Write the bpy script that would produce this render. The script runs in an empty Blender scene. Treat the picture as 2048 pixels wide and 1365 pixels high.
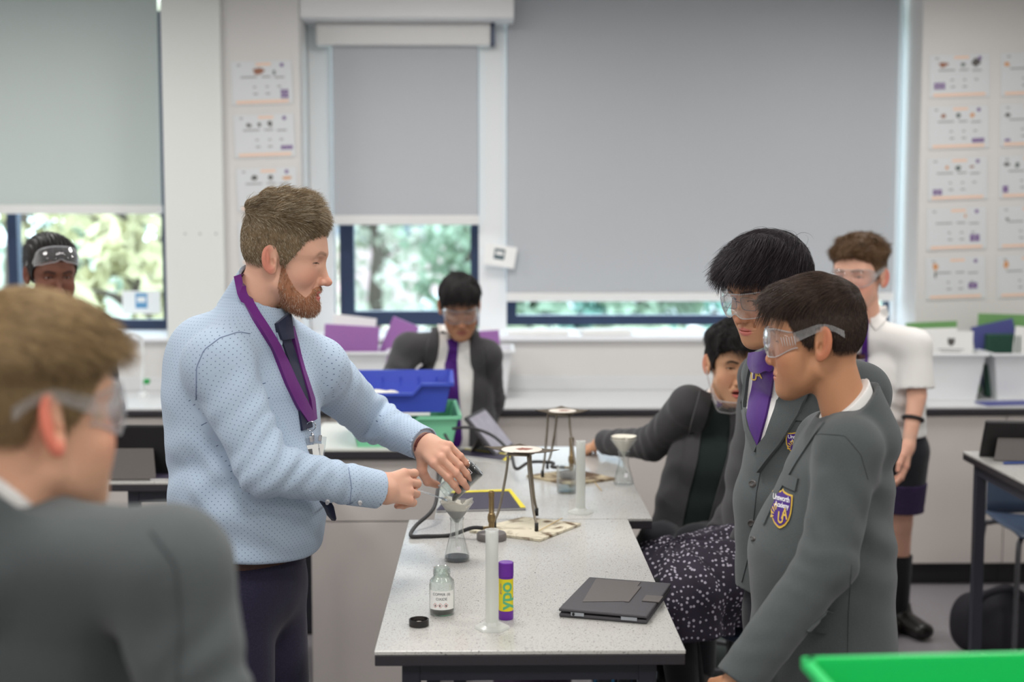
import bpy, bmesh, math, random
import numpy as np
from mathutils import Vector, Matrix
from math import sin, cos, pi, radians, sqrt, atan2

C = bpy.context.scene.collection
SC = bpy.context.scene

# ---------------------------------------------------------------- camera
CAM = np.array([0.0, 0.0, 1.68])
FPX = 2844.0                                   # focal length in pixels of the 2048 wide frame
PITCH = radians(5.28); YAW = radians(-0.846)
cam_data = bpy.data.cameras.new('camera')
cam_data.sensor_width = 36.0
cam_data.lens = FPX / 2048.0 * 36.0
cam_data.clip_start = 0.05; cam_data.clip_end = 400
cam_data.dof.use_dof = True
cam_data.dof.focus_distance = 3.22
cam_data.dof.aperture_fstop = 2.4
cam_data.dof.aperture_blades = 0
cam = bpy.data.objects.new('camera', cam_data); C.objects.link(cam)
cam.location = CAM
cam.rotation_euler = (pi/2 - PITCH, 0, YAW)
SC.camera = cam

# ---------------------------------------------------------------- view, world
SC.view_settings.view_transform = 'Standard'
SC.view_settings.look = 'None'
SC.view_settings.exposure = 0.0
SC.view_settings.gamma = 1.0
SC.view_settings.use_curve_mapping = False
SC.cycles.max_bounces = 10
SC.cycles.diffuse_bounces = 4
SC.cycles.glossy_bounces = 4
SC.cycles.transmission_bounces = 10
SC.cycles.transparent_max_bounces = 16
SC.cycles.caustics_reflective = False
SC.cycles.caustics_refractive = False
SC.cycles.use_adaptive_sampling = True
SC.cycles.adaptive_threshold = 0.02

world = bpy.data.worlds.new('overcast_sky'); SC.world = world
world.use_nodes = True
bg = world.node_tree.nodes['Background']
bg.inputs['Color'].default_value = (0.80, 0.90, 1.0, 1)
bg.inputs['Strength'].default_value = 7.0
# ---------------------------------------------------------------- pixel -> place
_R = np.array(cam.rotation_euler.to_matrix())
def ray(px, py):
    d = np.array([(px - 1024.0) / FPX, -(py - 682.5) / FPX, -1.0])
    return _R @ d
def P(px, py, Y):
    """the point of the room seen at pixel (px,py) that lies at depth Y"""
    d = ray(px, py)
    return CAM + d * ((Y - CAM[1]) / d[1])
def PZ(px, py, z):
    """the point of the horizontal plane at height z seen at pixel (px,py)"""
    d = ray(px, py)
    return CAM + d * ((z - CAM[2]) / d[2])
def PX(px, py, x):
    d = ray(px, py)
    return CAM + d * ((x - CAM[0]) / d[0])
def unit(v):
    v = np.asarray(v, float)
    return v / (np.linalg.norm(v) + 1e-12)

# ---------------------------------------------------------------- colours and materials
def lin(c):
    return tuple(((x/255.0)/12.92 if x <= 10 else ((x/255.0 + 0.055)/1.055)**2.4) for x in c)
def mat(name, rgb, rough=0.5, metal=0.0, spec=0.5, bump=0.0, bscale=200.0, var=0.0, vscale=3.0,
        trans=0.0, ior=1.45, alpha=1.0, sheen=0.0, sss=0.0, emit=None, estr=0.0, coat=0.0, attr=None, stretch=None):
    m = bpy.data.materials.new(name); m.use_nodes = True
    nt = m.node_tree; b = nt.nodes['Principled BSDF']
    col = lin(rgb) + (1,)
    b.inputs['Base Color'].default_value = col
    b.inputs['Roughness'].default_value = rough
    b.inputs['Metallic'].default_value = metal
    b.inputs['Specular IOR Level'].default_value = spec
    b.inputs['IOR'].default_value = ior
    b.inputs['Transmission Weight'].default_value = trans
    b.inputs['Alpha'].default_value = alpha
    b.inputs['Coat Weight'].default_value = coat
    if sheen: b.inputs['Sheen Weight'].default_value = sheen
    if sss:
        b.inputs['Subsurface Weight'].default_value = sss
        b.inputs['Subsurface Radius'].default_value = (0.010, 0.004, 0.002)
        b.inputs['Subsurface Scale'].default_value = 1.0
    if emit:
        b.inputs['Emission Color'].default_value = lin(emit) + (1,)
        b.inputs['Emission Strength'].default_value = estr
    tc = nt.nodes.new('ShaderNodeTexCoord')
    src = tc.outputs['Object']
    if stretch:
        mp = nt.nodes.new('ShaderNodeMapping'); mp.inputs['Scale'].default_value = stretch
        nt.links.new(src, mp.inputs['Vector']); src = mp.outputs['Vector']
    if attr:
        a = nt.nodes.new('ShaderNodeAttribute'); a.attribute_name = attr
        nt.links.new(a.outputs['Color'], b.inputs['Base Color'])
    elif var:
        n = nt.nodes.new('ShaderNodeTexNoise'); n.inputs['Scale'].default_value = vscale; n.inputs['Detail'].default_value = 4
        nt.links.new(src, n.inputs['Vector'])
        mx = nt.nodes.new('ShaderNodeMix'); mx.data_type = 'RGBA'
        mx.inputs['A'].default_value = tuple(min(1, c*(1-var)) for c in col[:3]) + (1,)
        mx.inputs['B'].default_value = tuple(min(1, c*(1+var)) for c in col[:3]) + (1,)
        nt.links.new(n.outputs['Fac'], mx.inputs['Factor'])
        nt.links.new(mx.outputs['Result'], b.inputs['Base Color'])
    if bump:
        n2 = nt.nodes.new('ShaderNodeTexNoise'); n2.inputs['Scale'].default_value = bscale; n2.inputs['Detail'].default_value = 3
        nt.links.new(src, n2.inputs['Vector'])
        bp = nt.nodes.new('ShaderNodeBump'); bp.inputs['Strength'].default_value = bump; bp.inputs['Distance'].default_value = 0.002
        nt.links.new(n2.outputs['Fac'], bp.inputs['Height'])
        nt.links.new(bp.outputs['Normal'], b.inputs['Normal'])
    return m

def thin_glass(name, rgb=(245, 250, 252), gloss=0.12, rough=0.02, haze=0.0):
    """glass or clear plastic of a thin wall: see-through with fresnel reflections (and a little haze for frosted plastic)"""
    m = bpy.data.materials.new(name); m.use_nodes = True
    nt = m.node_tree; nt.nodes.clear()
    out = nt.nodes.new('ShaderNodeOutputMaterial')
    tr = nt.nodes.new('ShaderNodeBsdfTransparent'); tr.inputs['Color'].default_value = lin(rgb) + (1,)
    gl = nt.nodes.new('ShaderNodeBsdfGlossy'); gl.inputs['Roughness'].default_value = rough
    lw = nt.nodes.new('ShaderNodeLayerWeight'); lw.inputs['Blend'].default_value = 0.35
    mp = nt.nodes.new('ShaderNodeMapRange'); mp.inputs['To Min'].default_value = 0.03; mp.inputs['To Max'].default_value = min(1, gloss*5)
    nt.links.new(lw.outputs['Facing'], mp.inputs['Value'])
    pw = nt.nodes.new('ShaderNodeMath'); pw.operation = 'POWER'; pw.inputs[1].default_value = 1.6
    nt.links.new(mp.outputs['Result'], pw.inputs[0])
    mx = nt.nodes.new('ShaderNodeMixShader')
    nt.links.new(pw.outputs[0], mx.inputs['Fac']); nt.links.new(tr.outputs[0], mx.inputs[1]); nt.links.new(gl.outputs[0], mx.inputs[2])
    last = mx
    if haze:
        df = nt.nodes.new('ShaderNodeBsdfDiffuse'); df.inputs['Color'].default_value = lin(rgb) + (1,)
        tl = nt.nodes.new('ShaderNodeBsdfTranslucent'); tl.inputs['Color'].default_value = lin(rgb) + (1,)
        dd = nt.nodes.new('ShaderNodeMixShader'); dd.inputs['Fac'].default_value = 0.5
        nt.links.new(df.outputs[0], dd.inputs[1]); nt.links.new(tl.outputs[0], dd.inputs[2])
        m2 = nt.nodes.new('ShaderNodeMixShader'); m2.inputs['Fac'].default_value = haze
        nt.links.new(mx.outputs[0], m2.inputs[1]); nt.links.new(dd.outputs[0], m2.inputs[2]); last = m2
    nt.links.new(last.outputs[0], out.inputs['Surface'])
    return m

# ---------------------------------------------------------------- objects
def link(name, me, m=None, parent=None, smooth=False):
    o = bpy.data.objects.new(name, me); C.objects.link(o)
    if m is not None:
        for x in (m if isinstance(m, (list, tuple)) else [m]): me.materials.append(x)
    if smooth: me.polygons.foreach_set('use_smooth', np.ones(len(me.polygons), bool))
    if parent is not None:
        o.parent = parent
        o.matrix_parent_inverse = parent.matrix_basis.inverted()
    return o
def tag(o, label=None, cat=None, group=None, kind=None):
    if label: o['label'] = label
    if cat: o['category'] = cat
    if group: o['group'] = group
    if kind: o['kind'] = kind
    return o
def empty(name, loc, label, cat, group=None, rz=0.0):
    o = bpy.data.objects.new(name, None); C.objects.link(o)
    o.location = tuple(float(x) for x in loc); o.rotation_euler = (0, 0, rz); o.empty_display_size = 0.1
    return tag(o, label, cat, group)
def mesh_np(name, V, F, cols=None, attrs=None):
    """mesh from numpy arrays: V (n,3), F (m,k) all faces of one size, or a list of such arrays"""
    me = bpy.data.meshes.new(name)
    V = np.asarray(V, np.float32)
    Fs = F if isinstance(F, list) else [F]
    Fs = [np.asarray(f, np.int32) for f in Fs if len(f)]
    nl = sum(f.size for f in Fs); nf = sum(len(f) for f in Fs)
    me.vertices.add(len(V)); me.vertices.foreach_set('co', V.ravel())
    me.loops.add(nl); me.loops.foreach_set('vertex_index', np.concatenate([f.ravel() for f in Fs]))
    me.polygons.add(nf)
    tot = np.concatenate([np.full(len(f), f.shape[1], np.int32) for f in Fs])
    st = np.zeros(nf, np.int32); st[1:] = np.cumsum(tot)[:-1]
    me.polygons.foreach_set('loop_start', st)
    try: me.polygons.foreach_set('loop_total', tot)
    except Exception: pass
    me.update(calc_edges=True)
    if cols is not None:
        a = me.color_attributes.new('Col', 'FLOAT_COLOR', 'POINT')
        c = np.ones((len(V), 4), np.float32); c[:, :3] = cols
        a.data.foreach_set('color', c.ravel())
    for k, v in (attrs or {}).items():
        a = me.attributes.new(k, 'FLOAT_VECTOR', 'POINT'); a.data.foreach_set('vector', np.asarray(v, np.float32).ravel())
    me.validate()
    return me

class MB:
    """collects shapes of ONE part and links them as one mesh"""
    def __init__(s): s.bm = bmesh.new()
    def box(s, lo, hi, bev=0.0, M=None):
        r = bmesh.ops.create_cube(s.bm, size=1.0); vs = r['verts']
        lo = Vector(lo); hi = Vector(hi); c = (lo+hi)/2; d = hi-lo
        for v in vs: v.co = Vector((v.co.x*d.x, v.co.y*d.y, v.co.z*d.z)) + c
        s._fin(vs, bev, M); return s
    def _fin(s, vs, bev, M, seg=2):
        if bev:
            es = list({e for v in vs for e in v.link_edges})
            r = bmesh.ops.bevel(s.bm, geom=es, offset=bev, segments=seg, profile=0.5, affect='EDGES')
            vs = list({v for f in r['faces'] for v in f.verts} | {v for v in vs if v.is_valid})
        if M is not None:
            # bevel returns only the new faces: gather every vertex connected to them
            seen = set(vs); st = list(vs)
            while st:
                v = st.pop()
                for e in v.link_edges:
                    w = e.other_vert(v)
                    if w not in seen: seen.add(w); st.append(w)
            for v in seen: v.co = M @ v.co
    def prism(s, pts, z0, z1, M=None, bev=0.0):
        vs = [s.bm.verts.new((x, y, z0)) for x, y in pts]
        f = s.bm.faces.new(vs)
        if z1 != z0:
            r = bmesh.ops.extrude_face_region(s.bm, geom=[f])
            nv = [g for g in r['geom'] if isinstance(g, bmesh.types.BMVert)]
            for v in nv: v.co.z = z1
            vs = vs + nv
        s._fin(vs, bev, M); return s
    def lathe(s, prof, M=None, n=32, caps=True):
        rings = []
        for r, z in prof:
            if r < 1e-6: rings.append([s.bm.verts.new((0, 0, z))])
            else: rings.append([s.bm.verts.new((r*cos(2*pi*i/n), r*sin(2*pi*i/n), z)) for i in range(n)])
        for a, b in zip(rings, rings[1:]):
            for i in range(n):
                j = (i+1) % n
                if len(a) == 1 and len(b) == 1: continue
                if len(a) == 1: s.bm.faces.new((a[0], b[i], b[j]))
                elif len(b) == 1: s.bm.faces.new((a[i], a[j], b[0]))
                else: s.bm.faces.new((a[i], a[j], b[j], b[i]))
        if M is not None:
            for rg in rings:
                for v in rg: v.co = M @ v.co
        return s
    def tube(s, pts, r, n=10, rr=None, caps=True):
        pts = [Vector(p) for p in pts]
        rs = rr or [r]*len(pts); prev = None; rings = []
        for i, p in enumerate(pts):
            t = (pts[min(i+1, len(pts)-1)] - pts[max(i-1, 0)])
            t = t.normalized() if t.length > 1e-9 else Vector((0, 0, 1))
            if prev is None:
                u = t.cross(Vector((0, 0, 1)))
                if u.length < 1e-3: u = t.cross(Vector((1, 0, 0)))
                u.normalize()
            else:
                u = prev - t*prev.dot(t); u.normalize()
            prev = u; w = t.cross(u)
            rings.append([s.bm.verts.new(p + u*rs[i]*cos(2*pi*k/n) + w*rs[i]*sin(2*pi*k/n)) for k in range(n)])
        for a, b in zip(rings, rings[1:]):
            for i in range(n): s.bm.faces.new((a[i], a[(i+1) % n], b[(i+1) % n], b[i]))
        if caps:
            s.bm.faces.new(rings[0][::-1]); s.bm.faces.new(rings[-1])
        return s
    def grid(s, rows, thick=0.0):
        """a sheet from rows of points; thick > 0 gives it a second side"""
        rows = [[Vector(p) for p in r] for r in rows]
        vs = [[s.bm.verts.new(p) for p in r] for r in rows]
        fs = []
        for a, b in zip(vs, vs[1:]):
            for i in range(len(a)-1): fs.append(s.bm.faces.new((a[i], a[i+1], b[i+1], b[i])))
        if thick:
            s.bm.normal_update()
            bmesh.ops.solidify(s.bm, geom=fs, thickness=thick)
        return s
    def build(s, name, m=None, parent=None, smooth=False, autosm=None):
        bmesh.ops.recalc_face_normals(s.bm, faces=s.bm.faces[:])
        me = bpy.data.meshes.new(name); s.bm.to_mesh(me); s.bm.free()
        o = link(name, me, m, parent, smooth or autosm is not None)
        if autosm is not None: me.set_sharp_from_angle(angle=radians(autosm))
        return o
def T(loc=(0, 0, 0), rz=0.0, rx=0.0, ry=0.0, s=1.0):
    return Matrix.Translation(Vector([float(a) for a in loc])) @ Matrix.Rotation(rz, 4, 'Z') @ Matrix.Rotation(ry, 4, 'Y') @ Matrix.Rotation(rx, 4, 'X') @ Matrix.Scale(s, 4)
def frame(o, x, y, z):
    M = Matrix.Identity(4)
    for i, a in enumerate((x, y, z, o)):
        for j in range(3): M[j][i] = float(a[j])
    return M
def spline(pts, n=12):
    """Catmull-Rom through the points"""
    p = [np.asarray(q, float) for q in pts]; p = [2*p[0]-p[1]] + p + [2*p[-1]-p[-2]]
    out = []
    for i in range(1, len(p)-2):
        for k in range(n):
            t = k/n
            out.append(0.5*((2*p[i]) + (-p[i-1]+p[i+1])*t + (2*p[i-1]-5*p[i]+4*p[i+1]-p[i+2])*t*t + (-p[i-1]+3*p[i]-3*p[i+1]+p[i+2])*t**3))
    out.append(p[-2]); return out
def text_mesh(txt, size, font_bold=False, space=1.0, align='CENTER', shear=0.0, fine=None):
    """2-D outline of a word as (points, triangles/polys)"""
    cu = bpy.data.curves.new('word', 'FONT'); cu.body = txt; cu.size = size; cu.align_x = align; cu.align_y = 'CENTER'
    cu.space_character = space; cu.shear = shear; cu.resolution_u = 3
    if font_bold: cu.offset = size*0.02
    o = bpy.data.objects.new('word', cu)
    C.objects.link(o)
    dg = bpy.context.evaluated_depsgraph_get(); dg.update()
    me = bpy.data.meshes.new_from_object(o.evaluated_get(dg))
    V = np.array([v.co[:] for v in me.vertices]) if len(me.vertices) else np.zeros((0, 3))
    Fc = [tuple(p.vertices) for p in me.polygons]
    if len(V) and fine:                               # short edges, so that the word can follow a curved surface
        bm = bmesh.new(); bm.from_mesh(me); bmesh.ops.triangulate(bm, faces=bm.faces[:])
        for _ in range(6):
            es = [e for e in bm.edges if e.calc_length() > fine]
            if not es: break
            bmesh.ops.subdivide_edges(bm, edges=es, cuts=1); bmesh.ops.triangulate(bm, faces=bm.faces[:])
        bm.verts.index_update(); V = np.array([v.co[:] for v in bm.verts]); Fc = [tuple(v.index for v in f.verts) for f in bm.faces]; bm.free()
    bpy.data.objects.remove(o); bpy.data.meshes.remove(me); bpy.data.curves.remove(cu)
    return V[:, :2] if len(V) else V, Fc
# ---------------------------------------------------------------- solid modelling with distance fields
F32 = np.float32
def A(*v): return np.array(v, F32)
def smin(a, b, k):
    h = np.maximum(k - np.abs(a-b), 0)/k
    return np.minimum(a, b) - h*h*k*0.25
def smax(a, b, k): return -smin(-a, -b, k)
def sd_sph(p, c, r): return np.linalg.norm(p - A(*c), axis=1) - r
def sd_ell(p, c, r, R=None):
    q = p - A(*c)
    if R is not None: q = q @ np.asarray(R, F32)          # columns of R are the axes
    r = A(*r)
    k0 = np.linalg.norm(q/r, axis=1); k1 = np.linalg.norm(q/(r*r), axis=1) + 1e-9
    return k0*(k0-1.0)/k1
def sd_limb(p, a, b, ra, rb):
    a = A(*a); b = A(*b); d = b-a; L2 = float(d@d) + 1e-12
    t = np.clip(((p-a)@d)/L2, 0, 1)
    return np.linalg.norm(p - a - t[:, None]*d, axis=1) - (ra + (rb-ra)*t)
def sd_elimb(p, a, b, s, wa, da, wb, db):
    """limb of elliptical section: s = direction of the width axis, w/d = half width/half depth at both ends"""
    a = A(*a); b = A(*b); d = b-a; L = float(np.linalg.norm(d)) + 1e-9; d = d/L
    s = np.asarray(s, F32); s = s - d*float(s@d); s = s/np.linalg.norm(s); f = np.cross(d, s).astype(F32)
    q = p-a; z = q@d; t = np.clip(z/L, 0, 1); zz = z - t*L
    w = wa + (wb-wa)*t; h = da + (db-da)*t; c = np.minimum(w, h)
    x = q@s; y = q@f
    k0 = np.sqrt((x/w)**2 + (y/h)**2 + (zz/c)**2); k1 = np.sqrt((x/(w*w))**2 + (y/(h*h))**2 + (zz/(c*c))**2) + 1e-9
    return k0*(k0-1)/k1
_rs = np.random.RandomState(7)
_nd = _rs.normal(size=(14, 3)); _nd /= np.linalg.norm(_nd, axis=1)[:, None]; _nph = _rs.rand(14)*6.28
def wob(p, freq, seed=0):
    """smooth noise in about -1..1"""
    r = np.zeros(len(p), F32)
    for i in range(5):
        k = (i*3 + seed) % 14
        r += np.sin((p@_nd[k].astype(F32))*freq*(0.7+0.17*i)*6.28 + _nph[(i+seed) % 14])
    return r/3.0
def folds(p, c, rad, axis, freq, amp, seed=0, bend=0.4):
    """cloth folds that run across AXIS, fading out RAD away from c"""
    q = p - A(*c); g = np.exp(-np.sum(q*q, axis=1)/(rad*rad))
    w = wob(p, 6.0, seed)
    return amp*g*np.sin((q@np.asarray(axis, F32))*freq*6.28 + bend*3*w)

def mesh_field(fn, lo, hi, h, newton=1, margin=1.55):
    """surface nets over the zero level of fn in the box lo..hi; returns points and quads"""
    lo = np.asarray(lo, float); hi = np.asarray(hi, float)
    B = 6
    n = np.ceil((hi-lo)/h/B).astype(int)*B + 1
    nb = (n-1)//B
    bc = np.stack(np.meshgrid(*[np.arange(k) for k in nb], indexing='ij'), -1).reshape(-1, 3)
    cen = (lo + (bc*B + B/2)*h).astype(F32)
    dv = fn(cen)
    act = np.abs(dv) < (B*h*0.87*1.15*margin + h*1.5)
    V = np.empty(n, F32)
    sg = np.where(dv < 0, F32(-1), F32(1)).reshape(nb)
    V[:-1, :-1, :-1] = np.repeat(np.repeat(np.repeat(sg, B, 0), B, 1), B, 2)
    V[-1] = 1; V[:, -1] = 1; V[:, :, -1] = 1
    mask = np.zeros(n, bool)
    off = np.stack(np.meshgrid(*[np.arange(B+1)]*3, indexing='ij'), -1).reshape(-1, 3)
    ids = (bc[act][:, None, :]*B + off[None]).reshape(-1, 3)
    mask[ids[:, 0], ids[:, 1], ids[:, 2]] = True
    idx = np.argwhere(mask)
    vals = np.empty(len(idx), F32)
    for i in range(0, len(idx), 400000):
        vals[i:i+400000] = fn((lo + idx[i:i+400000]*h).astype(F32))
    V[mask] = vals
    V[0] = np.maximum(V[0], 1e-4); V[:, 0] = np.maximum(V[:, 0], 1e-4); V[:, :, 0] = np.maximum(V[:, :, 0], 1e-4)
    V[-1] = np.maximum(V[-1], 1e-4); V[:, -1] = np.maximum(V[:, -1], 1e-4); V[:, :, -1] = np.maximum(V[:, :, -1], 1e-4)
    ins = V < 0
    cnt = np.zeros(n-1, np.int8)
    cs = [(i, j, k) for i in (0, 1) for j in (0, 1) for k in (0, 1)]
    for i, j, k in cs: cnt += ins[i:n[0]-1+i, j:n[1]-1+j, k:n[2]-1+k]
    cell = np.argwhere((cnt > 0) & (cnt < 8))
    if not len(cell): return np.zeros((0, 3)), np.zeros((0, 4), int)
    vid = -np.ones(n-1, np.int32); vid[cell[:, 0], cell[:, 1], cell[:, 2]] = np.arange(len(cell))
    cv = np.stack([V[cell[:, 0]+i, cell[:, 1]+j, cell[:, 2]+k] for i, j, k in cs], 1)
    acc = np.zeros((len(cell), 3)); num = np.zeros(len(cell))
    for a in range(8):
        for b in range(a+1, 8):
            ca, cb = np.array(cs[a]), np.array(cs[b])
            if np.abs(ca-cb).sum() != 1: continue
            va, vb = cv[:, a], cv[:, b]; x = (va < 0) != (vb < 0)
            t = np.where(x, va/np.where(x, va-vb, 1), 0)
            acc += np.where(x[:, None], ca + t[:, None]*(cb-ca), 0); num += x
    pts = lo + (cell + acc/num[:, None])*h
    quads = []
    for ax in range(3):
        u, v = (ax+1) % 3, (ax+2) % 3
        sl0 = [slice(1, -1)]*3; sl1 = [slice(1, -1)]*3
        sl0[ax] = slice(0, -1); sl1[ax] = slice(1, None)
        a = ins[tuple(sl0)]; b = ins[tuple(sl1)]
        e = np.argwhere(a != b)
        flip = a[e[:, 0], e[:, 1], e[:, 2]]
        base = e.copy(); base[:, u] += 1; base[:, v] += 1
        def vv(du, dv_):
            q = base.copy(); q[:, u] -= du; q[:, v] -= dv_
            return vid[q[:, 0], q[:, 1], q[:, 2]]
        q = np.stack([vv(1, 1), vv(0, 1), vv(0, 0), vv(1, 0)], 1)
        q[~flip] = q[~flip][:, ::-1]
        quads.append(q)
    Q = np.concatenate(quads); Q = Q[(Q >= 0).all(1)]
    for _ in range(newton):
        p = pts.astype(F32); d, g = grad(fn, p, h*0.4)
        pts = pts - np.clip(d, -h, h)[:, None]*g
    return pts, Q
def grad(fn, p, e=0.0008):
    d = fn(p); g = np.stack([fn(p + A(*(e if i == j else 0 for j in range(3)))) - fn(p - A(*(e if i == j else 0 for j in range(3)))) for i in range(3)], 1)
    return d, g/(np.linalg.norm(g, axis=1)[:, None] + 1e-9)
def march(fn, o, d, off=0.0, tmax=12.0, it=60, t0=0.0):
    """walk from o along d until fn = off; misses end at the nearest approach"""
    o = np.broadcast_to(np.asarray(o, F32), np.shape(d)).astype(F32); d = np.asarray(d, F32); d = d/np.linalg.norm(d, axis=1)[:, None]
    t = np.full(len(d), t0, F32); best = np.full(len(d), 9, F32); bt = t.copy(); hit = np.zeros(len(d), bool)
    for _ in range(it):
        v = fn(o + d*t[:, None]) - off
        c = v < best; best = np.where(c, v, best); bt = np.where(c, t, bt)
        hit |= v < 0.0006
        t = np.where(hit, t + np.where(v < 0.0006, np.minimum(v, 0), 0)*0.6, t + np.maximum(v*0.8, 0.0003))
        if (t > tmax).all(): break
    return o + d*np.where(hit, t, bt)[:, None], hit
def camhit(fn, pix, off=0.0, near=0.5):
    """points of the surface of fn that are seen at the pixels"""
    d = np.array([ray(*q) for q in pix]); return march(fn, CAM, d, off, t0=near)[0]
def strip(left, right, n):
    """rows of n+1 points between two outlines with the same number of points"""
    l = np.asarray(left, float); r = np.asarray(right, float)
    return np.stack([l + (r-l)*k/n for k in range(n+1)], 1)
def resample(pts, m):
    p = np.asarray(pts, float); s = np.r_[0, np.cumsum(np.linalg.norm(np.diff(p, axis=0), axis=1))]
    t = np.linspace(0, s[-1], m); return np.stack([np.interp(t, s, p[:, i]) for i in range(p.shape[1])], 1)
def patch(name, fn, left, right, n, thick, m, parent, rows=None, off=0.0, lift=None, attrs=False, inset=0.003):
    """a piece of cloth lying on fn: its outline is two pixel lines; it follows the surface and has thickness"""
    rows = rows or max(len(left), len(right))
    l = resample(left, rows); r = resample(right, rows)
    G = strip(l, r, n); R_, N_ = G.shape[:2]
    pts = camhit(fn, G.reshape(-1, 2))
    pts = pts.astype(F32); d, g = grad(fn, pts, 0.002)
    L = np.full(len(pts), thick, F32)
    if lift is not None: L = L + lift(*np.meshgrid(np.linspace(0, 1, R_), np.linspace(0, 1, N_), indexing='ij')).ravel().astype(F32)
    top = pts + g*(off + L)[:, None]; bot = pts + g*(off - inset)
    V = np.concatenate([top, bot]); K = R_*N_
    id_ = np.arange(K).reshape(R_, N_)
    q = np.stack([id_[:-1, :-1], id_[:-1, 1:], id_[1:, 1:], id_[1:, :-1]], -1).reshape(-1, 4)
    loop = np.concatenate([id_[0, :-1], id_[:-1, -1], id_[-1, :0:-1], id_[:0:-1, 0]])
    nx = np.roll(loop, -1)
    side = np.stack([loop, loop+K, nx+K, nx], 1)
    Fq = np.concatenate([q, q[:, ::-1]+K, side])
    a = None
    if attrs:
        uv = np.zeros((2*K, 3)); uu, vv_ = np.meshgrid(np.linspace(0, 1, R_), np.linspace(0, 1, N_), indexing='ij')
        uv[:K, 0] = vv_.ravel(); uv[:K, 1] = uu.ravel(); uv[K:] = uv[:K]; a = {'cloth_uv': uv}
    me = mesh_np(name, V, Fq, attrs=a)
    bm = bmesh.new(); bm.from_mesh(me); bmesh.ops.recalc_face_normals(bm, faces=bm.faces[:]); bm.to_mesh(me); bm.free()
    o = link(name, me, m, parent, True); me.set_sharp_from_angle(angle=radians(50)); return o
def decal(name, fn, polys, org, ex, ey, thick, m, parent, off=0.0):
    """flat outlines (list of (points, faces)) laid on fn: pixel frame org + x*ex + y*ey"""
    Vs, Fs, b = [], [], 0
    for pts, fc in polys:
        if not len(pts): continue
        pix = np.asarray(org) + np.outer(pts[:, 0], ex) + np.outer(pts[:, 1], ey)
        q = camhit(fn, pix).astype(F32); d, g = grad(fn, q, 0.004)
        Vs.append(q + g*(off+thick)); Fs += [tuple(i+b for i in f) for f in fc]; b += len(q)
    me = bpy.data.meshes.new(name); me.from_pydata(np.concatenate(Vs).tolist(), [], Fs); me.update()
    return link(name, me, m, parent)
M_GOGG = thin_glass('clear_polycarbonate', (254, 254, 255), gloss=.34, rough=.03, haze=.05)
M_GOGG_ARM = thin_glass('clear_plastic_arm', (254, 254, 255), gloss=.5, rough=.06, haze=.20)
M_GOGG_EDGE = thin_glass('clear_plastic_edge', (252, 253, 255), gloss=.5, rough=.08, haze=.45)
# fabrics
def cloth_mat(name, rgb, var=.25, bump=.35, rough=.85, scale=900, sheen=.15):
    return mat(name, rgb, rough=rough, spec=.2, var=var, vscale=scale*0.6, bump=bump, bscale=scale, sheen=sheen)
M_BLAZER = cloth_mat('grey_wool', (80, 85, 86))
M_BLAZER_D = cloth_mat('charcoal_wool', (66, 65, 67))
M_WHITE = cloth_mat('white_cotton', (232, 230, 227), var=.04, bump=.15)
M_PURPLE = cloth_mat('purple_satin', (72, 27, 114), var=.10, bump=.2, rough=.5)
M_TROUSER = cloth_mat('black_trouser', (34, 34, 40), var=.15)
M_SHOE = mat('black_leather', (30, 27, 26), rough=.35, bump=.1, bscale=150)
M_SOCK = cloth_mat('black_sock', (24, 24, 28))
M_JUMPER = cloth_mat('bottle_green_knit', (30, 40, 38), var=.2, bump=.6, scale=350)
M_GOLD = mat('gold_thread', (214, 176, 70), rough=.5, bump=.3, bscale=800)
M_BADGE = cloth_mat('purple_twill', (74, 42, 128), var=.1)
M_THREAD = mat('white_thread', (232, 230, 235), rough=.7)
M_BUTTON = mat('grey_button', (70, 66, 64), rough=.35)
M_WBUTTON = mat('pearl_button', (225, 225, 228), rough=.25)
M_SEAM = cloth_mat('seam_wool', (66, 70, 72))
# ---------------------------------------------------------------- the room
YW = 6.80                # face of the window wall
XL, XR, YB, ZC = -3.4, 3.4, -1.6, 2.76
def xw(px, Y=YW, py=600): return float(P(px, py, Y)[0])
def zw(py, Y=YW, px=1024): return float(P(px, py, Y)[2])
M_WALL = mat('white_wall_paint', (210, 208, 206), rough=.8, spec=.2, bump=.05, bscale=60)
M_PILLAR = mat('pillar_paint', (220, 222, 219), rough=.7, spec=.2)
M_CEIL = mat('ceiling_tile', (232, 232, 230), rough=.9, bump=.2, bscale=120)
M_FLOOR = mat('grey_vinyl', (138, 134, 138), rough=.38, spec=.4, var=.10, vscale=60)
M_FRAMEW = mat('white_trim', (226, 226, 226), rough=.45)
M_ALU = mat('dark_blue_aluminium', (44, 56, 82), rough=.4, metal=.2)
M_BLIND = mat('grey_blind_cloth', (184, 187, 191), rough=.9, spec=.1, bump=.25, bscale=700, stretch=(1, 1, 3))
M_BLIND2 = mat('green_grey_blind_cloth', (194, 203, 200), rough=.9, spec=.1, bump=.25, bscale=700, stretch=(1, 1, 3))
M_BAR = mat('blind_bar', (222, 221, 219), rough=.5)
M_SILL = mat('sill_board', (236, 238, 242), rough=.3)
M_GLASS = thin_glass('window_glass', (236, 243, 245), gloss=.12)
M_BLACK = mat('black_plinth', (30, 29, 31), rough=.5)
M_CAB = mat('beige_grey_laminate', (206, 199, 194), rough=.5, spec=.3, var=.03, vscale=5)
M_EDGE = mat('dark_edge_band', (46, 43, 48), rough=.45)
def struct(o): o['kind'] = 'structure'; return o
def sbox(name, lo, hi, m, bev=0): return struct(MB().box(lo, hi, bev).build(name, m))

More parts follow.
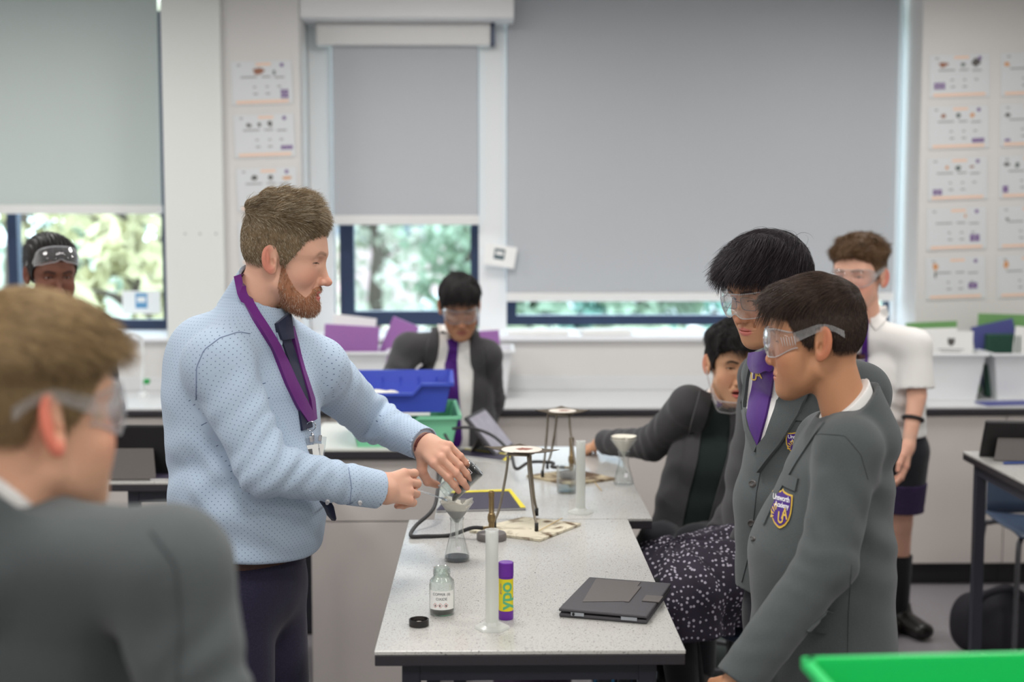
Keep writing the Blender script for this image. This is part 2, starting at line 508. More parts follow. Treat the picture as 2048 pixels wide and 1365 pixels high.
sbox('floor', (XL-.1, YB-.1, -.08), (XR+.1, YW+.45, 0), M_FLOOR)
sbox('ceiling', (XL-.1, YB-.1, ZC), (XR+.1, YW+.45, ZC+.08), M_CEIL)
sbox('wall_left', (XL-.1, YB, 0), (XL, YW+.45, ZC), M_WALL)
sbox('wall_right', (XR, YB, 0), (XR+.1, YW+.45, ZC), M_WALL)
sbox('wall_front', (XL-.1, YB-.1, 0), (XR+.1, YB, ZC), M_WALL)
# window wall: piers and the low wall below the sills, in one mesh
X1, X2, X3 = xw(336), xw(605), xw(1832)
ZS = zw(672); YR = YW + .40
w = MB()
w.box((XL, YW, 0), (XR, YR+.05, ZS-.024))
w.box((X1, YW, ZS-.03), (X2, YR+.05, ZC)); w.box((X3, YW, ZS-.03), (XR, YR+.05, ZC))
struct(w.build('wall_back', M_WALL))
sbox('trim_1', (X1, YW-.03, zw(760)), (xw(452), YW, ZC), M_PILLAR, .004)
bz = zw(36, YW+.02)
sbox('trim_2', (X2+.002, YW+.01, bz), (xw(1028, YW), YR, ZC), M_FRAMEW, .004)            # boxed-in beam over the middle window
sbox('trim_3', (xw(958, YR-.1), YR-.12, ZS-.024), (xw(1013, YR-.1), YR+.05, bz+.1), M_FRAMEW, .004)  # mullion post
sbox('trim_4', (X2+.002, YR-.10, ZS-.024), (xw(668, YR-.1), YR+.05, bz+.05), M_FRAMEW, .004)
sbox('trim_5', (xw(1787, YR-.1), YR-.06, ZS-.024), (X3, YR+.05, ZC), M_FRAMEW, .004)
for i, (a, b) in enumerate(((XL, X1), (X2, X3))):
    sbox(f'trim_{6+i}', (a, YW-.025, ZS-.024), (b, YR-.0, ZS), M_SILL, .005)
sbox('trim_8', (X1-.06, YR-.08, ZS), (X1, YR+.05, ZC), M_FRAMEW, .004)
def window(n, x0, x1, z0, z1, fr=.06, mull=()):
    Y0, Y1 = YR-.02, YR+.05
    f = MB()
    f.box((x0, Y0, z0), (x0+fr, Y1, z1)); f.box((x1-fr, Y0, z0), (x1, Y1, z1))
    f.box((x0+fr, Y0, z0), (x1-fr, Y1, z0+fr)); f.box((x0+fr, Y0, z1-fr), (x1-fr, Y1, z1))
    for mx in mull: f.box((mx-fr/2, Y0, z0+fr), (mx+fr/2, Y1, z1-fr))
    o = struct(f.build(f'window_{n}', M_ALU))
    g = MB(); g.box((x0+fr, YR+.012, z0+fr), (x1-fr, YR+.018, z1-fr)); g.build('window_pane', M_GLASS, o)
window(1, XL, X1-.06, ZS, ZC-.1, .05, (XL+1.0,))
window(2, xw(680, YR-.02), xw(958, YR-.02)+.03, ZS+.02, bz+.05, .072)
window(3, xw(1013, YR-.02), xw(1790, YR-.02), ZS+.02, ZC-.06, .05)
# roller blinds
def blind(label, x0, x1, Y, zb, ztop, m, cassette=None, bar=.043, cord=None):
    r = empty('roller_blind', ((x0+x1)/2, Y, zb), label, 'blind', 'roller blinds at the windows')
    MB().box((x0, Y-.0012, zb+bar*.6), (x1, Y+.0012, ztop)).build('fabric', m, r)
    MB().box((x0-.004, Y-.011, zb), (x1+.004, Y+.011, zb+bar), .006).build('bottom_bar', M_BAR, r)
    if cassette:
        a, b, c, d = cassette
        MB().box((a, Y-.055, c), (b, Y+.04, d), .012).build('cassette', M_BAR, r)
        MB().box((b, Y-.045, c), (b+.02, Y+.03, d+.01), .004).build('end_bracket', M_ALU, r)
    if cord:
        pts = [(cord[0], Y-.03, cord[2]), (cord[0]+.004, Y-.034, (cord[1]+cord[2])/2), (cord[0]+.016, Y-.03, cord[1]), (cord[0]+.028, Y-.034, (cord[1]+cord[2])/2), (cord[0]+.022, Y-.03, cord[2])]
        MB().tube(spline(pts, 8), .0022, 6).build('cord', mat('grey_cord', (120, 122, 130), rough=.6), r, True)
YBd = YR - .17
blind('pale green-grey roller blind half down over the tree-filled window', XL+.02, xw(328, YBd), YBd, zw(428, YBd), ZC-.02, M_BLIND2)
blind('narrow grey roller blind with white box above, beside the dark window frame', xw(669, YBd), xw(957, YBd), YBd, zw(450, YBd), zw(70, YBd), M_BLIND,
      (xw(640, YBd), xw(982, YBd), zw(93, YBd), zw(48, YBd)), .047)
blind('widest grey roller blind, drawn almost down to the sill', xw(1014, YBd+.02), xw(1786, YBd+.02), YBd+.02, zw(604, YBd), ZC-.02, M_BLIND,
      cord=(xw(1806, YBd), zw(500, YBd), ZC-.05))

# ceiling lamps: 600 mm LED panels
M_DIFF = mat('lamp_diffuser', (255, 255, 255), emit=(255, 250, 242), estr=4.0)
M_LAMPF = mat('lamp_frame', (235, 235, 235), rough=.4)
LAMP_W = 17.0
k = 0
for j, y in enumerate((-.4, 1.6, 3.6, 5.6)):
    for i, x in enumerate((-2.3, -.2, 1.9)):
        r = empty('ceiling_light', (x, y, ZC), 'square flush LED ceiling panel with white frame', 'ceiling light', 'LED panels of the ceiling')
        MB().box((x-.3, y-.3, ZC-.022), (x+.3, y+.3, ZC-.004), .003).build('lamp_frame', M_LAMPF, r)
        MB().box((x-.28, y-.28, ZC-.025), (x+.28, y+.28, ZC-.021)).build('diffuser', M_DIFF, r)
        L = bpy.data.lights.new('panel_light', 'AREA'); L.shape = 'SQUARE'; L.size = .56; L.energy = LAMP_W; L.color = (1, .985, .965)
        o = bpy.data.objects.new('panel_light', L); C.objects.link(o); o.location = (x, y, ZC-.03); o.parent = r; o.matrix_parent_inverse = r.matrix_basis.inverted()

# ---------------------------------------------------------------- worktop and base cabinets along the window wall
ZB = .815; YF = 6.19
M_TOP = mat('white_worktop', (208, 209, 210), rough=.28, spec=.4, var=.05, vscale=400)
r = empty('worktop', (0, YW-.3, ZB), 'long white worktop with dark edge along the window wall', 'worktop')
MB().box((XL+.001, YF, ZB-.012), (XR-.001, YW-.001, ZB), .003).build('slab', M_TOP, r)
MB().box((XL+.001, YF-.004, ZB-.036), (XR-.001, YW-.001, ZB-.0125), .003).build('edge_band', M_EDGE, r)
MB().box((XL+.001, YW-.022, ZB+.0005), (XR-.001, YW-.001, ZB+.07), .003).build('upstand', M_TOP, r)
xs = xw(1341, YF); x = xs - .5*9; names = []
n = 0
while x < XR-.05:
    a, b = max(x, XL+.01), min(x+.5, XR-.01)
    if b-a > .1:
        px = (a+b)/2
        lab = 'plain beige-grey base cabinet under the window worktop'
        r = empty('base_cabinet', ((a+b)/2, YF+.3, 0), lab, 'cabinet', 'base cabinets below the window worktop')
        MB().box((a+.001, YF+.04, .10), (b-.001, YW-.03, ZB-.037)).build('carcass', M_CAB, r)
        MB().box((a+.002, YF+.018, .105), (b-.002, YF+.038, ZB-.045), .002).build('door', M_CAB, r)
        MB().box((a+.001, YF+.07, 0), (b-.001, YF+.09, .10)).build('plinth', M_BLACK, r)
    x += .5

# ---------------------------------------------------------------- outside
M_LAWN = mat('lawn', (146, 151, 132), rough=.95, var=.4, vscale=.8)
struct(MB().box((-60, 8.2, -.6), (60, 90, -.5)).build('ground_outside', M_LAWN))
M_BARK = mat('bark', (92, 82, 74), rough=.9, bump=.6, bscale=20)
LEAFS = [mat('yellow_green_leaves', (186, 180, 142), rough=.7, var=.35, vscale=6), mat('green_leaves', (140, 158, 136), rough=.7, var=.4, vscale=6), mat('pale_olive_leaves', (172, 174, 158), rough=.7, var=.3, vscale=6), mat('bluish_green_leaves', (118, 158, 146), rough=.7, var=.3, vscale=6)]
def tree(x, y, h, r, leaf, seed, label, z0=-.5, low=.25, n=2600):
    rs = np.random.RandomState(seed)
    t = empty('tree', (x, y, z0), label, 'tree', 'trees outside the windows')
    tr = MB(); tr.tube([(x, y, z0), (x+.1, y, z0+h*.4), (x-.1, y+.1, z0+h*.8)], .1, 8, [.16, .11, .04])
    for i in range(9):
        a = rs.rand()*6.28; zz = z0 + h*(.3+.5*rs.rand()); q = r*(.5+.4*rs.rand())
        tr.tube([(x, y, zz), (x+cos(a)*q*.5, y+sin(a)*q*.5, zz+q*.3), (x+cos(a)*q, y+sin(a)*q, zz+q*.45)], .04, 6, [.05, .03, .012])
    tr.build('trunk', M_BARK, t, True)
    cl = rs.normal(size=(26, 3)); cl /= np.linalg.norm(cl, axis=1)[:, None]; cl *= rs.rand(26)[:, None]**.33
    cl = cl*np.array((r, r, h*(1-low)/2)) + np.array((x, y, z0 + h*(low + (1-low)/2)))
    c = cl[rs.randint(0, 26, n)] + rs.normal(size=(n, 3))*r*.20
    s = .05 + .07*rs.rand(n, 1); u = rs.normal(size=(n, 3)); u /= np.linalg.norm(u, axis=1)[:, None]; v = np.cross(u, rs.normal(size=(n, 3))); v /= np.linalg.norm(v, axis=1)[:, None]
    V = np.stack([c-u*s*1.5, c+v*s*.7, c+u*s*1.5, c-v*s*.7], 1).reshape(-1, 3)
    link('crown', mesh_np('crown', V, np.arange(4*n).reshape(-1, 4)), leaf, t)
for (px, Y, h, r_, lf, sd, lab) in ((20, 15, 5.4, 1.1, 0, 1, 'yellow-leaved tree seen through the window behind the girl'),
        (150, 22, 5.6, 1.3, 1, 2, 'green tree behind the yellow-leaved one, outside the window'),
        (272, 12.2, 3.0, .6, 0, 3, 'low yellow-green tree behind the paper notice on the glass'),
        (318, 28, 6.4, .9, 2, 4, 'thin olive tree near the window edge by the pillar'),
        (-110, 18, 5.5, 1.2, 2, 5, 'olive tree at the outermost end of the first window'),
        (745, 24, 3.6, 1.3, 2, 6, 'pale olive tree in front of the pink building outside'),
        (925, 18.5, 3.8, .72, 1, 7, 'green tree beyond the narrow window above the boy'),
        (1050, 12.5, 2.4, .36, 1, 8, 'first green bush in the low strip of window under the wide blind'),
        (1180, 18.8, 2.8, .55, 3, 9, 'bluish green bush in the middle of the low window strip'),
        (1290, 14, 2.6, .50, 1, 10, 'green bush toward the boys in the low window strip'),
        (1450, 16.5, 2.8, .7, 3, 11, 'bluish green bush just past the seated boy, outside the window'),
        (1640, 20, 3.0, .8, 1, 12, 'green bush outside, mostly hidden behind the boys')):
    q = P(px, 600, Y); tree(q[0], Y, h, r_, LEAFS[lf], sd, lab, n=950 if px < 400 else 800, low=.05)
M_BRICK = mat('pale_pink_render', (196, 172, 172), rough=.9, var=.1, vscale=2)
M_CARW = mat('car_paint_white', (225, 228, 232), rough=.3)
q0, q1 = P(640, 600, 34), P(990, 600, 34)
b = empty('building', ((q0[0]+q1[0])/2, 35, -.5), 'pale pink building seen through the narrow window', 'building')
MB().box((q0[0]-3, 34, -.5), (q1[0]-.6, 42, 3.9)).build('wall_block', M_BRICK, b)
MB().prism([(34-.4, 3.9), (42.4, 3.9), (38, 6.0)], q0[0]-3.3, q1[0]-.3, M=Matrix(((0, 0, 1, 0), (1, 0, 0, 0), (0, 1, 0, 0), (0, 0, 0, 1)))).build('roof', mat('slate', (120, 116, 122), rough=.8), b)
for i in range(4):
    x = q0[0] - 1.5 + i*1.7
    f = MB().box((x, 33.95, .8), (x+.9, 34.02, 2.3)).build('house_window', M_CARW, b)
    MB().box((x+.08, 33.93, .9), (x+.82, 33.96, 2.2)).build('pane', mat('dark_pane', (90, 104, 120), rough=.1), f)
# parked cars beyond the low strip
def car(px, Y, label):
    q = P(px, 600, Y); x = q[0]; c = empty('car', (x, Y, -.5), label, 'car', 'cars parked outside')
    side = [(-2.1, .35), (-2.05, .85), (-1.2, 1.0), (-.6, 1.45), (.9, 1.45), (1.6, .95), (2.1, .85), (2.1, .35)]
    Mx = Matrix(((1, 0, 0, x), (0, 0, -1, Y), (0, 1, 0, -.5), (0, 0, 0, 1)))
    MB().prism(side, -.85, .85, M=Mx).build('car_body', M_CARW, c)
    MB().prism([(-1.0, 1.02), (-.55, 1.38), (.85, 1.38), (1.4, 1.0)], .86, .87, M=Mx).build('side_windows', mat('car_glass', (60, 70, 84), rough=.1), c)
    for wx in (-1.3, 1.3):
        MB().lathe([(0, -.1), (.33, -.1), (.33, .1), (0, .1)], T((x+wx, Y-.82, -.5+.33), 0, pi/2), 20).build('wheel', M_BLACK, c)
car(1120, 21.5, 'white car parked behind the bushes, first along the strip')
car(1420, 24, 'white car parked behind the bushes near the seated boy')
# ---------------------------------------------------------------- tables
ZT = .83
def speck_mat():
    m = mat('speckled_laminate', (214, 212, 206), rough=.22, spec=.5)
    nt = m.node_tree; b = nt.nodes['Principled BSDF']; tc = nt.nodes['Texture Coordinate']
    v = nt.nodes.new('ShaderNodeTexNoise'); v.inputs['Scale'].default_value = 330; v.inputs['Detail'].default_value = 1.5
    n2 = nt.nodes.new('ShaderNodeTexNoise'); n2.inputs['Scale'].default_value = 190; n2.inputs['Detail'].default_value = 1
    r1 = nt.nodes.new('ShaderNodeValToRGB'); r1.color_ramp.elements[0].position = .30; r1.color_ramp.elements[0].color = lin((126, 122, 118)) + (1,)
    r1.color_ramp.elements[1].position = .40; r1.color_ramp.elements[1].color = lin((188, 186, 182)) + (1,)
    r2 = nt.nodes.new('ShaderNodeValToRGB'); r2.color_ramp.elements[0].position = .26; r2.color_ramp.elements[0].color = lin((120, 116, 112)) + (1,)
    r2.color_ramp.elements[1].position = .33; r2.color_ramp.elements[1].color = (1, 1, 1, 1)
    mx = nt.nodes.new('ShaderNodeMix'); mx.data_type = 'RGBA'; mx.blend_type = 'MULTIPLY'; mx.inputs['Factor'].default_value = .8
    for a, c in ((v, r1), (n2, r2)):
        nt.links.new(tc.outputs['Object'], a.inputs['Vector']); nt.links.new(a.outputs['Fac'], c.inputs['Fac'])
    nt.links.new(r1.outputs['Color'], mx.inputs['A']); nt.links.new(r2.outputs['Color'], mx.inputs['B'])
    nt.links.new(mx.outputs['Result'], b.inputs['Base Color'])
    return m
M_LAM = speck_mat()
M_STEEL = mat('blue_black_steel', (52, 54, 64), rough=.45, spec=.4)
def table(x0, x1, y0, y1, label, z=ZT, leg=.036, inset=.05):
    r = empty('laboratory_table', ((x0+x1)/2, (y0+y1)/2, 0), label, 'table', 'speckled laboratory tables')
    MB().box((x0, y0, z-.008), (x1, y1, z), .0015).build('table_top', M_LAM, r)
    MB().box((x0+.0008, y0+.0008, z-.030), (x1-.0008, y1-.0008, z-.0082), .002).build('edge_band', M_EDGE, r)
    zb = z-.031; ap = MB(); t = leg
    ap.box((x0+inset+t, y0+inset+.003, zb-.045), (x1-inset-t, y0+inset+t-.003, zb)); ap.box((x0+inset+t, y1-inset-t+.003, zb-.045), (x1-inset-t, y1-inset-.003, zb))
    ap.box((x0+inset+.003, y0+inset+t, zb-.045), (x0+inset+t-.003, y1-inset-t, zb)); ap.box((x1-inset-t+.003, y0+inset+t, zb-.045), (x1-inset-.003, y1-inset-t, zb))
    ap.build('frame', M_STEEL, r)
    for lx in (x0+inset, x1-inset-t):
        for ly in (y0+inset, y1-inset-t):
            l = MB().box((lx, ly, .012), (lx+t, ly+t, zb), .003).build('leg', M_STEEL, r)
            MB().box((lx-.001, ly-.001, 0), (lx+t+.001, ly+t+.001, .0118), .002).build('foot_cap', M_BLACK, l)
    return r
a, b_, c_, d_ = PZ(748, 1304, ZT), PZ(1372, 1301, ZT), PZ(818, 1041, ZT), PZ(1255, 1038, ZT)
TX0, TX1, TY0, TY1 = (a[0]+c_[0])/2, (b_[0]+d_[0])/2, (a[1]+b_[1])/2, (c_[1]+d_[1])/2
table(TX0, TX1, TY0, TY1, 'speckled white laboratory table with a jar, glue stick and tablet on it')
t2 = PZ(1308, 1044, ZT); t2b = PZ(868, 1041, ZT)
T2Y0 = TY1 + .006; T2Y1 = T2Y0 + 1.2
table(t2b[0], t2[0], T2Y0, T2Y1, 'speckled white laboratory table butted behind, carrying a beaker of water')
q = PZ(1925, 903, ZT); RX0, RY1 = q[0], q[1]
table(RX0, RX0+1.2, RY1-.62, RY1, 'laboratory table standing by the blue chair, tablet in a tent case on it', inset=.03)
q = PZ(290, 965, ZT); LX0 = float(P(214, 965, q[1])[0]); LY0 = q[1]
table(LX0, LX0+.55, LY0, LY0+1.2, 'laboratory table behind the teacher, black tablet case standing on it')
q = PZ(1618, 1312, 1.135)
table(q[0]-.08, q[0]+1.1, q[1]-.62, q[1]+.05, 'laboratory table under the bright green tray')

# island bench
M_BENCHTOP = mat('pale_bench_top', (214, 216, 208), rough=.3, var=.04, vscale=300)
IB0, IB1, IY0, IY1, IZ = xw(601, 4.8), xw(884, 4.8), 4.80, 5.40, .868
r = empty('island_bench', ((IB0+IB1)/2, 5.1, 0), 'beige-grey island bench with pale top behind the teacher', 'bench')
MB().box((IB0, IY0, IZ-.010), (IB1, IY1, IZ), .002).build('bench_top', M_BENCHTOP, r)
MB().box((IB0+.001, IY0+.001, IZ-.036), (IB1-.001, IY1-.001, IZ-.0102), .002).build('edge_band', M_EDGE, r)
MB().box((IB0+.02, IY0+.045, .0), (IB1-.02, IY1-.02, IZ-.037)).build('carcass', M_CAB, r)
zs = zw(1043, 4.83); nx = 1; wI = (IB1-IB0-.04)/nx
for i in range(nx):
    x0 = IB0+.02+i*wI
    MB().box((x0+.002, IY0+.026, zs+.002), (x0+wI-.002, IY0+.044, IZ-.042), .002).build('drawer_front', M_CAB, r)
    MB().box((x0+.002, IY0+.026, .02), (x0+wI-.002, IY0+.044, zs-.002), .002).build('door', M_CAB, r)

# ---------------------------------------------------------------- stackable trays
def tray(c, w, d, h, rz, m, label, dip=None, group='plastic storage trays', th=.003):
    """c = centre of the underside; w along local x, d along local y; dip = (x0,x1,depth) lowers the front rim"""
    M = T(c, rz); r = empty('storage_tray', c, label, 'tray', group)
    tp = .022                                        # taper
    def ring(z, g):
        k = tp*(1 - z/h); return [(-w/2+k-g, -d/2+k-g), (w/2-k+g, -d/2+k-g), (w/2-k+g, d/2-k+g), (-w/2+k-g, d/2-k+g)]
    bo = MB(); bm = bo.bm
    def V(p, z): return bm.verts.new(M @ Vector((p[0], p[1], z)))
    # front wall profile with optional dip, other walls straight
    fx = [-w/2, w/2]
    prof = [(-1, h), (1, h)]
    if dip:
        a, b, dz = dip; e = .03
        prof = [(-1, h), (a, h), (a+e/w*2, h-dz), (b-e/w*2, h-dz), (b, h), (1, h)]
    def wall(p0, p1, q0, q1, pr):
        """p: bottom ends, q: top ends (outer), inner side is offset by th"""
        rows = []
        for (u, z) in pr:
            t = (u+1)/2; b = (p0[0]+(p1[0]-p0[0])*t, p0[1]+(p1[1]-p0[1])*t); tq = (q0[0]+(q1[0]-q0[0])*t, q0[1]+(q1[1]-q0[1])*t)
            f = z/h; rows.append(((b[0], b[1], 0), (b[0]+(tq[0]-b[0])*f, b[1]+(tq[1]-b[1])*f, z)))
        return rows
    B, Tp = ring(0, 0), ring(h, 0)
    for i in range(4):
        j = (i+1) % 4; pr = prof if i == 0 else [(-1, h), (1, h)]
        rows = wall(B[i], B[j], Tp[i], Tp[j], pr)
        nrm = Vector((0, 1, 0)) if i == 0 else Vector((-1, 0, 0)) if i == 1 else Vector((0, -1, 0)) if i == 2 else Vector((1, 0, 0))
        o_ = [[M @ Vector(x) for x in rw] for rw in rows]; n_ = (M.to_3x3() @ nrm)*th
        vo = [[bm.verts.new(x) for x in rw] for rw in o_]; vi = [[bm.verts.new(x + n_) for x in rw] for rw in o_]
        for k in range(len(vo)-1):
            bm.faces.new((vo[k][0], vo[k+1][0], vo[k+1][1], vo[k][1])); bm.faces.new((vi[k][1], vi[k+1][1], vi[k+1][0], vi[k][0]))
            bm.faces.new((vo[k][1], vo[k+1][1], vi[k+1][1], vi[k][1])); bm.faces.new((vo[k][0], vi[k][0], vi[k+1][0], vo[k+1][0]))
        for k in (0, -1): bm.faces.new((vo[k][0], vo[k][1], vi[k][1], vi[k][0]))
    bo.prism([(x*.985, y*.985) for x, y in ring(0, 0)], .0, th, M=M)
    bo.build('tray_body', m, r)
    # rim: flanged lip
    lip = MB(); g = .010
    for i in range(4):
        j = (i+1) % 4; pr = prof if i == 0 else [(-1, h), (1, h)]
        n2 = ((0, -1), (1, 0), (0, 1), (-1, 0))[i]
        sec = []
        for (u, z) in pr:
            t = (u+1)/2; x = Tp[i][0]+(Tp[j][0]-Tp[i][0])*t; y = Tp[i][1]+(Tp[j][1]-Tp[i][1])*t
            kk = tp*(1-z/h); x += -n2[0]*kk; y += -n2[1]*kk
            sec.append((x, y, z))
        ext = g
        sec[0] = (sec[0][0] + (n2[1]*g if i in (0, 2) else 0)*(1 if i == 0 else -1)*0, sec[0][1], sec[0][2])
        rows = []
        for (x, y, z) in sec:
            rows.append([M @ Vector(v) for v in ((x, y, z+.002), (x+n2[0]*g, y+n2[1]*g, z+.002), (x+n2[0]*g, y+n2[1]*g, z-.009), (x+n2[0]*(g-.003), y+n2[1]*(g-.003), z-.009), (x+n2[0]*(g-.003), y+n2[1]*(g-.003), z-.0015), (x, y, z-.0015), (x, y, z+.002))])
        lip.grid(rows)
    for (x, y) in Tp: lip.lathe([(0, h-.009), (g, h-.009), (g, h+.002), (0, h+.002)], M @ T((x, y, 0)), 16)
    lip.build('rim', m, r)
    rib = MB()
    for i in range(-2, 3):
        x = i*w*.18
        rib.box((x-.002, d/2-tp*.7, h*.15), (x+.002, d/2-tp*.25, h*.8), 0, M)
    rib.build('rib', m, r)
    return r
M_BLUE = mat('blue_plastic', (62, 82, 186), rough=.38, spec=.4)
M_MINT = mat('mint_green_plastic', (128, 204, 164), rough=.38, spec=.4)
M_GREEN = mat('bright_green_plastic', (24, 192, 98), rough=.38, spec=.4)
M_PAPER = mat('white_paper', (236, 236, 234), rough=.8)
wI2 = .362
cx = float(P(793, 815, 5.0)[0])
gt = tray((xw(806, 5.0), 5.03, IZ), .37, .41, .105, radians(4), M_MINT, 'mint green tray underneath the blue tray', (-.55, .25, .030))
zt2 = IZ + .1075
paper = MB().box((-.15, -.10, 0), (.15, .10, .012), .001, T((xw(775, 5.0), 4.93, zt2+.0005), .05)).build('paper_stack', M_PAPER)
tag(paper, 'white wad of paper between the blue and mint trays', 'paper')
bt = tray((xw(797, 5.0), 5.01, zt2+.0125), .365, .40, .102, radians(2), M_BLUE, 'blue tray stacked on the mint green tray', (-.62, .45, .034))
def crumple(name, c, size, m, label, cat, seed, rz=0):
    """a soft folded bag or cloth lump"""
    rs = np.random.RandomState(seed)
    def fn(p):
        q = p - A(*c); ca, sa = cos(rz), sin(rz); q = np.stack([q[:, 0]*ca+q[:, 1]*sa, -q[:, 0]*sa+q[:, 1]*ca, q[:, 2]], 1).astype(F32)
        d = sd_ell(q, (0, 0, size[2]), size) + .18*min(size)*wob(q/F32(max(size)*3), 3.0, seed)
        return np.maximum(d, -q[:, 2] + .0)
    r = max(size)*1.5; V, Q = mesh_field(fn, np.array(c)-r, np.array(c)+r, max(size)/16)
    o = link(name, mesh_np(name, V, Q), m, None, True); return tag(o, label, cat)
crumple('paper_bag', (xw(765, 5.0), 4.93, zt2+.0165), (.070, .045, .032), mat('cream_bag', (226, 222, 206), rough=.8), 'crumpled cream bag lying inside the blue tray', 'bag', 3)
# foreground green trays
q = PZ(1618, 1312, 1.135); gx, gy = q[0]+.222, q[1]-.155
tray((gx, gy, ZT), .43, .31, .15, radians(3.5), M_GREEN, 'lower of two bright green trays, almost below the frame', group='bright green trays at the front')
tray((gx, gy, ZT+.153), .43, .31, .15, radians(3.5), M_GREEN, 'bright green tray in the front corner, out of focus', group='bright green trays at the front')

# ---------------------------------------------------------------- chemistry things
M_LAB_GLASS = thin_glass('laboratory_glass', (250, 252, 252), gloss=.28, rough=.01, haze=.02)
M_FROST = thin_glass('frosted_polypropylene', (246, 247, 245), gloss=.12, rough=.2, haze=.55)
M_FUNNEL = thin_glass('funnel_plastic', (246, 246, 244), gloss=.18, rough=.15, haze=.30)
M_FILTER = mat('filter_paper', (232, 228, 216), rough=.9)
M_WETGREY = mat('grey_slurry', (120, 121, 124), rough=.6, var=.2, vscale=300)
M_DARKLIQ = mat('dark_grey_liquid', (88, 92, 96), rough=.15)
M_CUO = mat('black_copper_oxide', (26, 25, 26), rough=.9, bump=.6, bscale=900)
M_WATER = thin_glass('water', (222, 232, 236), gloss=.3, rough=.0)
M_BRASS = mat('worn_brass', (150, 128, 92), rough=.38, metal=.85, var=.3, vscale=60)
M_CASTGREY = mat('painted_cast_iron', (112, 106, 104), rough=.5)
M_RUBBER = mat('black_rubber', (48, 47, 48), rough=.6)
M_ROD = mat('dull_steel_rod', (134, 126, 114), rough=.42, metal=.7, var=.25, vscale=40)
M_GAUZE = mat('burnt_gauze', (86, 74, 58), rough=.6, metal=.4, var=.5, vscale=70, bump=.8, bscale=600)
M_CERAMIC = mat('ceramic_centre', (216, 208, 198), rough=.9, var=.15, vscale=60)
M_SCORCH = mat('red_brown_scorch', (140, 88, 76), rough=.9, var=.3, vscale=90)
M_WOOD = mat('splint_wood', (206, 182, 140), rough=.8)
GROUP_F = 'conical flasks with filter funnels'
def flask(c, label, liquid=True, s=1.0):
    r = empty('conical_flask', c, label, 'flask', GROUP_F); M = T(c, 0, 0, 0, s)
    prof = [(0, .0008), (.0285, .0008), (.0312, .003), (.0315, .007), (.0295, .018), (.0185, .058), (.0160, .070), (.0158, .098), (.0172, .1035), (.0180, .105), (.0165, .1052)]
    MB().lathe(prof, M, 40).build('glass_wall', M_LAB_GLASS, r, autosm=60)
    MB().lathe([(.0158, .098), (.0178, .1035), (.0182, .105), (.0168, .1054), (.0155, .1035)], M, 40).build('glass_rim', M_LAB_GLASS, r, True)
    if liquid: MB().lathe([(0, .0025), (.0285, .0025), (.0300, .006), (.0290, .0105), (0, .0105)], M, 40).build('filtrate', M_DARKLIQ, r, autosm=40)
    g = MB().box((.0, -.0182, .028), (.010, -.0178, .040), 0, M @ T((0, -.0095, 0))).build('graduation_patch', M_THREAD, r)
    return r
def funnel(c, label, folded=False, wet=True, s=1.0):
    """c = point where the cone meets the stem"""
    M = T(c, 0, 0, 0, s); r = empty('filter_funnel', c, label, 'funnel', 'plastic filter funnels')
    MB().lathe([(.0405, .0545), (.0410, .0530), (.0060, .0035), (.0042, -.004), (.0030, -.058)], M, 40).build('cone', M_FUNNEL, r, True)
    return r
def filter_paper(c, label, fold=False, wet=True, s=1.0):
    r = empty('filter_paper', c, label, 'paper', 'filter papers in the funnels'); pb = MB(); n = 48
    rows = []
    for k in range(9):
        t = k/8; row = []
        for i in range(n+1):
            a = 2*pi*i/n; rr = (.0028 + (.0405-.0028)*t)
            if fold: rr *= 1 - .34*t*np.exp(-(abs(((a - pi*1.5 + pi) % (2*pi)) - pi)/.16)**2) + .06*t*sin(4*a)
            else: rr *= 1 + .02*t*sin(7*a)
            z = .004 + (.052+.006*sin(3*a+1)*(0 if fold else 1) + (.006 if fold else 0))*t
            row.append((c[0]+rr*cos(a)*.97*s, c[1]+rr*sin(a)*.97*s, c[2]+z*s))
        rows.append(row)
    pb.grid(rows); pb.build('cone_sheet', M_FILTER, r, True)
    if wet: MB().lathe([(.0018, .0025), (.0042, .0040), (.0255, .0320), (.0262, .0335), (.0, .0325)], T(c, 0, 0, 0, s*1.012), 40).build('wet_residue', M_WETGREY, r, autosm=40)
    return r
FL = PZ(914, 1121, ZT); FL[2] = ZT+.0003
flask(FL, 'small conical flask under the funnel the teacher is filling')
FC = (FL[0], FL[1], ZT + .105 - .0145)
funnel(FC, 'plastic funnel under the tilted beaker, grey slurry inside')
filter_paper(FC, 'filter paper holding grey slurry in the funnel being filled')
# tilted beaker and its powder
def cylM(p0, p1):
    z = unit(np.asarray(p1)-np.asarray(p0)); x = unit(np.cross((0, 1, .2), z)); y = np.cross(z, x); return frame(p0, x, y, z)
BK0 = P(952, 934, FL[1]-.004); BK1 = P(897, 985, FL[1]-.002)
MBk = cylM(BK0, BK1); BL = float(np.linalg.norm(BK1-BK0)) + .006; BR = .0278
r = empty('tilted_beaker', BK0, 'small graduated glass beaker tipped by the teacher over the funnel', 'beaker', 'glass beakers')
MB().lathe([(0, 0), (BR-.004, 0), (BR-.001, .002), (BR, .006), (BR, BL-.003), (BR+.0018, BL), (BR+.0008, BL+.0008), (BR-.0012, BL-.002), (BR-.0012, .008)], MBk, 48).build('glass_wall', M_LAB_GLASS, r, autosm=60)
gd = MB()
tc_ = Vector((CAM - BK0)); loc = MBk.inverted().to_3x3() @ tc_; a0 = atan2(loc.y, loc.x)
def arcbox(a_, b_, z0, z1, R_): gd.grid([[MBk @ Vector((R_*cos(t), R_*sin(t), z)) for t in np.linspace(a_, b_, 7)] for z in (z0, z1)])
for i in range(6): arcbox(a0-.15, a0+.30, .012+i*.0085, .0132+i*.0085, BR+.0003)
for da in (-.15, .30): arcbox(a0+da-.02, a0+da+.02, .012, .056, BR+.0003)
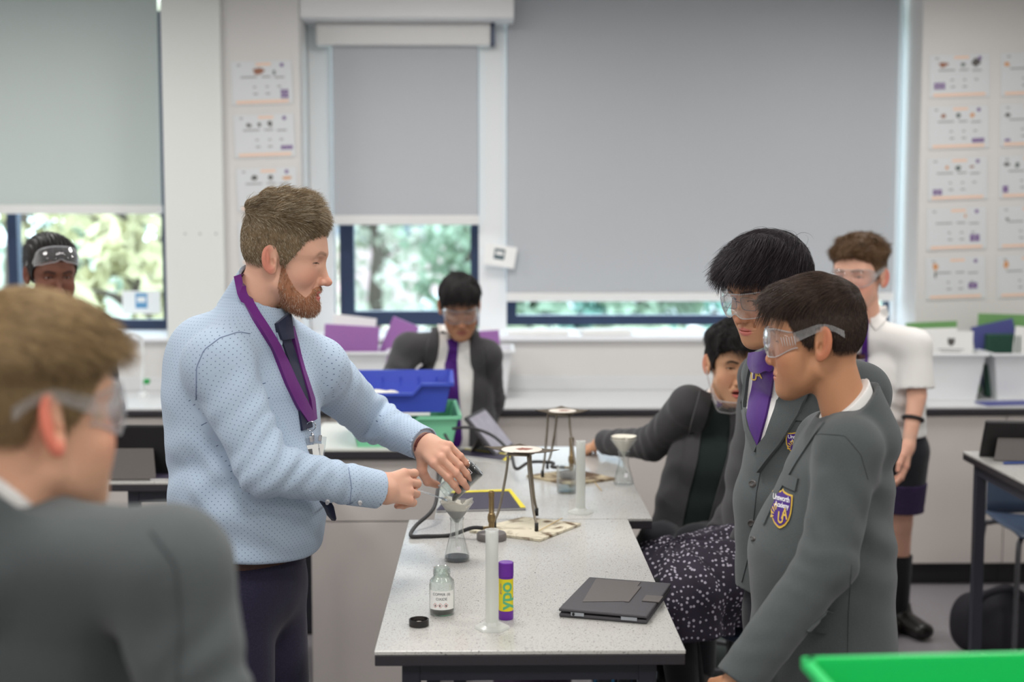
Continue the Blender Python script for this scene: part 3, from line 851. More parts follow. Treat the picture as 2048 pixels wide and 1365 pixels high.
gd.build('graduation', M_THREAD, r)
lp = MB(); ring = [MBk @ Vector(((BR+.001)*cos(t), (BR+.001)*sin(t), BL)) for t in np.linspace(0, 2*pi, 49)]; lp.tube(ring, .0014, 8); lp.build('rolled_lip', M_LAB_GLASS, r, True)
# powder lies along the lower wall of the tilted beaker
def pw(p):
    Mi = np.array(MBk.inverted()); q = p @ Mi[:3, :3].T.astype(F32) + Mi[:3, 3].astype(F32)
    d = np.maximum(np.maximum(np.linalg.norm(q[:, :2], axis=1) - (BR-.0018), .004 - q[:, 2]), q[:, 2]-(BL-.001))
    top = p[:, 2] - (BK0[2] + .012 - (BK0[2]-BK1[2]+.030)*np.clip(q[:, 2]/BL, 0, 1)) + .0015*wob(p, 60, 3)
    return np.maximum(d, top)
cc = (BK0+BK1)/2; V, Q = mesh_field(pw, cc-.07, cc+.07, .0018)
tag(link('copper_oxide_powder', mesh_np('copper_oxide_powder', V, Q), M_CUO, None, True), 'black powder sliding inside the tilted glass beaker', 'powder', kind='stuff')
# spatula held by the teacher
SP0, SP1 = P(846, 984, FL[1]-.16), P(893, 1001, FL[1]-.006)
sp = MB(); dv = SP1-SP0; s0 = SP0 - dv*.2; sp.tube([s0, SP0 + dv*.8], .0017, 10)
M_ = cylM(SP0 + dv*.78, SP1 + dv*.16); L_ = float(np.linalg.norm(dv))*.4
sp.box((-.0012, -.004, 0), (.0012, .004, L_), .0008, M_)
tag(sp.build('spatula', thin_glass('clear_rod', (232, 236, 240), .5, .03, .25), None, autosm=40), 'thin clear spatula in the teacher\'s fist, touching the funnel', 'spatula')

def burner(c, hoff, label, s=1.0):
    M = T(c, 0, 0, 0, s); r = empty('bunsen_burner', c, label, 'burner', 'bunsen burners')
    MB().lathe([(0, 0), (.037, 0), (.0385, .003), (.0385, .014), (.036, .0185), (.016, .022), (.0, .022)], M, 40).build('base', M_CASTGREY, r, autosm=40)
    MB().lathe([(.0075, .021), (.0075, .045), (.0092, .046), (.0092, .068), (.0075, .069), (.0068, .070), (.0068, .112), (.0078, .113), (.0078, .126), (.0062, .127), (.0062, .1)], M, 28).build('barrel', M_BRASS, r, autosm=40)
    MB().lathe([(.0098, .050), (.0102, .051), (.0102, .062), (.0098, .063)], M, 24).build('air_collar', M_BRASS, r, autosm=40)
    h = unit((hoff[0], hoff[1], 0)); MB().tube([Vector(c)+Vector(h)*.006*s+Vector((0, 0, .030*s)), Vector(c)+Vector(h)*.045*s+Vector((0, 0, .030*s))], .004*s, 12).build('gas_inlet', M_BRASS, r, True)
    return Vector(c)+Vector(h)*.022*s+Vector((0, 0, .030*s))
B1 = PZ(983, 1080, ZT); B1[2] = ZT+.0003
hp = burner(B1, (-1, .05), 'bunsen burner with brass barrel and grey base beside the heatproof mat')
h1 = [hp, hp+Vector((-.03, .0, 0)), PZ(900, 1071, ZT+.006), PZ(850, 1073, ZT+.006), PZ(822, 1072, ZT+.007), PZ(832, 1052, ZT+.015), P(868, 1016, 3.78), P(880, 960, 3.95), P(905, 905, 4.5), P(890, 870, 4.75)]
MBh = MB(); MBh.tube(spline(h1, 8), .0052, 12); tag(MBh.build('rubber_hose', M_RUBBER, None, True), 'black rubber hose looping off the table to the nearer bunsen burner', 'hose', 'gas hoses')
M_MAT = mat('heatproof_mat', (208, 200, 178), rough=.9, bump=.2, bscale=80)
def stain(m, dark, scale, lo, hi):
    nt = m.node_tree; b = nt.nodes['Principled BSDF']; tc = nt.nodes['Texture Coordinate']
    n = nt.nodes.new('ShaderNodeTexNoise'); n.inputs['Scale'].default_value = scale; n.inputs['Detail'].default_value = 5; n.inputs['Distortion'].default_value = 1.6
    rp = nt.nodes.new('ShaderNodeValToRGB'); rp.color_ramp.elements[0].position = lo; rp.color_ramp.elements[0].color = b.inputs['Base Color'].default_value
    rp.color_ramp.elements[1].position = hi; rp.color_ramp.elements[1].color = lin(dark) + (1,)
    nt.links.new(tc.outputs['Object'], n.inputs['Vector']); nt.links.new(n.outputs['Fac'], rp.inputs['Fac']); nt.links.new(rp.outputs['Color'], b.inputs['Base Color'])
stain(M_MAT, (96, 74, 50), 13, .50, .66)
M_MAT2 = mat('scorched_mat', (190, 176, 146), rough=.9, bump=.2, bscale=80); stain(M_MAT2, (88, 66, 46), 9, .38, .55)
def hmat(px4, label, m):
    pts = [PZ(*q, ZT)[:2] for q in px4]; z0 = ZT+.0004
    o = MB().prism([tuple(p) for p in pts], z0, z0+.007, bev=.001).build('heatproof_mat', m, None)
    return tag(o, label, 'mat', 'heatproof mats')
hmat(((1080, 1085), (1162, 1052), (1046, 1039), (938, 1066)), 'cream heatproof mat with brown stains under the nearer tripod', M_MAT)
def tripod(feet, top, r, label, gauze_pts, gl):
    """feet = three points, top = centre of the ring"""
    t = empty('tripod', (top[0], top[1], feet[0][2]), label, 'tripod', 'laboratory tripods')
    top = Vector(top); rg = MB(); tops = []
    for f in feet:
        d = Vector(f)-top; d.z = 0; d.normalize(); tops.append(top + d*r*.86)
    rg.tube([tops[0], tops[1], tops[2], tops[0]], .0042, 8)
    ring = [top + Vector((r*.62*cos(a), r*.62*sin(a), 0)) for a in np.linspace(0, 2*pi, 33)]; rg.tube(ring, .003, 8)
    rg.build('ring', M_ROD, t, True)
    for f, tp in zip(feet, tops):
        f = Vector(f); d = f-tp; d.z = 0
        l = MB().tube(spline([tp + Vector((0, 0, -.002)), tp + (f-tp)*.25 - d*.12, f + (tp-f)*.28 - d*.1, f + Vector((0, 0, .018))], 6), .0036, 10).build('leg', M_ROD, t, True)
        MB().tube([f + Vector((0, 0, .0005)), f + Vector((0, 0, .022))], .0052, 10).build('leg_tip', M_BLACK, l, True)
    g = empty('wire_gauze', top, gl, 'gauze', 'wire gauzes on the tripods'); z = top.z + .0062
    G = [(p[0], p[1], z) for p in gauze_pts]; rows = []
    for i in range(9):
        u = i/8; row = []
        for j in range(9):
            v = j/8; p = np.array(G[0])*(1-u)*(1-v) + np.array(G[1])*u*(1-v) + np.array(G[2])*u*v + np.array(G[3])*(1-u)*v
            row.append((p[0], p[1], p[2] + .004*((2*u-1)**2*(2*v-1)**2)))
        rows.append(row)
    MB().grid(rows, thick=.0012).build('mesh_square', M_GAUZE, g)
    c = sum((Vector(p) for p in G), Vector())/4; rr = (Vector(G[0])-Vector(G[1])).length*.36
    MB().lathe([(0, .0022), (rr*.96, .0022), (rr, .0012), (rr, .0004)], T(c), 40).build('ceramic_disc', M_CERAMIC, g, autosm=40)
    sc = MB(); rs = np.random.RandomState(4); vs = [(c.x + rr*.45*(.6+.4*rs.rand())*cos(a)+rr*.1, c.y + rr*.40*(.6+.4*rs.rand())*sin(a)) for a in np.linspace(0, 2*pi, 22, endpoint=False)]
    sc.prism(vs, c.z+.0023, c.z+.0026); sc.build('scorch_mark', M_SCORCH, g)
zm = ZT+.0078
f1, f2, f3 = PZ(1072, 1062, zm), PZ(1066, 1040, zm), PZ(988, 1056, zm)
f1 = PZ(1073, 1063, zm); f2 = PZ(1060, 1042, zm) + np.array((.02, .06, 0)); f3 = PZ(989, 1056, zm)
tc0 = (f1+f3+f2)/3; zg = float(P(1045, 906, tc0[1])[2])
ctr = P(1045, 904, tc0[1]); ctr[2] = zg
gp = [PZ(968, 898, zg), PZ(1048, 912, zg), PZ(1119, 905, zg), PZ(1040, 893, zg)]
gc = sum(gp)/4
tripod([f1, f2, f3], (gc[0], gc[1], zg-.004), .058, 'steel tripod straddling the stained cream mat', gp, 'scorched wire gauze with white ceramic centre on the nearer tripod')
tag(MB().tube([PZ(1078, 1062, ZT+.0115), PZ(1124, 1037, ZT+.012)], .0014, 6).build('wooden_splint', M_WOOD, None), 'wooden splint lying on the stained cream mat', 'splint')

# reagent bottle, cap
def wrap(polys, R, z0, c, a0=-pi/2, vertical=False):
    """wrap outlines round a cylinder of radius R at c; a0 = facing direction"""
    out = []
    for V, F in polys:
        if not len(V): continue
        x, y = (V[:, 0], V[:, 1]) if not vertical else (-V[:, 1], V[:, 0])
        an = a0 + x/R
        out.append((np.stack([c[0]+R*np.cos(an), c[1]+R*np.sin(an), c[2]+z0+y], 1), F))
    return out
def polymesh(name, parts, m, parent):
    Vs, Fs, b = [], [], 0
    for V, F in parts:
        Vs.append(V); Fs += [tuple(i+b for i in f) for f in F]; b += len(V)
    me = bpy.data.meshes.new(name); me.from_pydata(np.concatenate(Vs).tolist(), [], Fs); me.update(); return link(name, me, m, parent)
def shift(t, dx, dy): return (t[0] + np.array((dx, dy)), t[1]) if len(t[0]) else t
BT = PZ(884, 1228, ZT); BT[2] = ZT+.0003
r = empty('reagent_bottle', BT, 'open glass bottle labelled copper oxide, dark powder at the bottom', 'bottle')
M = T(BT)
MB().lathe([(0, .001), (.0235, .0), (.0262, .003), (.0266, .010), (.0266, .064), (.0250, .073), (.0185, .080), (.0172, .083), (.0172, .097), (.0182, .0985), (.0172, .100), (.0150, .0995), (.0148, .086), (.0162, .081), (.0235, .071)], M, 44).build('glass_wall', thin_glass('greenish_glass', (243, 247, 244), .25, .02, .06), r, autosm=60)
th = MB()
for z in (.086, .090, .094): th.tube([M @ Vector((.0178*cos(a), .0178*sin(a), z)) for a in np.linspace(0, 2*pi, 33)], .0012, 6)
th.build('neck_thread', M_LAB_GLASS, r, True)
def dusty(p):
    q = p - BT.astype(F32); return np.maximum(np.linalg.norm(q[:, :2], axis=1) - .0248, np.maximum(.0025-q[:, 2], q[:, 2] - .0105 - .0012*wob(p, 70, 2)))
V, Q = mesh_field(dusty, BT-.03, BT+.05, .0016)
link('powder', mesh_np('powder', V, Q), mat('grey_black_powder', (62, 60, 58), rough=.95, var=.4, vscale=400), r, True)['kind'] = 'stuff'
fa = atan2(CAM[1]-BT[1], CAM[0]-BT[0])
lab = MB(); lab.grid([[(BT[0]+.0269*cos(fa+t), BT[1]+.0269*sin(fa+t), BT[2]+z) for t in np.linspace(-1.15, 1.1, 20)] for z in (.0145, .0275, .041, .0545)])
lb = lab.build('label', M_PAPER, r, True)
words = [shift(text_mesh('COPPER (II)', .0078, fine=.004), -.001, .0475), shift(text_mesh('OXIDE', .0082, fine=.004), -.001, .0375)]
polymesh('lettering', wrap(words, .0272, 0, BT, fa), mat('dark_print', (50, 50, 56), rough=.7), lb)
dia = []
for x in (-.0150, -.0035, .0085):
    o_, i_ = .0052, .0043; P8 = np.array([(0, -o_), (o_, 0), (0, o_), (-o_, 0), (0, -i_), (i_, 0), (0, i_), (-i_, 0)]) + np.array((x, .0240))
    dia.append((P8, [(k, (k+1) % 4, 4+(k+1) % 4, 4+k) for k in range(4)]))
polymesh('hazard_diamond', wrap(dia, .0272, 0, BT, fa), mat('red_print', (196, 60, 60), rough=.7), lb)
sym = [(np.array([(x-.0008, .0218), (x+.0010, .0218), (x+.0016, .0240), (x+.0004, .0262), (x-.0012, .0248)]), [(0, 1, 2, 3, 4)]) for x in (-.0150, -.0045, .0085)] + [(np.array([(.0078, .0216), (.0112, .0216), (.0112, .0224), (.0078, .0224)]), [(0, 1, 2, 3)])]
polymesh('hazard_symbol', wrap(sym, .0272, 0, BT, fa), M_BLACK, lb)
CP = PZ(838, 1252, ZT); CP[2] = ZT+.0003
r = empty('bottle_cap', CP, 'black screw cap lying upside down beside the copper oxide bottle', 'cap')
MB().lathe([(0, .001), (.0195, 0), (.0205, .001), (.0205, .0135), (.0195, .0142), (.0180, .0138), (.0178, .004), (0, .0038)], T(CP), 40).build('cap_shell', mat('black_bakelite', (34, 31, 31), rough=.3), r, autosm=40)
MB().lathe([(0, .0055), (.0125, .0055), (.0125, .0045)], T(CP), 24).build('liner', M_CERAMIC, r)

# measuring cylinders
def cylinder(c, label, h=.205, R=.0132):
    r = empty('measuring_cylinder', c, label, 'measuring cylinder', 'plastic measuring cylinders'); M = T(c)
    MB().lathe([(R, .012), (R, h-.003), (R+.0012, h), (R-.0008, h), (R-.0016, h-.004), (R-.0016, .014), (0, .013)], M, 36).build('tube', M_FROST, r, autosm=50)
    MB().lathe([(0, .0), (.036, .0), (.0365, .002), (.0345, .0055), (.020, .0085), (R+.003, .013), (R, .016)], M, 6).build('hexagonal_foot', M_FROST, r, autosm=30)
    gr = MB(); fa = atan2(CAM[1]-c[1], CAM[0]-c[0])
    for i in range(28):
        z = .035 + i*.0055; w_ = .55 if i % 5 == 0 else .3
        gr.grid([[(c[0]+(R+.0002)*cos(fa+.1+t), c[1]+(R+.0002)*sin(fa+.1+t), c[2]+zz) for t in np.linspace(0, w_, 4)] for zz in (z, z+.0004)])
    gr.build('graduation', M_FROST, r)
    sp_ = MB(); sp_.grid([[(c[0]+cos(fa+t)*(R+k), c[1]+sin(fa+t)*(R+k), c[2]+h-.014+zz) for t in (-.35, 0, .35)] for k, zz in ((-.0005, 0), (.0015, .008), (.005, .0145))]); sp_.build('spout', M_FROST, r, True)
    return r
MC = PZ(984, 1258, ZT); MC[2] = ZT+.0003
cylinder(MC, 'frosted plastic measuring cylinder in front of the glue stick')
# glue stick
GS = PZ(1012, 1238, ZT); GS[2] = ZT+.0003; GR = .0152
M_GP = mat('purple_plastic', (104, 42, 152), rough=.35)
M_YEL = mat('yellow_label', (226, 208, 36), rough=.5)
r = empty('glue_stick', GS, 'purple and yellow glue stick standing upright on the table', 'glue stick'); M = T(GS)
MB().lathe([(0, 0), (GR, 0), (GR+.0004, .001), (GR+.0004, .018), (GR-.0004, .0185)], M, 40).build('turning_base', M_GP, r, autosm=40)
MB().lathe([(GR-.0006, .0186), (GR, .0188), (GR, .0865), (GR-.0006, .0867)], M, 40).build('barrel', M_YEL, r, autosm=40)
MB().lathe([(GR+.0002, .0868), (GR+.0002, .0895), (GR-.0004, .0898), (GR-.0004, .0905), (GR+.0006, .091), (GR+.0006, .119), (GR-.001, .1205), (0, .1212)], M, 40).build('cap', M_GP, r, autosm=40)
fa = atan2(CAM[1]-GS[1], CAM[0]-GS[0])
tx = text_mesh('ypo', .041, True, .95, fine=.004); polymesh('lettering', wrap([shift(tx, .052, -.001)], GR+.0003, 0, GS, fa-.05, True), mat('teal_print', (96, 176, 128), rough=.5), r)
tx2 = text_mesh('glue stick', .006); polymesh('small_lettering', wrap([shift(tx2, .066, .0125)], GR+.0003, 0, GS, fa, True), M_GP, r)

# tablets
M_CASE = mat('charcoal_tablet_case', (66, 64, 68), rough=.6, bump=.25, bscale=500)
M_CASEB = mat('brown_grey_panel', (88, 82, 80), rough=.55)
M_SILV = mat('silver_edge', (170, 176, 184), rough=.3, metal=.8)
def tablet_flat():
    z0 = ZT+.0004
    A0, B0, C0, D0 = [PZ(*q, ZT+.012) for q in ((1117, 1222), (1288, 1240), (1347, 1172), (1180, 1162))]
    o = (A0+B0+C0+D0)/4; x = unit((B0-A0)+(C0-D0)); x[2] = 0; x = unit(x); y = np.cross((0, 0, 1), x)
    w_ = (np.linalg.norm(B0-A0)+np.linalg.norm(C0-D0))/2; d_ = (np.linalg.norm(D0-A0)+np.linalg.norm(C0-B0))/2
    o[2] = z0; M = frame(o, x, y, (0, 0, 1)); r = empty('tablet_computer', o, 'closed tablet in a charcoal folio case lying on the nearer table', 'tablet', 'tablets in cases')
    w_, d_ = w_/2, d_/2
    MB().box((-w_, -d_, 0), (w_, d_, .0085), .003, M).build('case_tray', M_CASE, r)
    MB().box((-w_+.004, -d_+.004, .0086), (w_-.004, d_-.004, .0118)).build('tablet_edge', M_SILV, r)
    bm = MB(); bm.box((-w_-.001, -d_-.001, .0119), (w_+.001, d_+.001, .0185), .003, M); bm.build('folio_cover', M_CASE, r)
    bp = MB(); bp.bm.free(); bp = MB(); bp.prism([(-w_*.62, -d_*.55), (w_*.30, -d_*.32), (w_*.30, d_*.9), (-w_*.80, d_*.9)], .0186, .0196, M=M, bev=.0006); bp.build('stand_flap', M_CASEB, r)
    MB().box((w_*.28, -d_*.36, .0186), (w_*.40, d_*.60, .0206), .001, M).build('flap_ridge', M_CASEB, r)
    MB().box((w_*.66, -d_*.25, .0186), (w_+.006, d_*.10, .0212), .001, M).build('strap', M_CASEB, r)
    for a, b in ((-w_*.72, -w_*.42), (w_*.42, w_*.78)): MB().box((a, -d_-.0016, .0055), (b, -d_-.0008, .0125), 0, M).build('port_cutout', M_SILV, r)
    MB().lathe([(0, 0), (.003, 0), (.003, .001), (0, .001)], M @ T((-w_*.66, -d_-.002, .009), 0, pi/2), 16).build('camera_hole', M_BLACK, r)
tablet_flat()
def tablet_tent(c, w_, h_, rz, tilt, label, screen=True, kick=True):
    """standing tablet leaning back by tilt; local -y is its front"""
    M = T(c, rz); r = empty('tablet_computer', c, label, 'tablet', 'tablets in cases')
    L = M @ Matrix.Rotation(-tilt, 4, 'X')
    MB().box((-w_/2, 0, .004), (w_/2, .014, h_), .005, L).build('case_tray', M_CASE if screen else M_BLACK, r)
    if screen:
        MB().box((-w_/2+.012, -.0012, .016), (w_/2-.012, -.0002, h_-.012), 0, L).build('screen', mat('grey_lilac_screen', (150, 146, 158), rough=.12, var=.35, vscale=22, emit=(150, 146, 158), estr=.12), r)
    dz = h_*cos(tilt); yb = sin(tilt)*h_
    if kick:
        kx = w_*.30; z1 = h_*.55*cos(tilt); y1 = h_*.55*sin(tilt)+.014
        k = MB(); k.grid([[M @ Vector((-kx, y1, z1)), M @ Vector((kx, y1, z1))], [M @ Vector((-kx*1.25, y1+z1*.50, .004)), M @ Vector((kx*1.25, y1+z1*.50, .004))]], thick=.004); k.build('kickstand', M_CASEB, r)
    return r
q = PZ(268, 962, ZT); tablet_tent((q[0]-.02, q[1]+.10, ZT), .235, .185, pi, radians(20), 'black tablet case propped up on the table behind the teacher', False)
q = PZ(2010, 912, ZT); tablet_tent((q[0]+.03, q[1]-.02, ZT), .25, .17, radians(172), radians(34), 'black tablet case tented on the table by the blue chair', False)
q = PZ(1000, 904, ZT); tablet_tent((q[0]+.025, q[1], ZT), .24, .18, radians(75), radians(40), 'tablet leaning back on its stand, grey screen, behind the nearer tripod', True)

# second table contents
M_NB = mat('dark_purple_cover', (52, 46, 66), rough=.6)
def book(px4, label, h=.007, z=ZT, m=M_NB, trim=True, grp=None, name='exercise_book'):
    pts = [PZ(*q, z)[:2] for q in px4]; r = empty(name, (pts[0][0], pts[0][1], z), label, 'book', grp)
    c = sum(pts)/4; sh = lambda k: [tuple(c+(p-c)*k) for p in pts]
    MB().prism(sh(.98), z+.0012, z+h-.0008).build('pages', M_PAPER, r)
    MB().prism(sh(1.0), z+h-.0008, z+h, bev=0).build('cover', m, r)
    MB().prism(sh(1.0), z+.0003, z+.0012, bev=0).build('back_cover', m, r)
    if trim:
        a, b = pts[1], pts[2]
        e = [tuple(a), tuple(b), tuple(b+(pts[3]-b)*.06), tuple(a+(pts[0]-a)*.06)]
        MB().prism(e, z+h+.0002, z+h+.0006).build('yellow_spine', M_YEL, r)
        a, b = pts[2], pts[3]; e = [tuple(a), tuple(b), tuple(b+(pts[0]-b)*.10), tuple(a+(pts[1]-a)*.10)]
        MB().prism(e, z+h+.0008, z+h+.0011).build('yellow_edge', M_YEL, r)
    return r
book(((872, 1026), (1052, 1021), (1022, 984), (905, 988)), 'dark purple exercise book with yellow edges behind the flask', grp='exercise books on the second table')
book(((900, 912), (1012, 926), (1025, 914), (930, 902)), 'yellow-edged exercise book under the leaning tablet', grp='exercise books on the second table')
hmat(((1140, 973), (1232, 961), (1150, 943), (1053, 955)), 'scorched brown heatproof mat on the table behind', M_MAT2)
b2 = PZ(1143, 955, ZT+.008); b2[2] = ZT+.0078
hp2 = burner(b2, (-1, .3), 'second bunsen burner, behind the beaker of water')
h2 = [hp2, hp2+Vector((-.04, .012, 0)), P(1105, 926, b2[1]+.05), P(1060, 925, b2[1]+.05), P(1032, 938, b2[1]-.05), P(1020, 905, b2[1]+.1), P(985, 872, 4.75), P(940, 856, 4.78), P(905, 858, 4.80)]
MBh = MB(); MBh.tube(spline(h2, 8), .0052, 12); tag(MBh.build('rubber_hose', M_RUBBER, None, True), 'black rubber hose arching past the leaning tablet to the further burner', 'hose', 'gas hoses')
zz = ZT+.0078; f1, f2, f3 = PZ(1158, 966, zz), PZ(1160, 950, zz), PZ(1085, 955, zz)
f2 = f2 + np.array((-.10, .10, 0)); tcx = (f1+f2+f3)/3; zg = zz + .222; cpt = P(1125, 823, tcx[1]); 
ga = [np.array((cpt[0]+.062*sx, cpt[1]+.062*sy, 0)) for sx, sy in ((-1.4, 0), (0, -1.4), (1.4, 0), (0, 1.4))]
zg = float(cpt[2]) - .006
tripod([f1, f2, f3], (cpt[0], cpt[1], zg), .056, 'steel tripod over the scorched brown mat', ga, 'wire gauze with white centre on the further tripod')
bw = PZ(1133, 986, ZT); bw[2] = ZT+.0003
r = empty('water_beaker', bw, 'clear glass beaker with a little water on the second table', 'beaker', 'glass beakers'); M = T(bw)
MB().lathe([(0, 0), (.026, 0), (.0295, .003), (.0300, .008), (.0300, .078), (.0325, .082), (.0310, .0825), (.0288, .078), (.0288, .008)], M, 44).build('glass_wall', M_LAB_GLASS, r, autosm=60)
MB().lathe([(0, .003), (.0280, .004), (.0285, .008), (.0285, .020), (0, .020)], M, 40).build('water', M_WATER, r, autosm=40)
c2 = PZ(1161, 1027, ZT); c2[2] = ZT+.0003
cylinder(c2, 'frosted plastic measuring cylinder beside the water beaker')
f2_ = PZ(1247, 970, ZT); f2_[2] = ZT+.0003
flask(f2_, 'conical flask with folded white filter cone, at the edge of the second table', False)
fc2 = (f2_[0], f2_[1], ZT+.105-.0145)
funnel(fc2, 'funnel with a clean white filter cone, near the seated boy\'s sleeve', True)
filter_paper(fc2, 'clean folded filter paper standing in the further funnel', True, False)
tag(MB().tube([PZ(1187, 962, ZT+.002), PZ(1203, 982, ZT+.002)], .0013, 6).build('wooden_splint', M_WOOD, None), 'wooden splint beside the scorched brown mat', 'splint')
q = PZ(2025, 930, ZT)
tag(MB().tube([(q[0]-.03, q[1], ZT+.005), (q[0]+.12, q[1]+.02, ZT+.005)], .0045, 10).build('pen', mat('blue_pen', (60, 80, 140), rough=.3), None), 'blue pen lying by the tented tablet case', 'pen')
q0_ = PZ(225, 962, ZT)
book(((300, 962), (352, 962), (352, 948), (310, 948)), 'yellow-edged book beside the propped black tablet', grp='exercise books on the second table')

# ---------------------------------------------------------------- posters
M_LAMI = mat('laminated_sheet', (208, 211, 213), rough=.35)
M_BAND = mat('peach_band', (232, 196, 172), rough=.5)
M_PUR = mat('purple_print', (112, 78, 138), rough=.5)
M_GPRINT = mat('grey_print', (150, 152, 152), rough=.6)
M_PRINTS = [mat('brown_print', (150, 104, 84), rough=.6), mat('dark_print_green', (96, 106, 104), rough=.6), mat('orange_print', (206, 150, 104), rough=.6), mat('black_grey_print', (88, 86, 84), rough=.6)]
def poster(px, py, label, box, pics, seed, w_=.285, h_=.202, tilt=-.035):
    c = P(px, py, YW-.004); M = frame(c, (cos(tilt), 0, -sin(tilt)*-1*-1), (0, -1, 0), (sin(tilt), 0, cos(tilt)))
    M = Matrix.Translation(Vector(c)) @ Matrix.Rotation(tilt, 4, 'Y')
    r = empty('poster', c, label, 'poster', 'laminated chemistry posters'); rs = np.random.RandomState(seed)
    MB().box((-w_/2, -.001, -h_/2), (w_/2, .001, h_/2), 0, M).build('sheet', M_LAMI, r)
    def rect(name, x0, x1, z0, z1, m, e=0): return MB().box((x0*w_/2, -.0018-e, z0*h_/2), (x1*w_/2, -.0011-e, z1*h_/2), 0, M).build(name, m, r)
    rect('band', -.88, .86, -.93, -.80, M_BAND); rect('heading', -.18, .32, .80, .92, M_BAND)
    MB().lathe([(0, 0), (.009, 0), (.009, .0006), (0, .0006)], M @ T((.68*w_/2, -.0012, .80*h_/2), 0, pi/2), 20).build('emblem', M_PUR, r)
    bx, bz, bw, bh, nc, nr = box
    b = MB()
    for i in range(nc):
        for j in range(nr):
            b.box(((bx+(i)*bw/nc+.012)*w_/2, -.0024, (bz+j*bh/nr+.012)*h_/2), ((bx+(i+1)*bw/nc-.012)*w_/2, -.0012, (bz+(j+1)*bh/nr-.012)*h_/2), 0, M)
    b.build('symbol_box', M_PUR, r)
    for (x, z, sx, sz, k) in pics:
        pt = MB(); n = 14; pts = [((x + sx*cos(a)*(.6+.5*rs.rand()))*w_/2, (z + sz*sin(a)*(.6+.5*rs.rand()))*h_/2) for a in np.linspace(0, 2*pi, n, endpoint=False)]
        pt.prism(pts, 0.0011, .0018, M=M @ Matrix(((1, 0, 0, 0), (0, 0, -1, 0), (0, 1, 0, 0), (0, 0, 0, 1)))); pt.build('picture', M_PRINTS[k], r)
    cp = MB()
    for (z, x0, x1) in ((.28, -.7, -.15), (.28, .0, .3), (.24, .42, .75), (-.18, -.3, -.2), (-.18, .12, .22), (-.18, .5, .62), (-.5, -.3, -.15), (-.5, .1, .25), (.84, -.8, -.68)):
        cp.box((x0*w_/2, -.0016, (z-.035)*h_/2), (x1*w_/2, -.0011, (z+.035)*h_/2), 0, M)
    cp.build('caption_lettering', M_GPRINT, r)
PIC3 = [(-.5, .55, .10, .13, 0), (.0, .55, .09, .14, 1), (.45, .55, .09, .12, 2)]
L_ = [(524, 166, 'poster with a brown leaf-like picture, topmost on the pillar behind the teacher', (.60, -.74, .26, .42, 2, 3), [(-.10, .55, .24, .16, 0), (.42, .45, .05, .15, 1)]),
      (529, 272, 'poster with three dark pictures in a row, second on the pillar', (.52, -.66, .40, .20, 3, 1), [(-.5, .52, .13, .10, 3), (-.15, .52, .07, .12, 3), (.2, .56, .08, .16, 3)]),
      (534, 379, 'poster with two round dark pictures, just above the teacher\'s hair', (.60, -.7, .26, .3, 2, 2), [(-.4, .55, .13, .16, 3), (.15, .55, .09, .14, 3), (.68, .5, .18, .10, 2)]),
      (538, 486, 'lowest poster on the pillar, mostly hidden by the teacher\'s head', (.60, -.7, .26, .3, 2, 2), PIC3)]
R_ = [(1919, 152, 'poster with three curved pictures, topmost of the full column over the white tub', (-.86, -.60, .38, .32, 3, 2), [(-.55, .55, .18, .14, 0), (.12, .52, .09, .10, 1), (.55, .6, .16, .22, 3)]),
      (1917, 255, 'poster with three coloured dots, second down over the white tub', (.44, -.74, .42, .22, 3, 1), PIC3),
      (1915, 358, 'poster with one dark green picture, middle of the column over the white tub', (-.84, -.74, .32, .28, 2, 2), [(-.35, .55, .06, .10, 2), (.02, .5, .11, .14, 1), (.48, .55, .1, .06, 0)]),
      (1913, 458, 'poster with only lines of print, fourth down over the white tub', (.44, -.62, .34, .34, 2, 2), [(.3, .6, .05, .10, 2)]),
      (1911, 557, 'poster with an orange flame picture, lowest over the white tub', (.42, -.52, .32, .30, 2, 2), [(-.68, .58, .10, .22, 2), (-.68, .2, .04, .2, 3)]),
      (2062, 148, 'topmost poster cut off by the frame edge', (.4, -.6, .3, .3, 2, 2), [(-.8, .5, .10, .12, 2)]),
      (2060, 250, 'second poster cut off by the frame edge', (-.86, -.74, .2, .14, 1, 1), [(-.75, .5, .10, .12, 3)]),
      (2058, 353, 'middle poster cut off by the frame edge', (-.9, -.72, .2, .32, 1, 2), [(-.75, .6, .14, .10, 3), (-.4, .55, .1, .14, 1)]),
      (2056, 454, 'fourth poster cut off by the frame edge', (.4, -.6, .3, .3, 2, 2), [(-.7, .4, .08, .08, 3)]),
      (2054, 553, 'lowest poster cut off by the frame edge, orange flame on it', (.4, -.6, .3, .3, 2, 2), [(-.72, .58, .10, .22, 2)])]
for i, a_ in enumerate(L_ + R_): poster(*a_, i)
# screws in the pillar
for i, px in enumerate((370, 400, 432)):
    p = P(px, 468, YW-.031); tag(MB().lathe([(0, 0), (.005, 0), (.004, .002), (0, .0025)], T(p, 0, pi/2), 12).build('wall_screw', M_GPRINT, None), f'{("first", "second", "third")[i]} small screw in the white pilaster, counted from the window', 'screw', 'screws in the white pilaster')

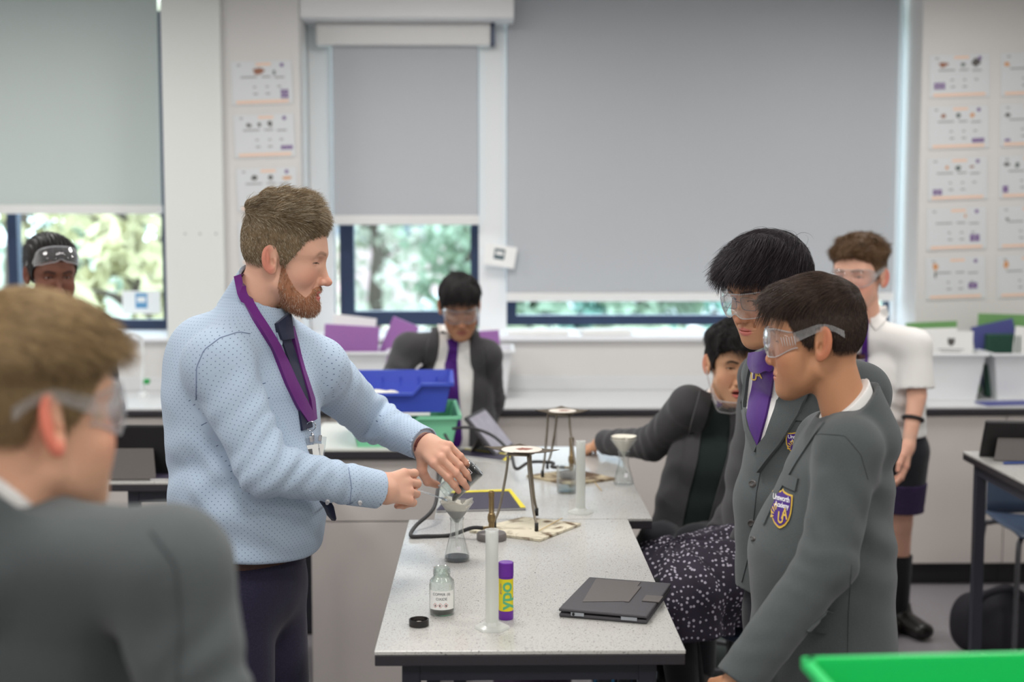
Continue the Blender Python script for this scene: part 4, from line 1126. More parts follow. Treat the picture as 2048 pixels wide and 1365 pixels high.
# paper notices on the windows
def notice(px, py, w_, h_, Y, tilt, label, blk, m):
    c = P(px, py, Y); M = Matrix.Translation(Vector(c)) @ Matrix.Rotation(tilt, 4, 'Y'); r = empty('paper_notice', c, label, 'notice', 'paper notices by the windows')
    MB().box((-w_/2, -.001, -h_/2), (w_/2, .001, h_/2), 0, M).build('sheet', M_PAPER, r)
    x, z, a, b = blk
    MB().box((x-a, -.0017, z-b), (x+a, -.0011, z+b), 0, M).build('picture', m, r)
    MB().box((x-a*.7, -.0024, z-b*.2), (x+a*.7, -.0018, z+b*.5), 0, M).build('picture_window', M_PAPER, r)
notice(283, 605, .19, .115, YR-.03, 0, 'white notice with a blue picture stuck on the tree-filled window', (0, .008, .030, .038), mat('sky_blue_print', (96, 150, 190), rough=.5))
notice(1000, 512, .155, .105, YBd-.02, .16, 'white notice with a dark teal picture stuck askew on the white mullion', (-.004, .008, .026, .026), mat('dark_teal_print', (70, 92, 100), rough=.5))

# ---------------------------------------------------------------- things on the worktop and sill
M_TUB = mat('white_tub_plastic', (226, 228, 230), rough=.35, trans=0, spec=.4)
def tub(px0, px1, pyt, pyb, Y, label, d=.30, tp=.03, lip=True):
    a, b = P(px0, pyt, Y), P(px1, pyt, Y); w_ = b[0]-a[0]; zt = a[2]; zb = ZB; c = ((a[0]+b[0])/2, Y+d/2, zb); h = zt-zb
    r = empty('storage_tub', c, label, 'tub', 'white tubs on the worktop'); t = .004
    bb = MB()
    def rg(z, g): k = tp*(1-z/h)+g; return [(-w_/2+k, -d/2+k), (w_/2-k, -d/2+k), (w_/2-k, d/2-k), (-w_/2+k, d/2-k)]
    M = T(c)
    rings = [[bb.bm.verts.new(M @ Vector((x, y, z))) for x, y in rg(z, g)] for z, g in ((.001, 0), (h, 0), (h, t), (.006, t))]
    for p_, q_ in zip(rings, rings[1:]):
        for i in range(4): bb.bm.faces.new((p_[i], p_[(i+1) % 4], q_[(i+1) % 4], q_[i]))
    bb.bm.faces.new(rings[0][::-1]); bb.bm.faces.new(rings[-1]); bb.build('tub_wall', M_TUB, r)
    lp = MB(); e = .012
    for (x0, x1, y0, y1) in ((-w_/2-e, w_/2+e, -d/2-e, -d/2+.001), (-w_/2-e, w_/2+e, d/2-.001, d/2+e), (-w_/2-e, -w_/2+.001, -d/2, d/2), (w_/2-.001, w_/2+e, -d/2, d/2)):
        lp.box((x0, y0, h-.012), (x1, y1, h+.002), .002, M)
    lp.build('rim', M_TUB, r); return r, c, w_, d, h
M_FGREEN = mat('green_folder', (112, 158, 98), rough=.6); M_FPURPLE = mat('mauve_folder', (156, 106, 170), rough=.55); M_FBLUE = mat('indigo_folder', (78, 82, 140), rough=.6); M_DGREEN = mat('dark_green_basket', (32, 72, 58), rough=.6)
def slab(name, c, size, rz, ry, m, label, cat, grp=None, rx=0):
    M = T(c, rz, rx, ry); o = MB().box((-size[0]/2, -size[1]/2, 0), (size[0]/2, size[1]/2, size[2]), min(size)*.2, M).build(name, m, None); return tag(o, label, cat, grp)
_, c, w_, d, h = tub(1848, 1972, 708, 800, 6.36, 'white tub with a crested paper in it, beside the boy in the white shirt')
z0 = ZB+.008
slab('folder', (c[0]-.025, c[1]+.085, z0), (.24, .006, .335), 0, -.04, M_FGREEN, 'green folder at the back of the crested white tub', 'folder', 'folders in the white tubs')
r = empty('crested_paper', (c[0], c[1]-.06, z0), 'white paper printed with a grey crest, upright in the white tub', 'paper'); M = T((c[0]+.005, c[1]-.06, z0), 0, 0, .02)
MB().box((-.10, -.001, 0), (.10, .001, .305), 0, M).build('sheet', M_PAPER, r)
sh = [(-.016, .018), (-.016, -.004), (-.010, -.014), (0, -.020), (.010, -.014), (.016, -.004), (.016, .018), (0, .014)]
MB().prism([(x, y+.255) for x, y in sh], .0012, .0020, M=M @ Matrix(((1, 0, 0, 0), (0, 0, -1, 0), (0, 1, 0, 0), (0, 0, 0, 1)))).build('crest', M_PRINTS[3], r)
cp = MB(); 
for (z, a_) in ((.218, .06), (.208, .045)): cp.box((-a_, -.0016, z), (a_, -.0011, z+.004), 0, M)
cp.build('caption_lettering', M_GPRINT, r)
slab('paper_sheet', (c[0]-.045, c[1]-.02, z0), (.15, .002, .295), 0, .05, M_PAPER, 'plain white sheet behind the crested paper', 'paper', 'sheets in the white tubs')
slab('paper_sheet', (c[0]-.02, c[1]+.03, z0), (.19, .002, .31), 0, -.03, M_PAPER, 'second plain sheet behind the crested paper, nearer the folder', 'paper', 'sheets in the white tubs')
_, c, w_, d, h = tub(1990, 2112, 708, 796, 6.36, 'white tub cut off by the frame edge, green basket inside')
slab('folder', (c[0]-.02, c[1]+.10, z0), (.25, .006, .37), 0, .03, M_FGREEN, 'green folder in the tub at the frame edge', 'folder', 'folders in the white tubs')
slab('folder', (c[0]-.01, c[1]+.06, z0), (.20, .006, .34), 0, -.22, M_FBLUE, 'indigo folder leaning in the tub at the frame edge', 'folder', 'folders in the white tubs')
slab('paper_sheet', (c[0]+.03, c[1]-.04, z0), (.14, .002, .32), 0, .10, M_PAPER, 'white sheet in the tub at the frame edge', 'paper', 'sheets in the white tubs')
bk = MB(); bk.box((-.075, -.03, 0), (.075, .03, .285), .003, T((c[0]-.055, c[1]-.01, z0))); 
for i in range(9): bk.box((-.072+i*.017, -.034, .20), (-.066+i*.017, -.0305, .28), 0, T((c[0]-.055, c[1]-.01, z0)))
tag(bk.build('ribbed_basket', M_DGREEN, None), 'dark green ribbed basket standing in the tub at the frame edge', 'basket')
q = P(2015, 806, 6.25); slab('magazine', (q[0], 6.27, ZB+.0005), (.24, .12, .006), .15, 0, M_FBLUE, 'blue and white magazine flat on the worktop before the tub', 'magazine')
_, c, w_, d, h = tub(638, 772, 705, 800, 6.40, 'white tub of mauve folders under the narrow window')
slab('folder', (c[0]-.03, c[1]-.05, z0), (.25, .012, .33), 0, .06, M_FPURPLE, 'wide mauve folder in the tub under the narrow window', 'folder', 'mauve folders')
slab('folder', (c[0]+.09, c[1]+.02, z0), (.13, .012, .37), 0, .40, M_FPURPLE, 'mauve folder leaning diagonally beside the boy at the bench', 'folder', 'mauve folders')
slab('folder', (c[0]-.04, c[1]-.09, z0+.15), (.25, .012, .06), 0, .18, M_FPURPLE, 'mauve folder lying lengthwise on top of the others', 'folder', 'mauve folders')
slab('paper_sheet', (c[0]-.05, c[1]+.07, z0), (.20, .003, .365), 0, .12, M_PAPER, 'white sheet behind the wide mauve folder', 'paper')
_, c, w_, d, h = tub(962, 1024, 702, 792, 6.42, 'narrow white tub behind the boy with the bowed head', d=.28)
slab('folder', (c[0]-.02, c[1], z0), (.10, .012, .30), 0, -.06, M_FPURPLE, 'mauve folder upright in the narrow white tub', 'folder', 'mauve folders')
# sill booklets
for (px, py, w_, dd, rz, lab) in ((1075, 660, .30, .16, 0, 'white booklet flat on the sill by the mullion'), (1210, 658, .24, .16, .12, 'white booklet tilted on the sill in the middle of the wide window')):
    q = P(px, py, YW+.08); slab('booklet', (q[0], YW+.10, ZS+.0006), (w_, dd, .022), rz, 0, M_PAPER, lab, 'booklet', 'booklets on the sill', )
# swan-neck tap
TPc = P(286, 790, 6.55); r = empty('tap', (TPc[0], 6.55, ZB), 'white swan-neck tap at the far worktop with a green lever', 'tap')
M_TAP = mat('white_tap_enamel', (226, 228, 228), rough=.3)
x, y = TPc[0], 6.55; zt = float(P(286, 668, 6.55)[2])
MB().lathe([(0, 0), (.022, 0), (.022, .02), (.012, .026), (0, .026)], T((x, y, ZB)), 20).build('tap_base', M_TAP, r, autosm=40)
MB().tube(spline([(x, y, ZB+.02), (x, y, zt-.05), (x-.012, y-.01, zt-.012), (x-.035, y-.02, zt), (x-.060, y-.03, zt-.012), (x-.068, y-.035, zt-.05), (x-.068, y-.035, zt-.09)], 8), .0095, 14).build('spout', M_TAP, r, True)
MB().box((-.012, -.02, -.012), (.014, .01, .012), .005, T((x+.024, y-.02, float(P(296, 763, 6.53)[2])))).build('lever', mat('green_lever', (40, 150, 76), rough=.4), r)
MB().tube([(x, y, float(P(296, 763, 6.53)[2])), (x+.02, y-.012, float(P(296, 763, 6.53)[2]))], .006, 10).build('lever_stem', M_TAP, r)

# ---------------------------------------------------------------- seats and bags
M_SEAT = mat('slate_blue_plastic', (62, 76, 98), rough=.45)
M_TUBE = mat('grey_tube', (92, 92, 96), rough=.4, metal=.4)
def stool(c, z, label):
    r = empty('stool', (c[0], c[1], 0), label, 'stool', 'laboratory stools')
    MB().lathe([(0, z-.03), (.15, z-.03), (.165, z-.022), (.168, z-.008), (.155, z), (.0, z-.004)], T((c[0], c[1], 0)), 36).build('seat', M_SEAT, r, autosm=50)
    for i in range(4):
        a = pi/4 + i*pi/2; l = MB().tube([(c[0]+.11*cos(a), c[1]+.11*sin(a), z-.028), (c[0]+.185*cos(a), c[1]+.185*sin(a), .006)], .011, 10).build('leg', M_TUBE, r, True)
        MB().tube([(c[0]+.185*cos(a), c[1]+.185*sin(a), .0005), (c[0]+.1835*cos(a), c[1]+.1835*sin(a), .02)], .014, 10).build('foot_cap', M_BLACK, l, True)
    MB().tube([(c[0]+.158*cos(a), c[1]+.158*sin(a), .22) for a in np.linspace(0, 2*pi, 33)], .009, 8).build('foot_ring', M_TUBE, r, True)
# chair by the frame edge
def chair(x, y, label):
    r = empty('chair', (x, y, 0), label, 'chair'); rows = []
    for i in range(9):
        v = i/8; row = []
        for j in range(9):
            u = j/8*2-1; row.append((x + .20*u, y - .19 + .38*v, .50 + .018*u*u - .012*sin(v*pi) + .03*(v > .9)*0 - .03*max(0, .2-v)*3))
        rows.append(row)
    MB().grid(rows, thick=.006).build('seat', M_SEAT, r, True)
    bk = []
    for i in range(8):
        v = i/7; bk.append([(x + .19*u*(1-.1*v), y + .19 + .05*v + .03*(1-u*u), .50 + .34*v) for u in np.linspace(-1, 1, 9)])
    MB().grid(bk, thick=.006).build('backrest', M_SEAT, r, True)
    for sx in (-1, 1):
        for sy, yy in ((-1, -.17), (1, .17)):
            MB().tube(spline([(x+sx*.14, y+yy*.5, .492), (x+sx*.185, y+yy*.9, .478), (x+sx*.205, y+yy*1.1, .42), (x+sx*.215, y+yy*1.2, .008)], 6), .010, 10).build('leg', M_TUBE, r, True)
q = P(2052, 1060, 4.75); chair(float(P(2002, 1045, 5.2)[0])+.21, 5.22, 'slate blue plastic chair tucked under the table at the frame edge')
def bag(c, size, rz, m, label, seed, stripes=None, strap=None):
    r = empty('school_bag', c, label, 'bag', 'bags on the floor')
    def fn(p):
        q = p - A(*c); ca, sa = cos(rz), sin(rz); q = np.stack([q[:, 0]*ca+q[:, 1]*sa, -q[:, 0]*sa+q[:, 1]*ca, q[:, 2]], 1).astype(F32)
        e = (np.abs(q[:, 0]/size[0])**2.6 + np.abs(q[:, 1]/size[1])**2.6 + np.abs((q[:, 2]-size[2])/size[2])**2.6)**(1/2.6)
        return np.maximum((e-1)*min(size)*.8 + .012*wob(p, 5, seed), .002 - q[:, 2])
    rr = max(size)*1.4; V, Q = mesh_field(fn, np.array(c)-np.array((rr, rr, .02)), np.array(c)+np.array((rr, rr, rr*1.6)), .009)
    link('bag_body', mesh_np('bag_body', V, Q), m, r, True)
    if stripes:
        for i in range(stripes):
            x = (i/(stripes-1)*2-1)*size[0]*.72; pts = []
            for a in np.linspace(-.9, 1.4, 14):
                pts.append((x*(1), -size[1]*1.3, size[2]*(1+.9*sin(a))))
            M = T(c, rz); src = np.array([M @ Vector(q) for q in pts]); dr = np.tile(np.array(M.to_3x3() @ Vector((0, 1, -.1))), (len(src), 1))
            hit, ok = march(fn, src, dr, .001, tmax=.6); hit = hit[ok]
            if len(hit) > 3: MB().tube([Vector(h_) for h_ in hit], .0035, 6).build('blue_piping', mat('cyan_piping', (70, 160, 220), rough=.5), r, True)
    if strap:
        MB().tube(spline([Vector(s) for s in strap], 8), .014, 8).build('strap', m, r, True)
M_BAG = cb = mat('dark_bag_cloth', (36, 34, 42), rough=.8, bump=.3, bscale=300); M_BAGP = mat('plum_bag_cloth', (58, 42, 66), rough=.8, bump=.3, bscale=300); M_COAT = mat('grey_green_coat', (62, 70, 68), rough=.75, bump=.3, bscale=200)
q = P(1250, 1350, 4.8); bag((q[0], 4.86, .0), (.145, .10, .115), 0, M_BAG, 'dark bag with bright blue piping under the tables', 3, 8)
q = P(1070, 1350, 4.55); bag((q[0], 4.62, .0), (.13, .09, .10), .2, M_BAGP, 'plum bag under the tables beside the blue-piped one', 5)
q = P(1410, 1360, 4.7); bag((q[0]+.12, 4.98, .0), (.15, .11, .085), -.2, M_COAT, 'grey-green padded coat heaped on the floor by the stools', 8)
q = P(2020, 1290, 4.95); bag((q[0]+.05, 5.22, .0), (.17, .10, .125), .1, M_BAG, 'black bag with looped strap on the floor by the table leg', 2, None,
     [(q[0]-.06, 5.14, .17), (q[0]-.05, 5.10, .26), (q[0]+.04, 5.09, .29), (q[0]+.12, 5.12, .24)])
# ---------------------------------------------------------------- heads
def head_skull(p, q):
    """the smooth head without ears and fine features (the scalp the hair grows from)"""
    ck = q.get('cheek', 1.0); jw = q.get('jaw', 1.0)
    d = sd_ell(p, (0, 0.000, 0.033), (0.0765, 0.0975, 0.084))
    d = smin(d, sd_ell(p, (0, -0.035, 0.018), (0.069, 0.062, 0.066)), 0.02)
    d = smin(d, sd_elimb(p, (0, 0.045, 0.012), (0, 0.056, -0.078), (1, 0, 0), 0.062, 0.051, 0.043*jw, 0.040), 0.025)
    for s in (-1, 1):
        d = smin(d, sd_limb(p, (s*0.043*jw, 0.012, -0.064), (s*0.018, 0.074, -0.098), 0.017, 0.017), 0.030)
        d = smin(d, sd_ell(p, (s*0.040, 0.060, -0.034), (0.025*ck, 0.027*ck, 0.027)), 0.02)
    return d
def eye_c(s): return (s*0.0315, 0.0745, 0.004)
def head_field(p, q):
    ax = np.abs(p[:, 0]); pm = np.stack([ax, p[:, 1], p[:, 2]], 1)      # mirrored
    op = q.get('open', 0.0); ns = q.get('nose', 1.0); lip = q.get('lip', 1.0)
    d = head_skull(p, q)
    if q.get('child'):
        d = smin(d, sd_ell(pm, (0.033, 0.060, -0.060), (0.026, 0.028, 0.032)), 0.022)
    # brow ridge, chin, muzzle
    d = smin(d, sd_limb(pm, (0.008, 0.0885, 0.019), (0.043, 0.077, 0.021), 0.0095*q.get('brow', 1), 0.008), 0.016)
    d = smin(d, sd_ell(p, (0, 0.0830, -0.103-0.25*op), (0.018, 0.0165, 0.0145)), 0.022)
    d = smin(d, sd_ell(p, (0, 0.076, -0.068), (0.031, 0.0265, 0.024)), 0.018)
    # eye sockets and lids
    d = smax(d, -sd_ell(pm, (0.031, 0.0995, 0.003), (0.0190, 0.0150, 0.0105)), 0.014)
    d = smin(d, sd_ell(pm, (0.0315, 0.0745, 0.004), (0.0158, 0.0142, 0.0138)), 0.005)
    # nose
    d = smin(d, sd_limb(p, (0, 0.0905, 0.006), (0, 0.1100*(1-(1-ns)*.06), -0.036), 0.0065, 0.0095), 0.013)
    d = smin(d, sd_ell(p, (0, 0.1125-(1-ns)*0.03, -0.0405), (0.0115, 0.0115*ns+.001, 0.0100)), 0.006)
    d = smin(d, sd_ell(pm, (0.0125, 0.1015-(1-ns)*0.02, -0.0435), (0.0078, 0.0115, 0.0075)), 0.006)
    d = smax(d, -sd_ell(pm, (0.0065, 0.1075-(1-ns)*0.025, -0.0520), (0.0036, 0.0055, 0.0050)), 0.003)
    d = smax(d, -sd_limb(pm, (0.0200, 0.099, -0.040), (0.0285, 0.091, -0.062), 0.0012, 0.001), 0.010)   # smile fold
    # lips
    zc = -0.0715
    for (zz, rr, w, yy) in ((zc+0.0045+0.08*op, 0.0050*lip, 0.0215, 0.0990), (zc-0.0052-0.62*op, 0.0060*lip, 0.0185, 0.0985)):
        d = smin(d, sd_limb(pm, (0.0, yy+0.0005, zz), (0.0085, yy-0.0015, zz), rr, rr), 0.004)
        d = smin(d, sd_limb(pm, (0.0085, yy-0.0015, zz), (w, yy-0.0125, zc-0.0005-0.25*op), rr, 0.0030), 0.004)
    d = smax(d, -sd_ell(p, (0, 0.1010, zc-0.0002-0.28*op), (0.0240, 0.0250, 0.0009+0.40*op)), 0.0025)
    d = smax(d, -sd_ell(p, (0, 0.106, -0.0585), (0.0035, 0.004, 0.0075)), 0.004)      # philtrum
    # neck
    nk = q.get('neck', 1.0); nb = q.get('neck_to', (0, -0.055, -0.215))
    d = smin(d, sd_elimb(p, (0, -0.020, -0.055), nb, (1, 0, 0), 0.049*nk, 0.053*nk, 0.058*nk, 0.056*nk), 0.026)
    # ears
    for s in (-1, 1):
        n = unit((s*0.86, 0.42, 0.10)); up = unit(np.cross(n, np.cross(np.array((0.0, -0.28, 1.0)), n))); fw = np.cross(up, n)*1.0
        R = np.stack([n, fw, up], 1); c = A(s*0.0800, -0.0135, -0.010)
        es = q.get('ear', 1.0)
        e = sd_ell(p, c, (0.0060, 0.0185*es, 0.0315*es), R)
        e = smin(e, sd_ell(p, c + (up*-0.024 + fw*(0.004 if fw[1] > 0 else -0.004)).astype(F32)*es, (0.0055, 0.0095, 0.0110), R), 0.006)
        fr = fw if fw[1] > 0 else -fw
        e = smax(e, -sd_ell(p, c + (n*0.0062 + fr*0.0015 + up*0.0035).astype(F32), (0.0052, 0.0120*es, 0.0225*es), R), 0.003)
        e = smin(e, sd_ell(p, c + (n*0.0005 - fr*0.0030 + up*0.004).astype(F32), (0.0042, 0.0030, 0.0150*es), R), 0.003)      # antihelix
        e = smax(e, -sd_ell(p, c + (n*0.004 + fr*0.0060 - up*0.006).astype(F32), (0.0065, 0.0060, 0.0085), R), 0.003)       # ear canal bowl
        e = smin(e, sd_ell(p, c + (n*0.0010 + fr*0.0125 - up*0.006).astype(F32), (0.0042, 0.0030, 0.0060), R), 0.004)       # tragus
        d = smin(d, e, 0.006)
    # eye opening
    eu, el = q.get('lids', (0.004, -0.005))
    for s in (-1, 1):
        c = eye_c(s); x = (p[:, 0]-c[0])/0.0140; y = p[:, 1]-c[1]; z = p[:, 2]-c[2]
        al = np.maximum(1 - x*x, -0.5)
        mid = (eu+el)/2
        o = np.maximum(np.maximum(z - (mid + (eu-mid)*al), (mid + (el-mid)*al) - z), 0.0110 - np.linalg.norm(p-A(*c), axis=1))
        o = np.maximum(o, np.maximum(-y, np.linalg.norm(p-A(*c), axis=1) - 0.024))
        d = smax(d, -o, 0.0012)
    return d

HL_A = np.array([0, .35, .6, .85, 1.05, 1.25, 1.42, 1.62, 1.85, 2.1, 2.4, 2.8, 3.15])
HL_Z = np.array([.070, .066, .056, .044, .012, -.018, -.016, .022, .020, -.035, -.055, -.068, -.072])
def hair_edge(p, q):
    """height above the hairline (positive inside the hair)"""
    a = np.arctan2(np.abs(p[:, 0]), p[:, 1])
    z = np.interp(a, HL_A, HL_Z + np.array(q.get('hairline', 0.0)))
    return (p[:, 2] - z).astype(F32)
def sstep(x, a, b):
    t = np.clip((x-a)/(b-a), 0, 1); return t*t*(3-2*t)

class Head:
    def __init__(s, O, fwd, up, q, scale=1.0):
        s.q = q; s.S = np.ones(3)*np.asarray(scale, float); s.s = float(s.S.mean())
        f = unit(fwd); u = np.asarray(up, float); u = unit(u - f*(u@f)); r = np.cross(f, u)
        s.R = np.stack([r, f, u], 1)
        if isinstance(O, tuple) and len(O) == 2:          # (world point, local landmark)
            s.O = np.asarray(O[0], float) - (np.asarray(O[1], float)*s.S) @ s.R.T
        else: s.O = np.asarray(O, float)
    def w(s, l): return s.O + (np.asarray(l, float)*s.S) @ s.R.T
    def l(s, w): return (((np.asarray(w, F32) - s.O.astype(F32)) @ s.R.astype(F32))/s.S.astype(F32)).astype(F32)
    def dirw(s, v): return np.asarray(v, float) @ s.R.T
    def field(s, w): return head_field(s.l(w), s.q)*float(s.S.min())
    def colours(s, W):
        """skin colour by place: lips, ears, brows, lash lines, shaved hair"""
        q = s.q; p = s.l(W); ax = np.abs(p[:, 0]); n = len(p)
        base = np.array(lin(q['skin'])); red = np.array(lin(q.get('blush', q['skin']))); lipc = np.array(lin(q['lipcol'])); hairc = np.array(lin(q['haircol']))
        c = np.tile(base, (n, 1))
        def mixc(col, w): nonlocal c; w = np.clip(w, 0, 1)[:, None]; c = c*(1-w) + col*w
        g = lambda cx, cy, cz, r: np.exp(-((ax-cx)**2 + (p[:, 1]-cy)**2 + (p[:, 2]-cz)**2)/r**2)
        mixc(red, 0.45*g(.045, .08, -.035, .030)); mixc(red, 0.55*g(0, .118, -.042, .016)); mixc(red, 0.9*sstep(ax, .076, .086)*(p[:, 2] > -.06)*(p[:, 2] < .05)*(p[:, 1] < .03))
        op = q.get('open', 0.0); zc = -0.0715
        lz = np.where(p[:, 2] > zc, (p[:, 2]-zc)/(0.0095+.1*op), (zc-p[:, 2])/(0.0120+.85*op))
        lw = (1 - sstep(ax, .019, .0245))*(1 - sstep(lz*(1+ (ax/.024)**2*0.9), .78, 1.12))*(p[:, 1] > .070)
        mixc(lipc, lw*0.9)
        if op: mixc(np.array(lin((60, 18, 18))), (p[:, 1] < .088)*(np.abs(p[:, 2]-(zc-.28*op)) < .35*op)*(ax < .021)*(p[:, 1] > .05))
        # brows
        bz = 0.0215 + 0.0035*sstep(ax, .012, .034) - 0.006*sstep(ax, .036, .052)
        bw = (1 - sstep(np.abs(p[:, 2]-bz), .0022, .0052))*sstep(ax, .009, .015)*(1-sstep(ax, .044, .054))*(p[:, 1] > .05)
        mixc(hairc*0.8, bw*q.get('browdark', 0.8))
        # lash line
        eu, el = q.get('lids', (0.004, -0.005))
        for sg in (-1, 1):
            e = eye_c(sg); x = (p[:, 0]-e[0])/0.0140; al = np.maximum(1-x*x, 0); z = p[:, 2]-e[2]; mid = (eu+el)/2
            lash = (np.abs(z-(mid+(eu-mid)*al)) < .0016)*(np.abs(x) < 1.08)*(p[:, 1] > .078)
            mixc(hairc*0.35, lash*0.85)
        # stubble shade under short hair
        he = hair_edge(p, q); ear = (ax > .0765)*(p[:, 2] < .03)*(p[:, 1] < .035)*(p[:, 1] > -.045)
        mixc(hairc*0.7 + base*0.15, sstep(he, -.004, .010)*(1-ear)*(1-sstep(head_skull(p, q), .002, .010))*q.get('scalp', 0.85))
        return np.clip(c, 0, 1)
    def build_eyes(s, parent, iris=(60, 40, 28), gaze=(0, .9, -.35)):
        for sg in (-1, 1):
            n, mm = 28, 40; th = np.linspace(0, pi, n); ph = np.linspace(0, 2*pi, mm, endpoint=False)
            V = np.array([(sin(t)*cos(a), cos(t), sin(t)*sin(a)) for t in th for a in ph])
            gz = unit(gaze); ang = np.arccos(np.clip(V @ gz, -1, 1))
            col = np.tile(lin((225, 218, 212)), (len(V), 1)); col[ang < .52] = lin(iris); col[ang < .22] = (0.004, 0.004, 0.004)
            Fq = [(i*mm+j, i*mm+(j+1) % mm, (i+1)*mm+(j+1) % mm, (i+1)*mm+j) for i in range(n-1) for j in range(mm)]
            me = mesh_np('eye', s.w(np.array(eye_c(sg)) + V*0.0121), np.array(Fq)[:, ::-1], cols=col)
            link('eye', me, M_EYE, parent, True)

def hair_cap(hd, thick, h=0.0024, seed=0):
    """a close shell of hair; thick(local points, height over hairline) gives its depth"""
    q = hd.q
    def fn(w):
        p = hd.l(w); e = hair_edge(p, q); d = head_skull(p, q)
        t = thick(p, e)
        return smax(d - t, -(e + 0.003 + 0.004*wob(p, 45, seed+3))*0.8, 0.004)*hd.s
    c = hd.w((0, -0.01, 0.03)); r = 0.185*hd.s
    V, Q = mesh_field(fn, c-r, c+r, h, newton=1)
    return V, Q, fn
def strands(hd, V, Q, fn, count, length, comb, rad=0.0005, seg=5, lift=0.5, grav=0.3, curl=0.0, seed=1, jit=0.25, keep=None, drop=0.0):
    """strand prisms rooted on the hair shell; length(p,e) and comb(p) work in head space"""
    rs = np.random.RandomState(seed)
    tri = Q[rs.randint(0, len(Q), count*2)]; w = rs.dirichlet((1, 1, 1, 1), len(tri))
    root = (V[tri]*w[:, :, None]).sum(1).astype(F32)
    p = hd.l(root); e = hair_edge(p, hd.q)
    ok = (e > -0.002) & (head_skull(p, hd.q) > -0.004)
    if keep is not None: ok &= keep(p, e, rs)
    root, p, e = root[ok][:count], p[ok][:count], e[ok][:count]
    L = length(p, e)*(0.7 + 0.6*rs.rand(len(p)))
    _, g = grad(fn, root, 0.003); nl = (g @ hd.R.astype(F32))
    cb = comb(p); cb = cb/(np.linalg.norm(cb, axis=1)[:, None]+1e-6)
    cb = cb + rs.normal(size=cb.shape)*jit
    d = nl*lift + cb; d /= np.linalg.norm(d, axis=1)[:, None]
    x = (p - nl*0.001).astype(F32); path = [x.copy()]
    skin = lambda y: head_skull(y, hd.q)
    off0 = np.maximum(skin(x), 0.0015)
    ph = rs.rand(len(p), 3)*6.28
    for k in range(seg):
        v = skin(x); gx = np.stack([skin(x + A(.002, 0, 0)) - v, skin(x + A(0, .002, 0)) - v, skin(x + A(0, 0, .002)) - v], 1)
        gx /= np.linalg.norm(gx, axis=1)[:, None] + 1e-6
        c2 = comb(x); c2 = c2/(np.linalg.norm(c2, axis=1)[:, None] + 1e-6)
        d = d + c2*0.35 + np.array((0, 0, -grav*0.18)) + curl*np.sin(ph + k*2.1)
        into = np.minimum((d*gx).sum(1), 0)*(v < 0.03); d = d - gx*into[:, None]*0.9
        d /= np.linalg.norm(d, axis=1)[:, None]
        x = x + d*(L/seg)[:, None]
        v = skin(x); need = np.maximum(off0*(1-drop*(k+1)/seg), .0018); pen = np.maximum(need - v, 0); x = (x + gx*pen[:, None]).astype(F32)
        W = hd.w(x).astype(F32); v = fn(W); need = .0005 + .0012*(k+1)/seg; low = np.where(v < need)[0]       # stay outside the shell
        if len(low):
            v, gw = grad(fn, W[low], .002); x[low] = (x[low] + (gw @ hd.R.astype(F32))*np.clip(need - v, 0, .012)[:, None]/hd.S.astype(F32)).astype(F32)
        path.append(x.copy())
    Pt = np.stack(path, 1); n, m = Pt.shape[:2]
    t = np.gradient(Pt, axis=1); t /= np.linalg.norm(t, axis=2)[:, :, None] + 1e-9
    u = np.cross(t, rs.normal(size=(n, 1, 3))); u /= np.linalg.norm(u, axis=2)[:, :, None] + 1e-9
    v2 = np.cross(t, u); rr = rad*np.linspace(1, 0.25, m)[None, :, None]*(0.7+0.6*rs.rand(n)[:, None, None])
    ring = np.stack([Pt + rr*(u*cos(a) + v2*sin(a)) for a in (0, 2.094, 4.189)], 2)
    VV = hd.w(ring.reshape(-1, 3))
    b = (np.arange(n)[:, None, None]*m*3 + np.arange(m-1)[None, :, None]*3)
    i = np.arange(3); j = (i+1) % 3
    Fq = np.stack([b+i, b+j, b+3+j, b+3+i], -1).reshape(-1, 4)
    shade = np.repeat(rs.rand(n), m*3)
    return VV, Fq, shade
def build_hair(name, hd, V, Q, sts, m, parent, cols, cap_shade=0.35):
    """shell and strands as one mesh; cols = (dark, light[, grey share, grey])"""
    Vs, Fs, S, b = [V], [Q], [np.full(len(V), cap_shade)], len(V)
    for v, f, s in sts: Vs.append(v); Fs.append(f+b); S.append(s); b += len(v)
    S = np.concatenate(S)[:, None]; a, c = np.array(lin(cols[0])), np.array(lin(cols[1]))
    col = a*(1-S) + c*S
    if len(cols) > 2: col = np.where(S > 1-cols[2], np.array(lin(cols[3])), col)
    me = mesh_np(name, np.concatenate(Vs), np.concatenate(Fs), cols=col)
    return link(name, me, m, parent, True)

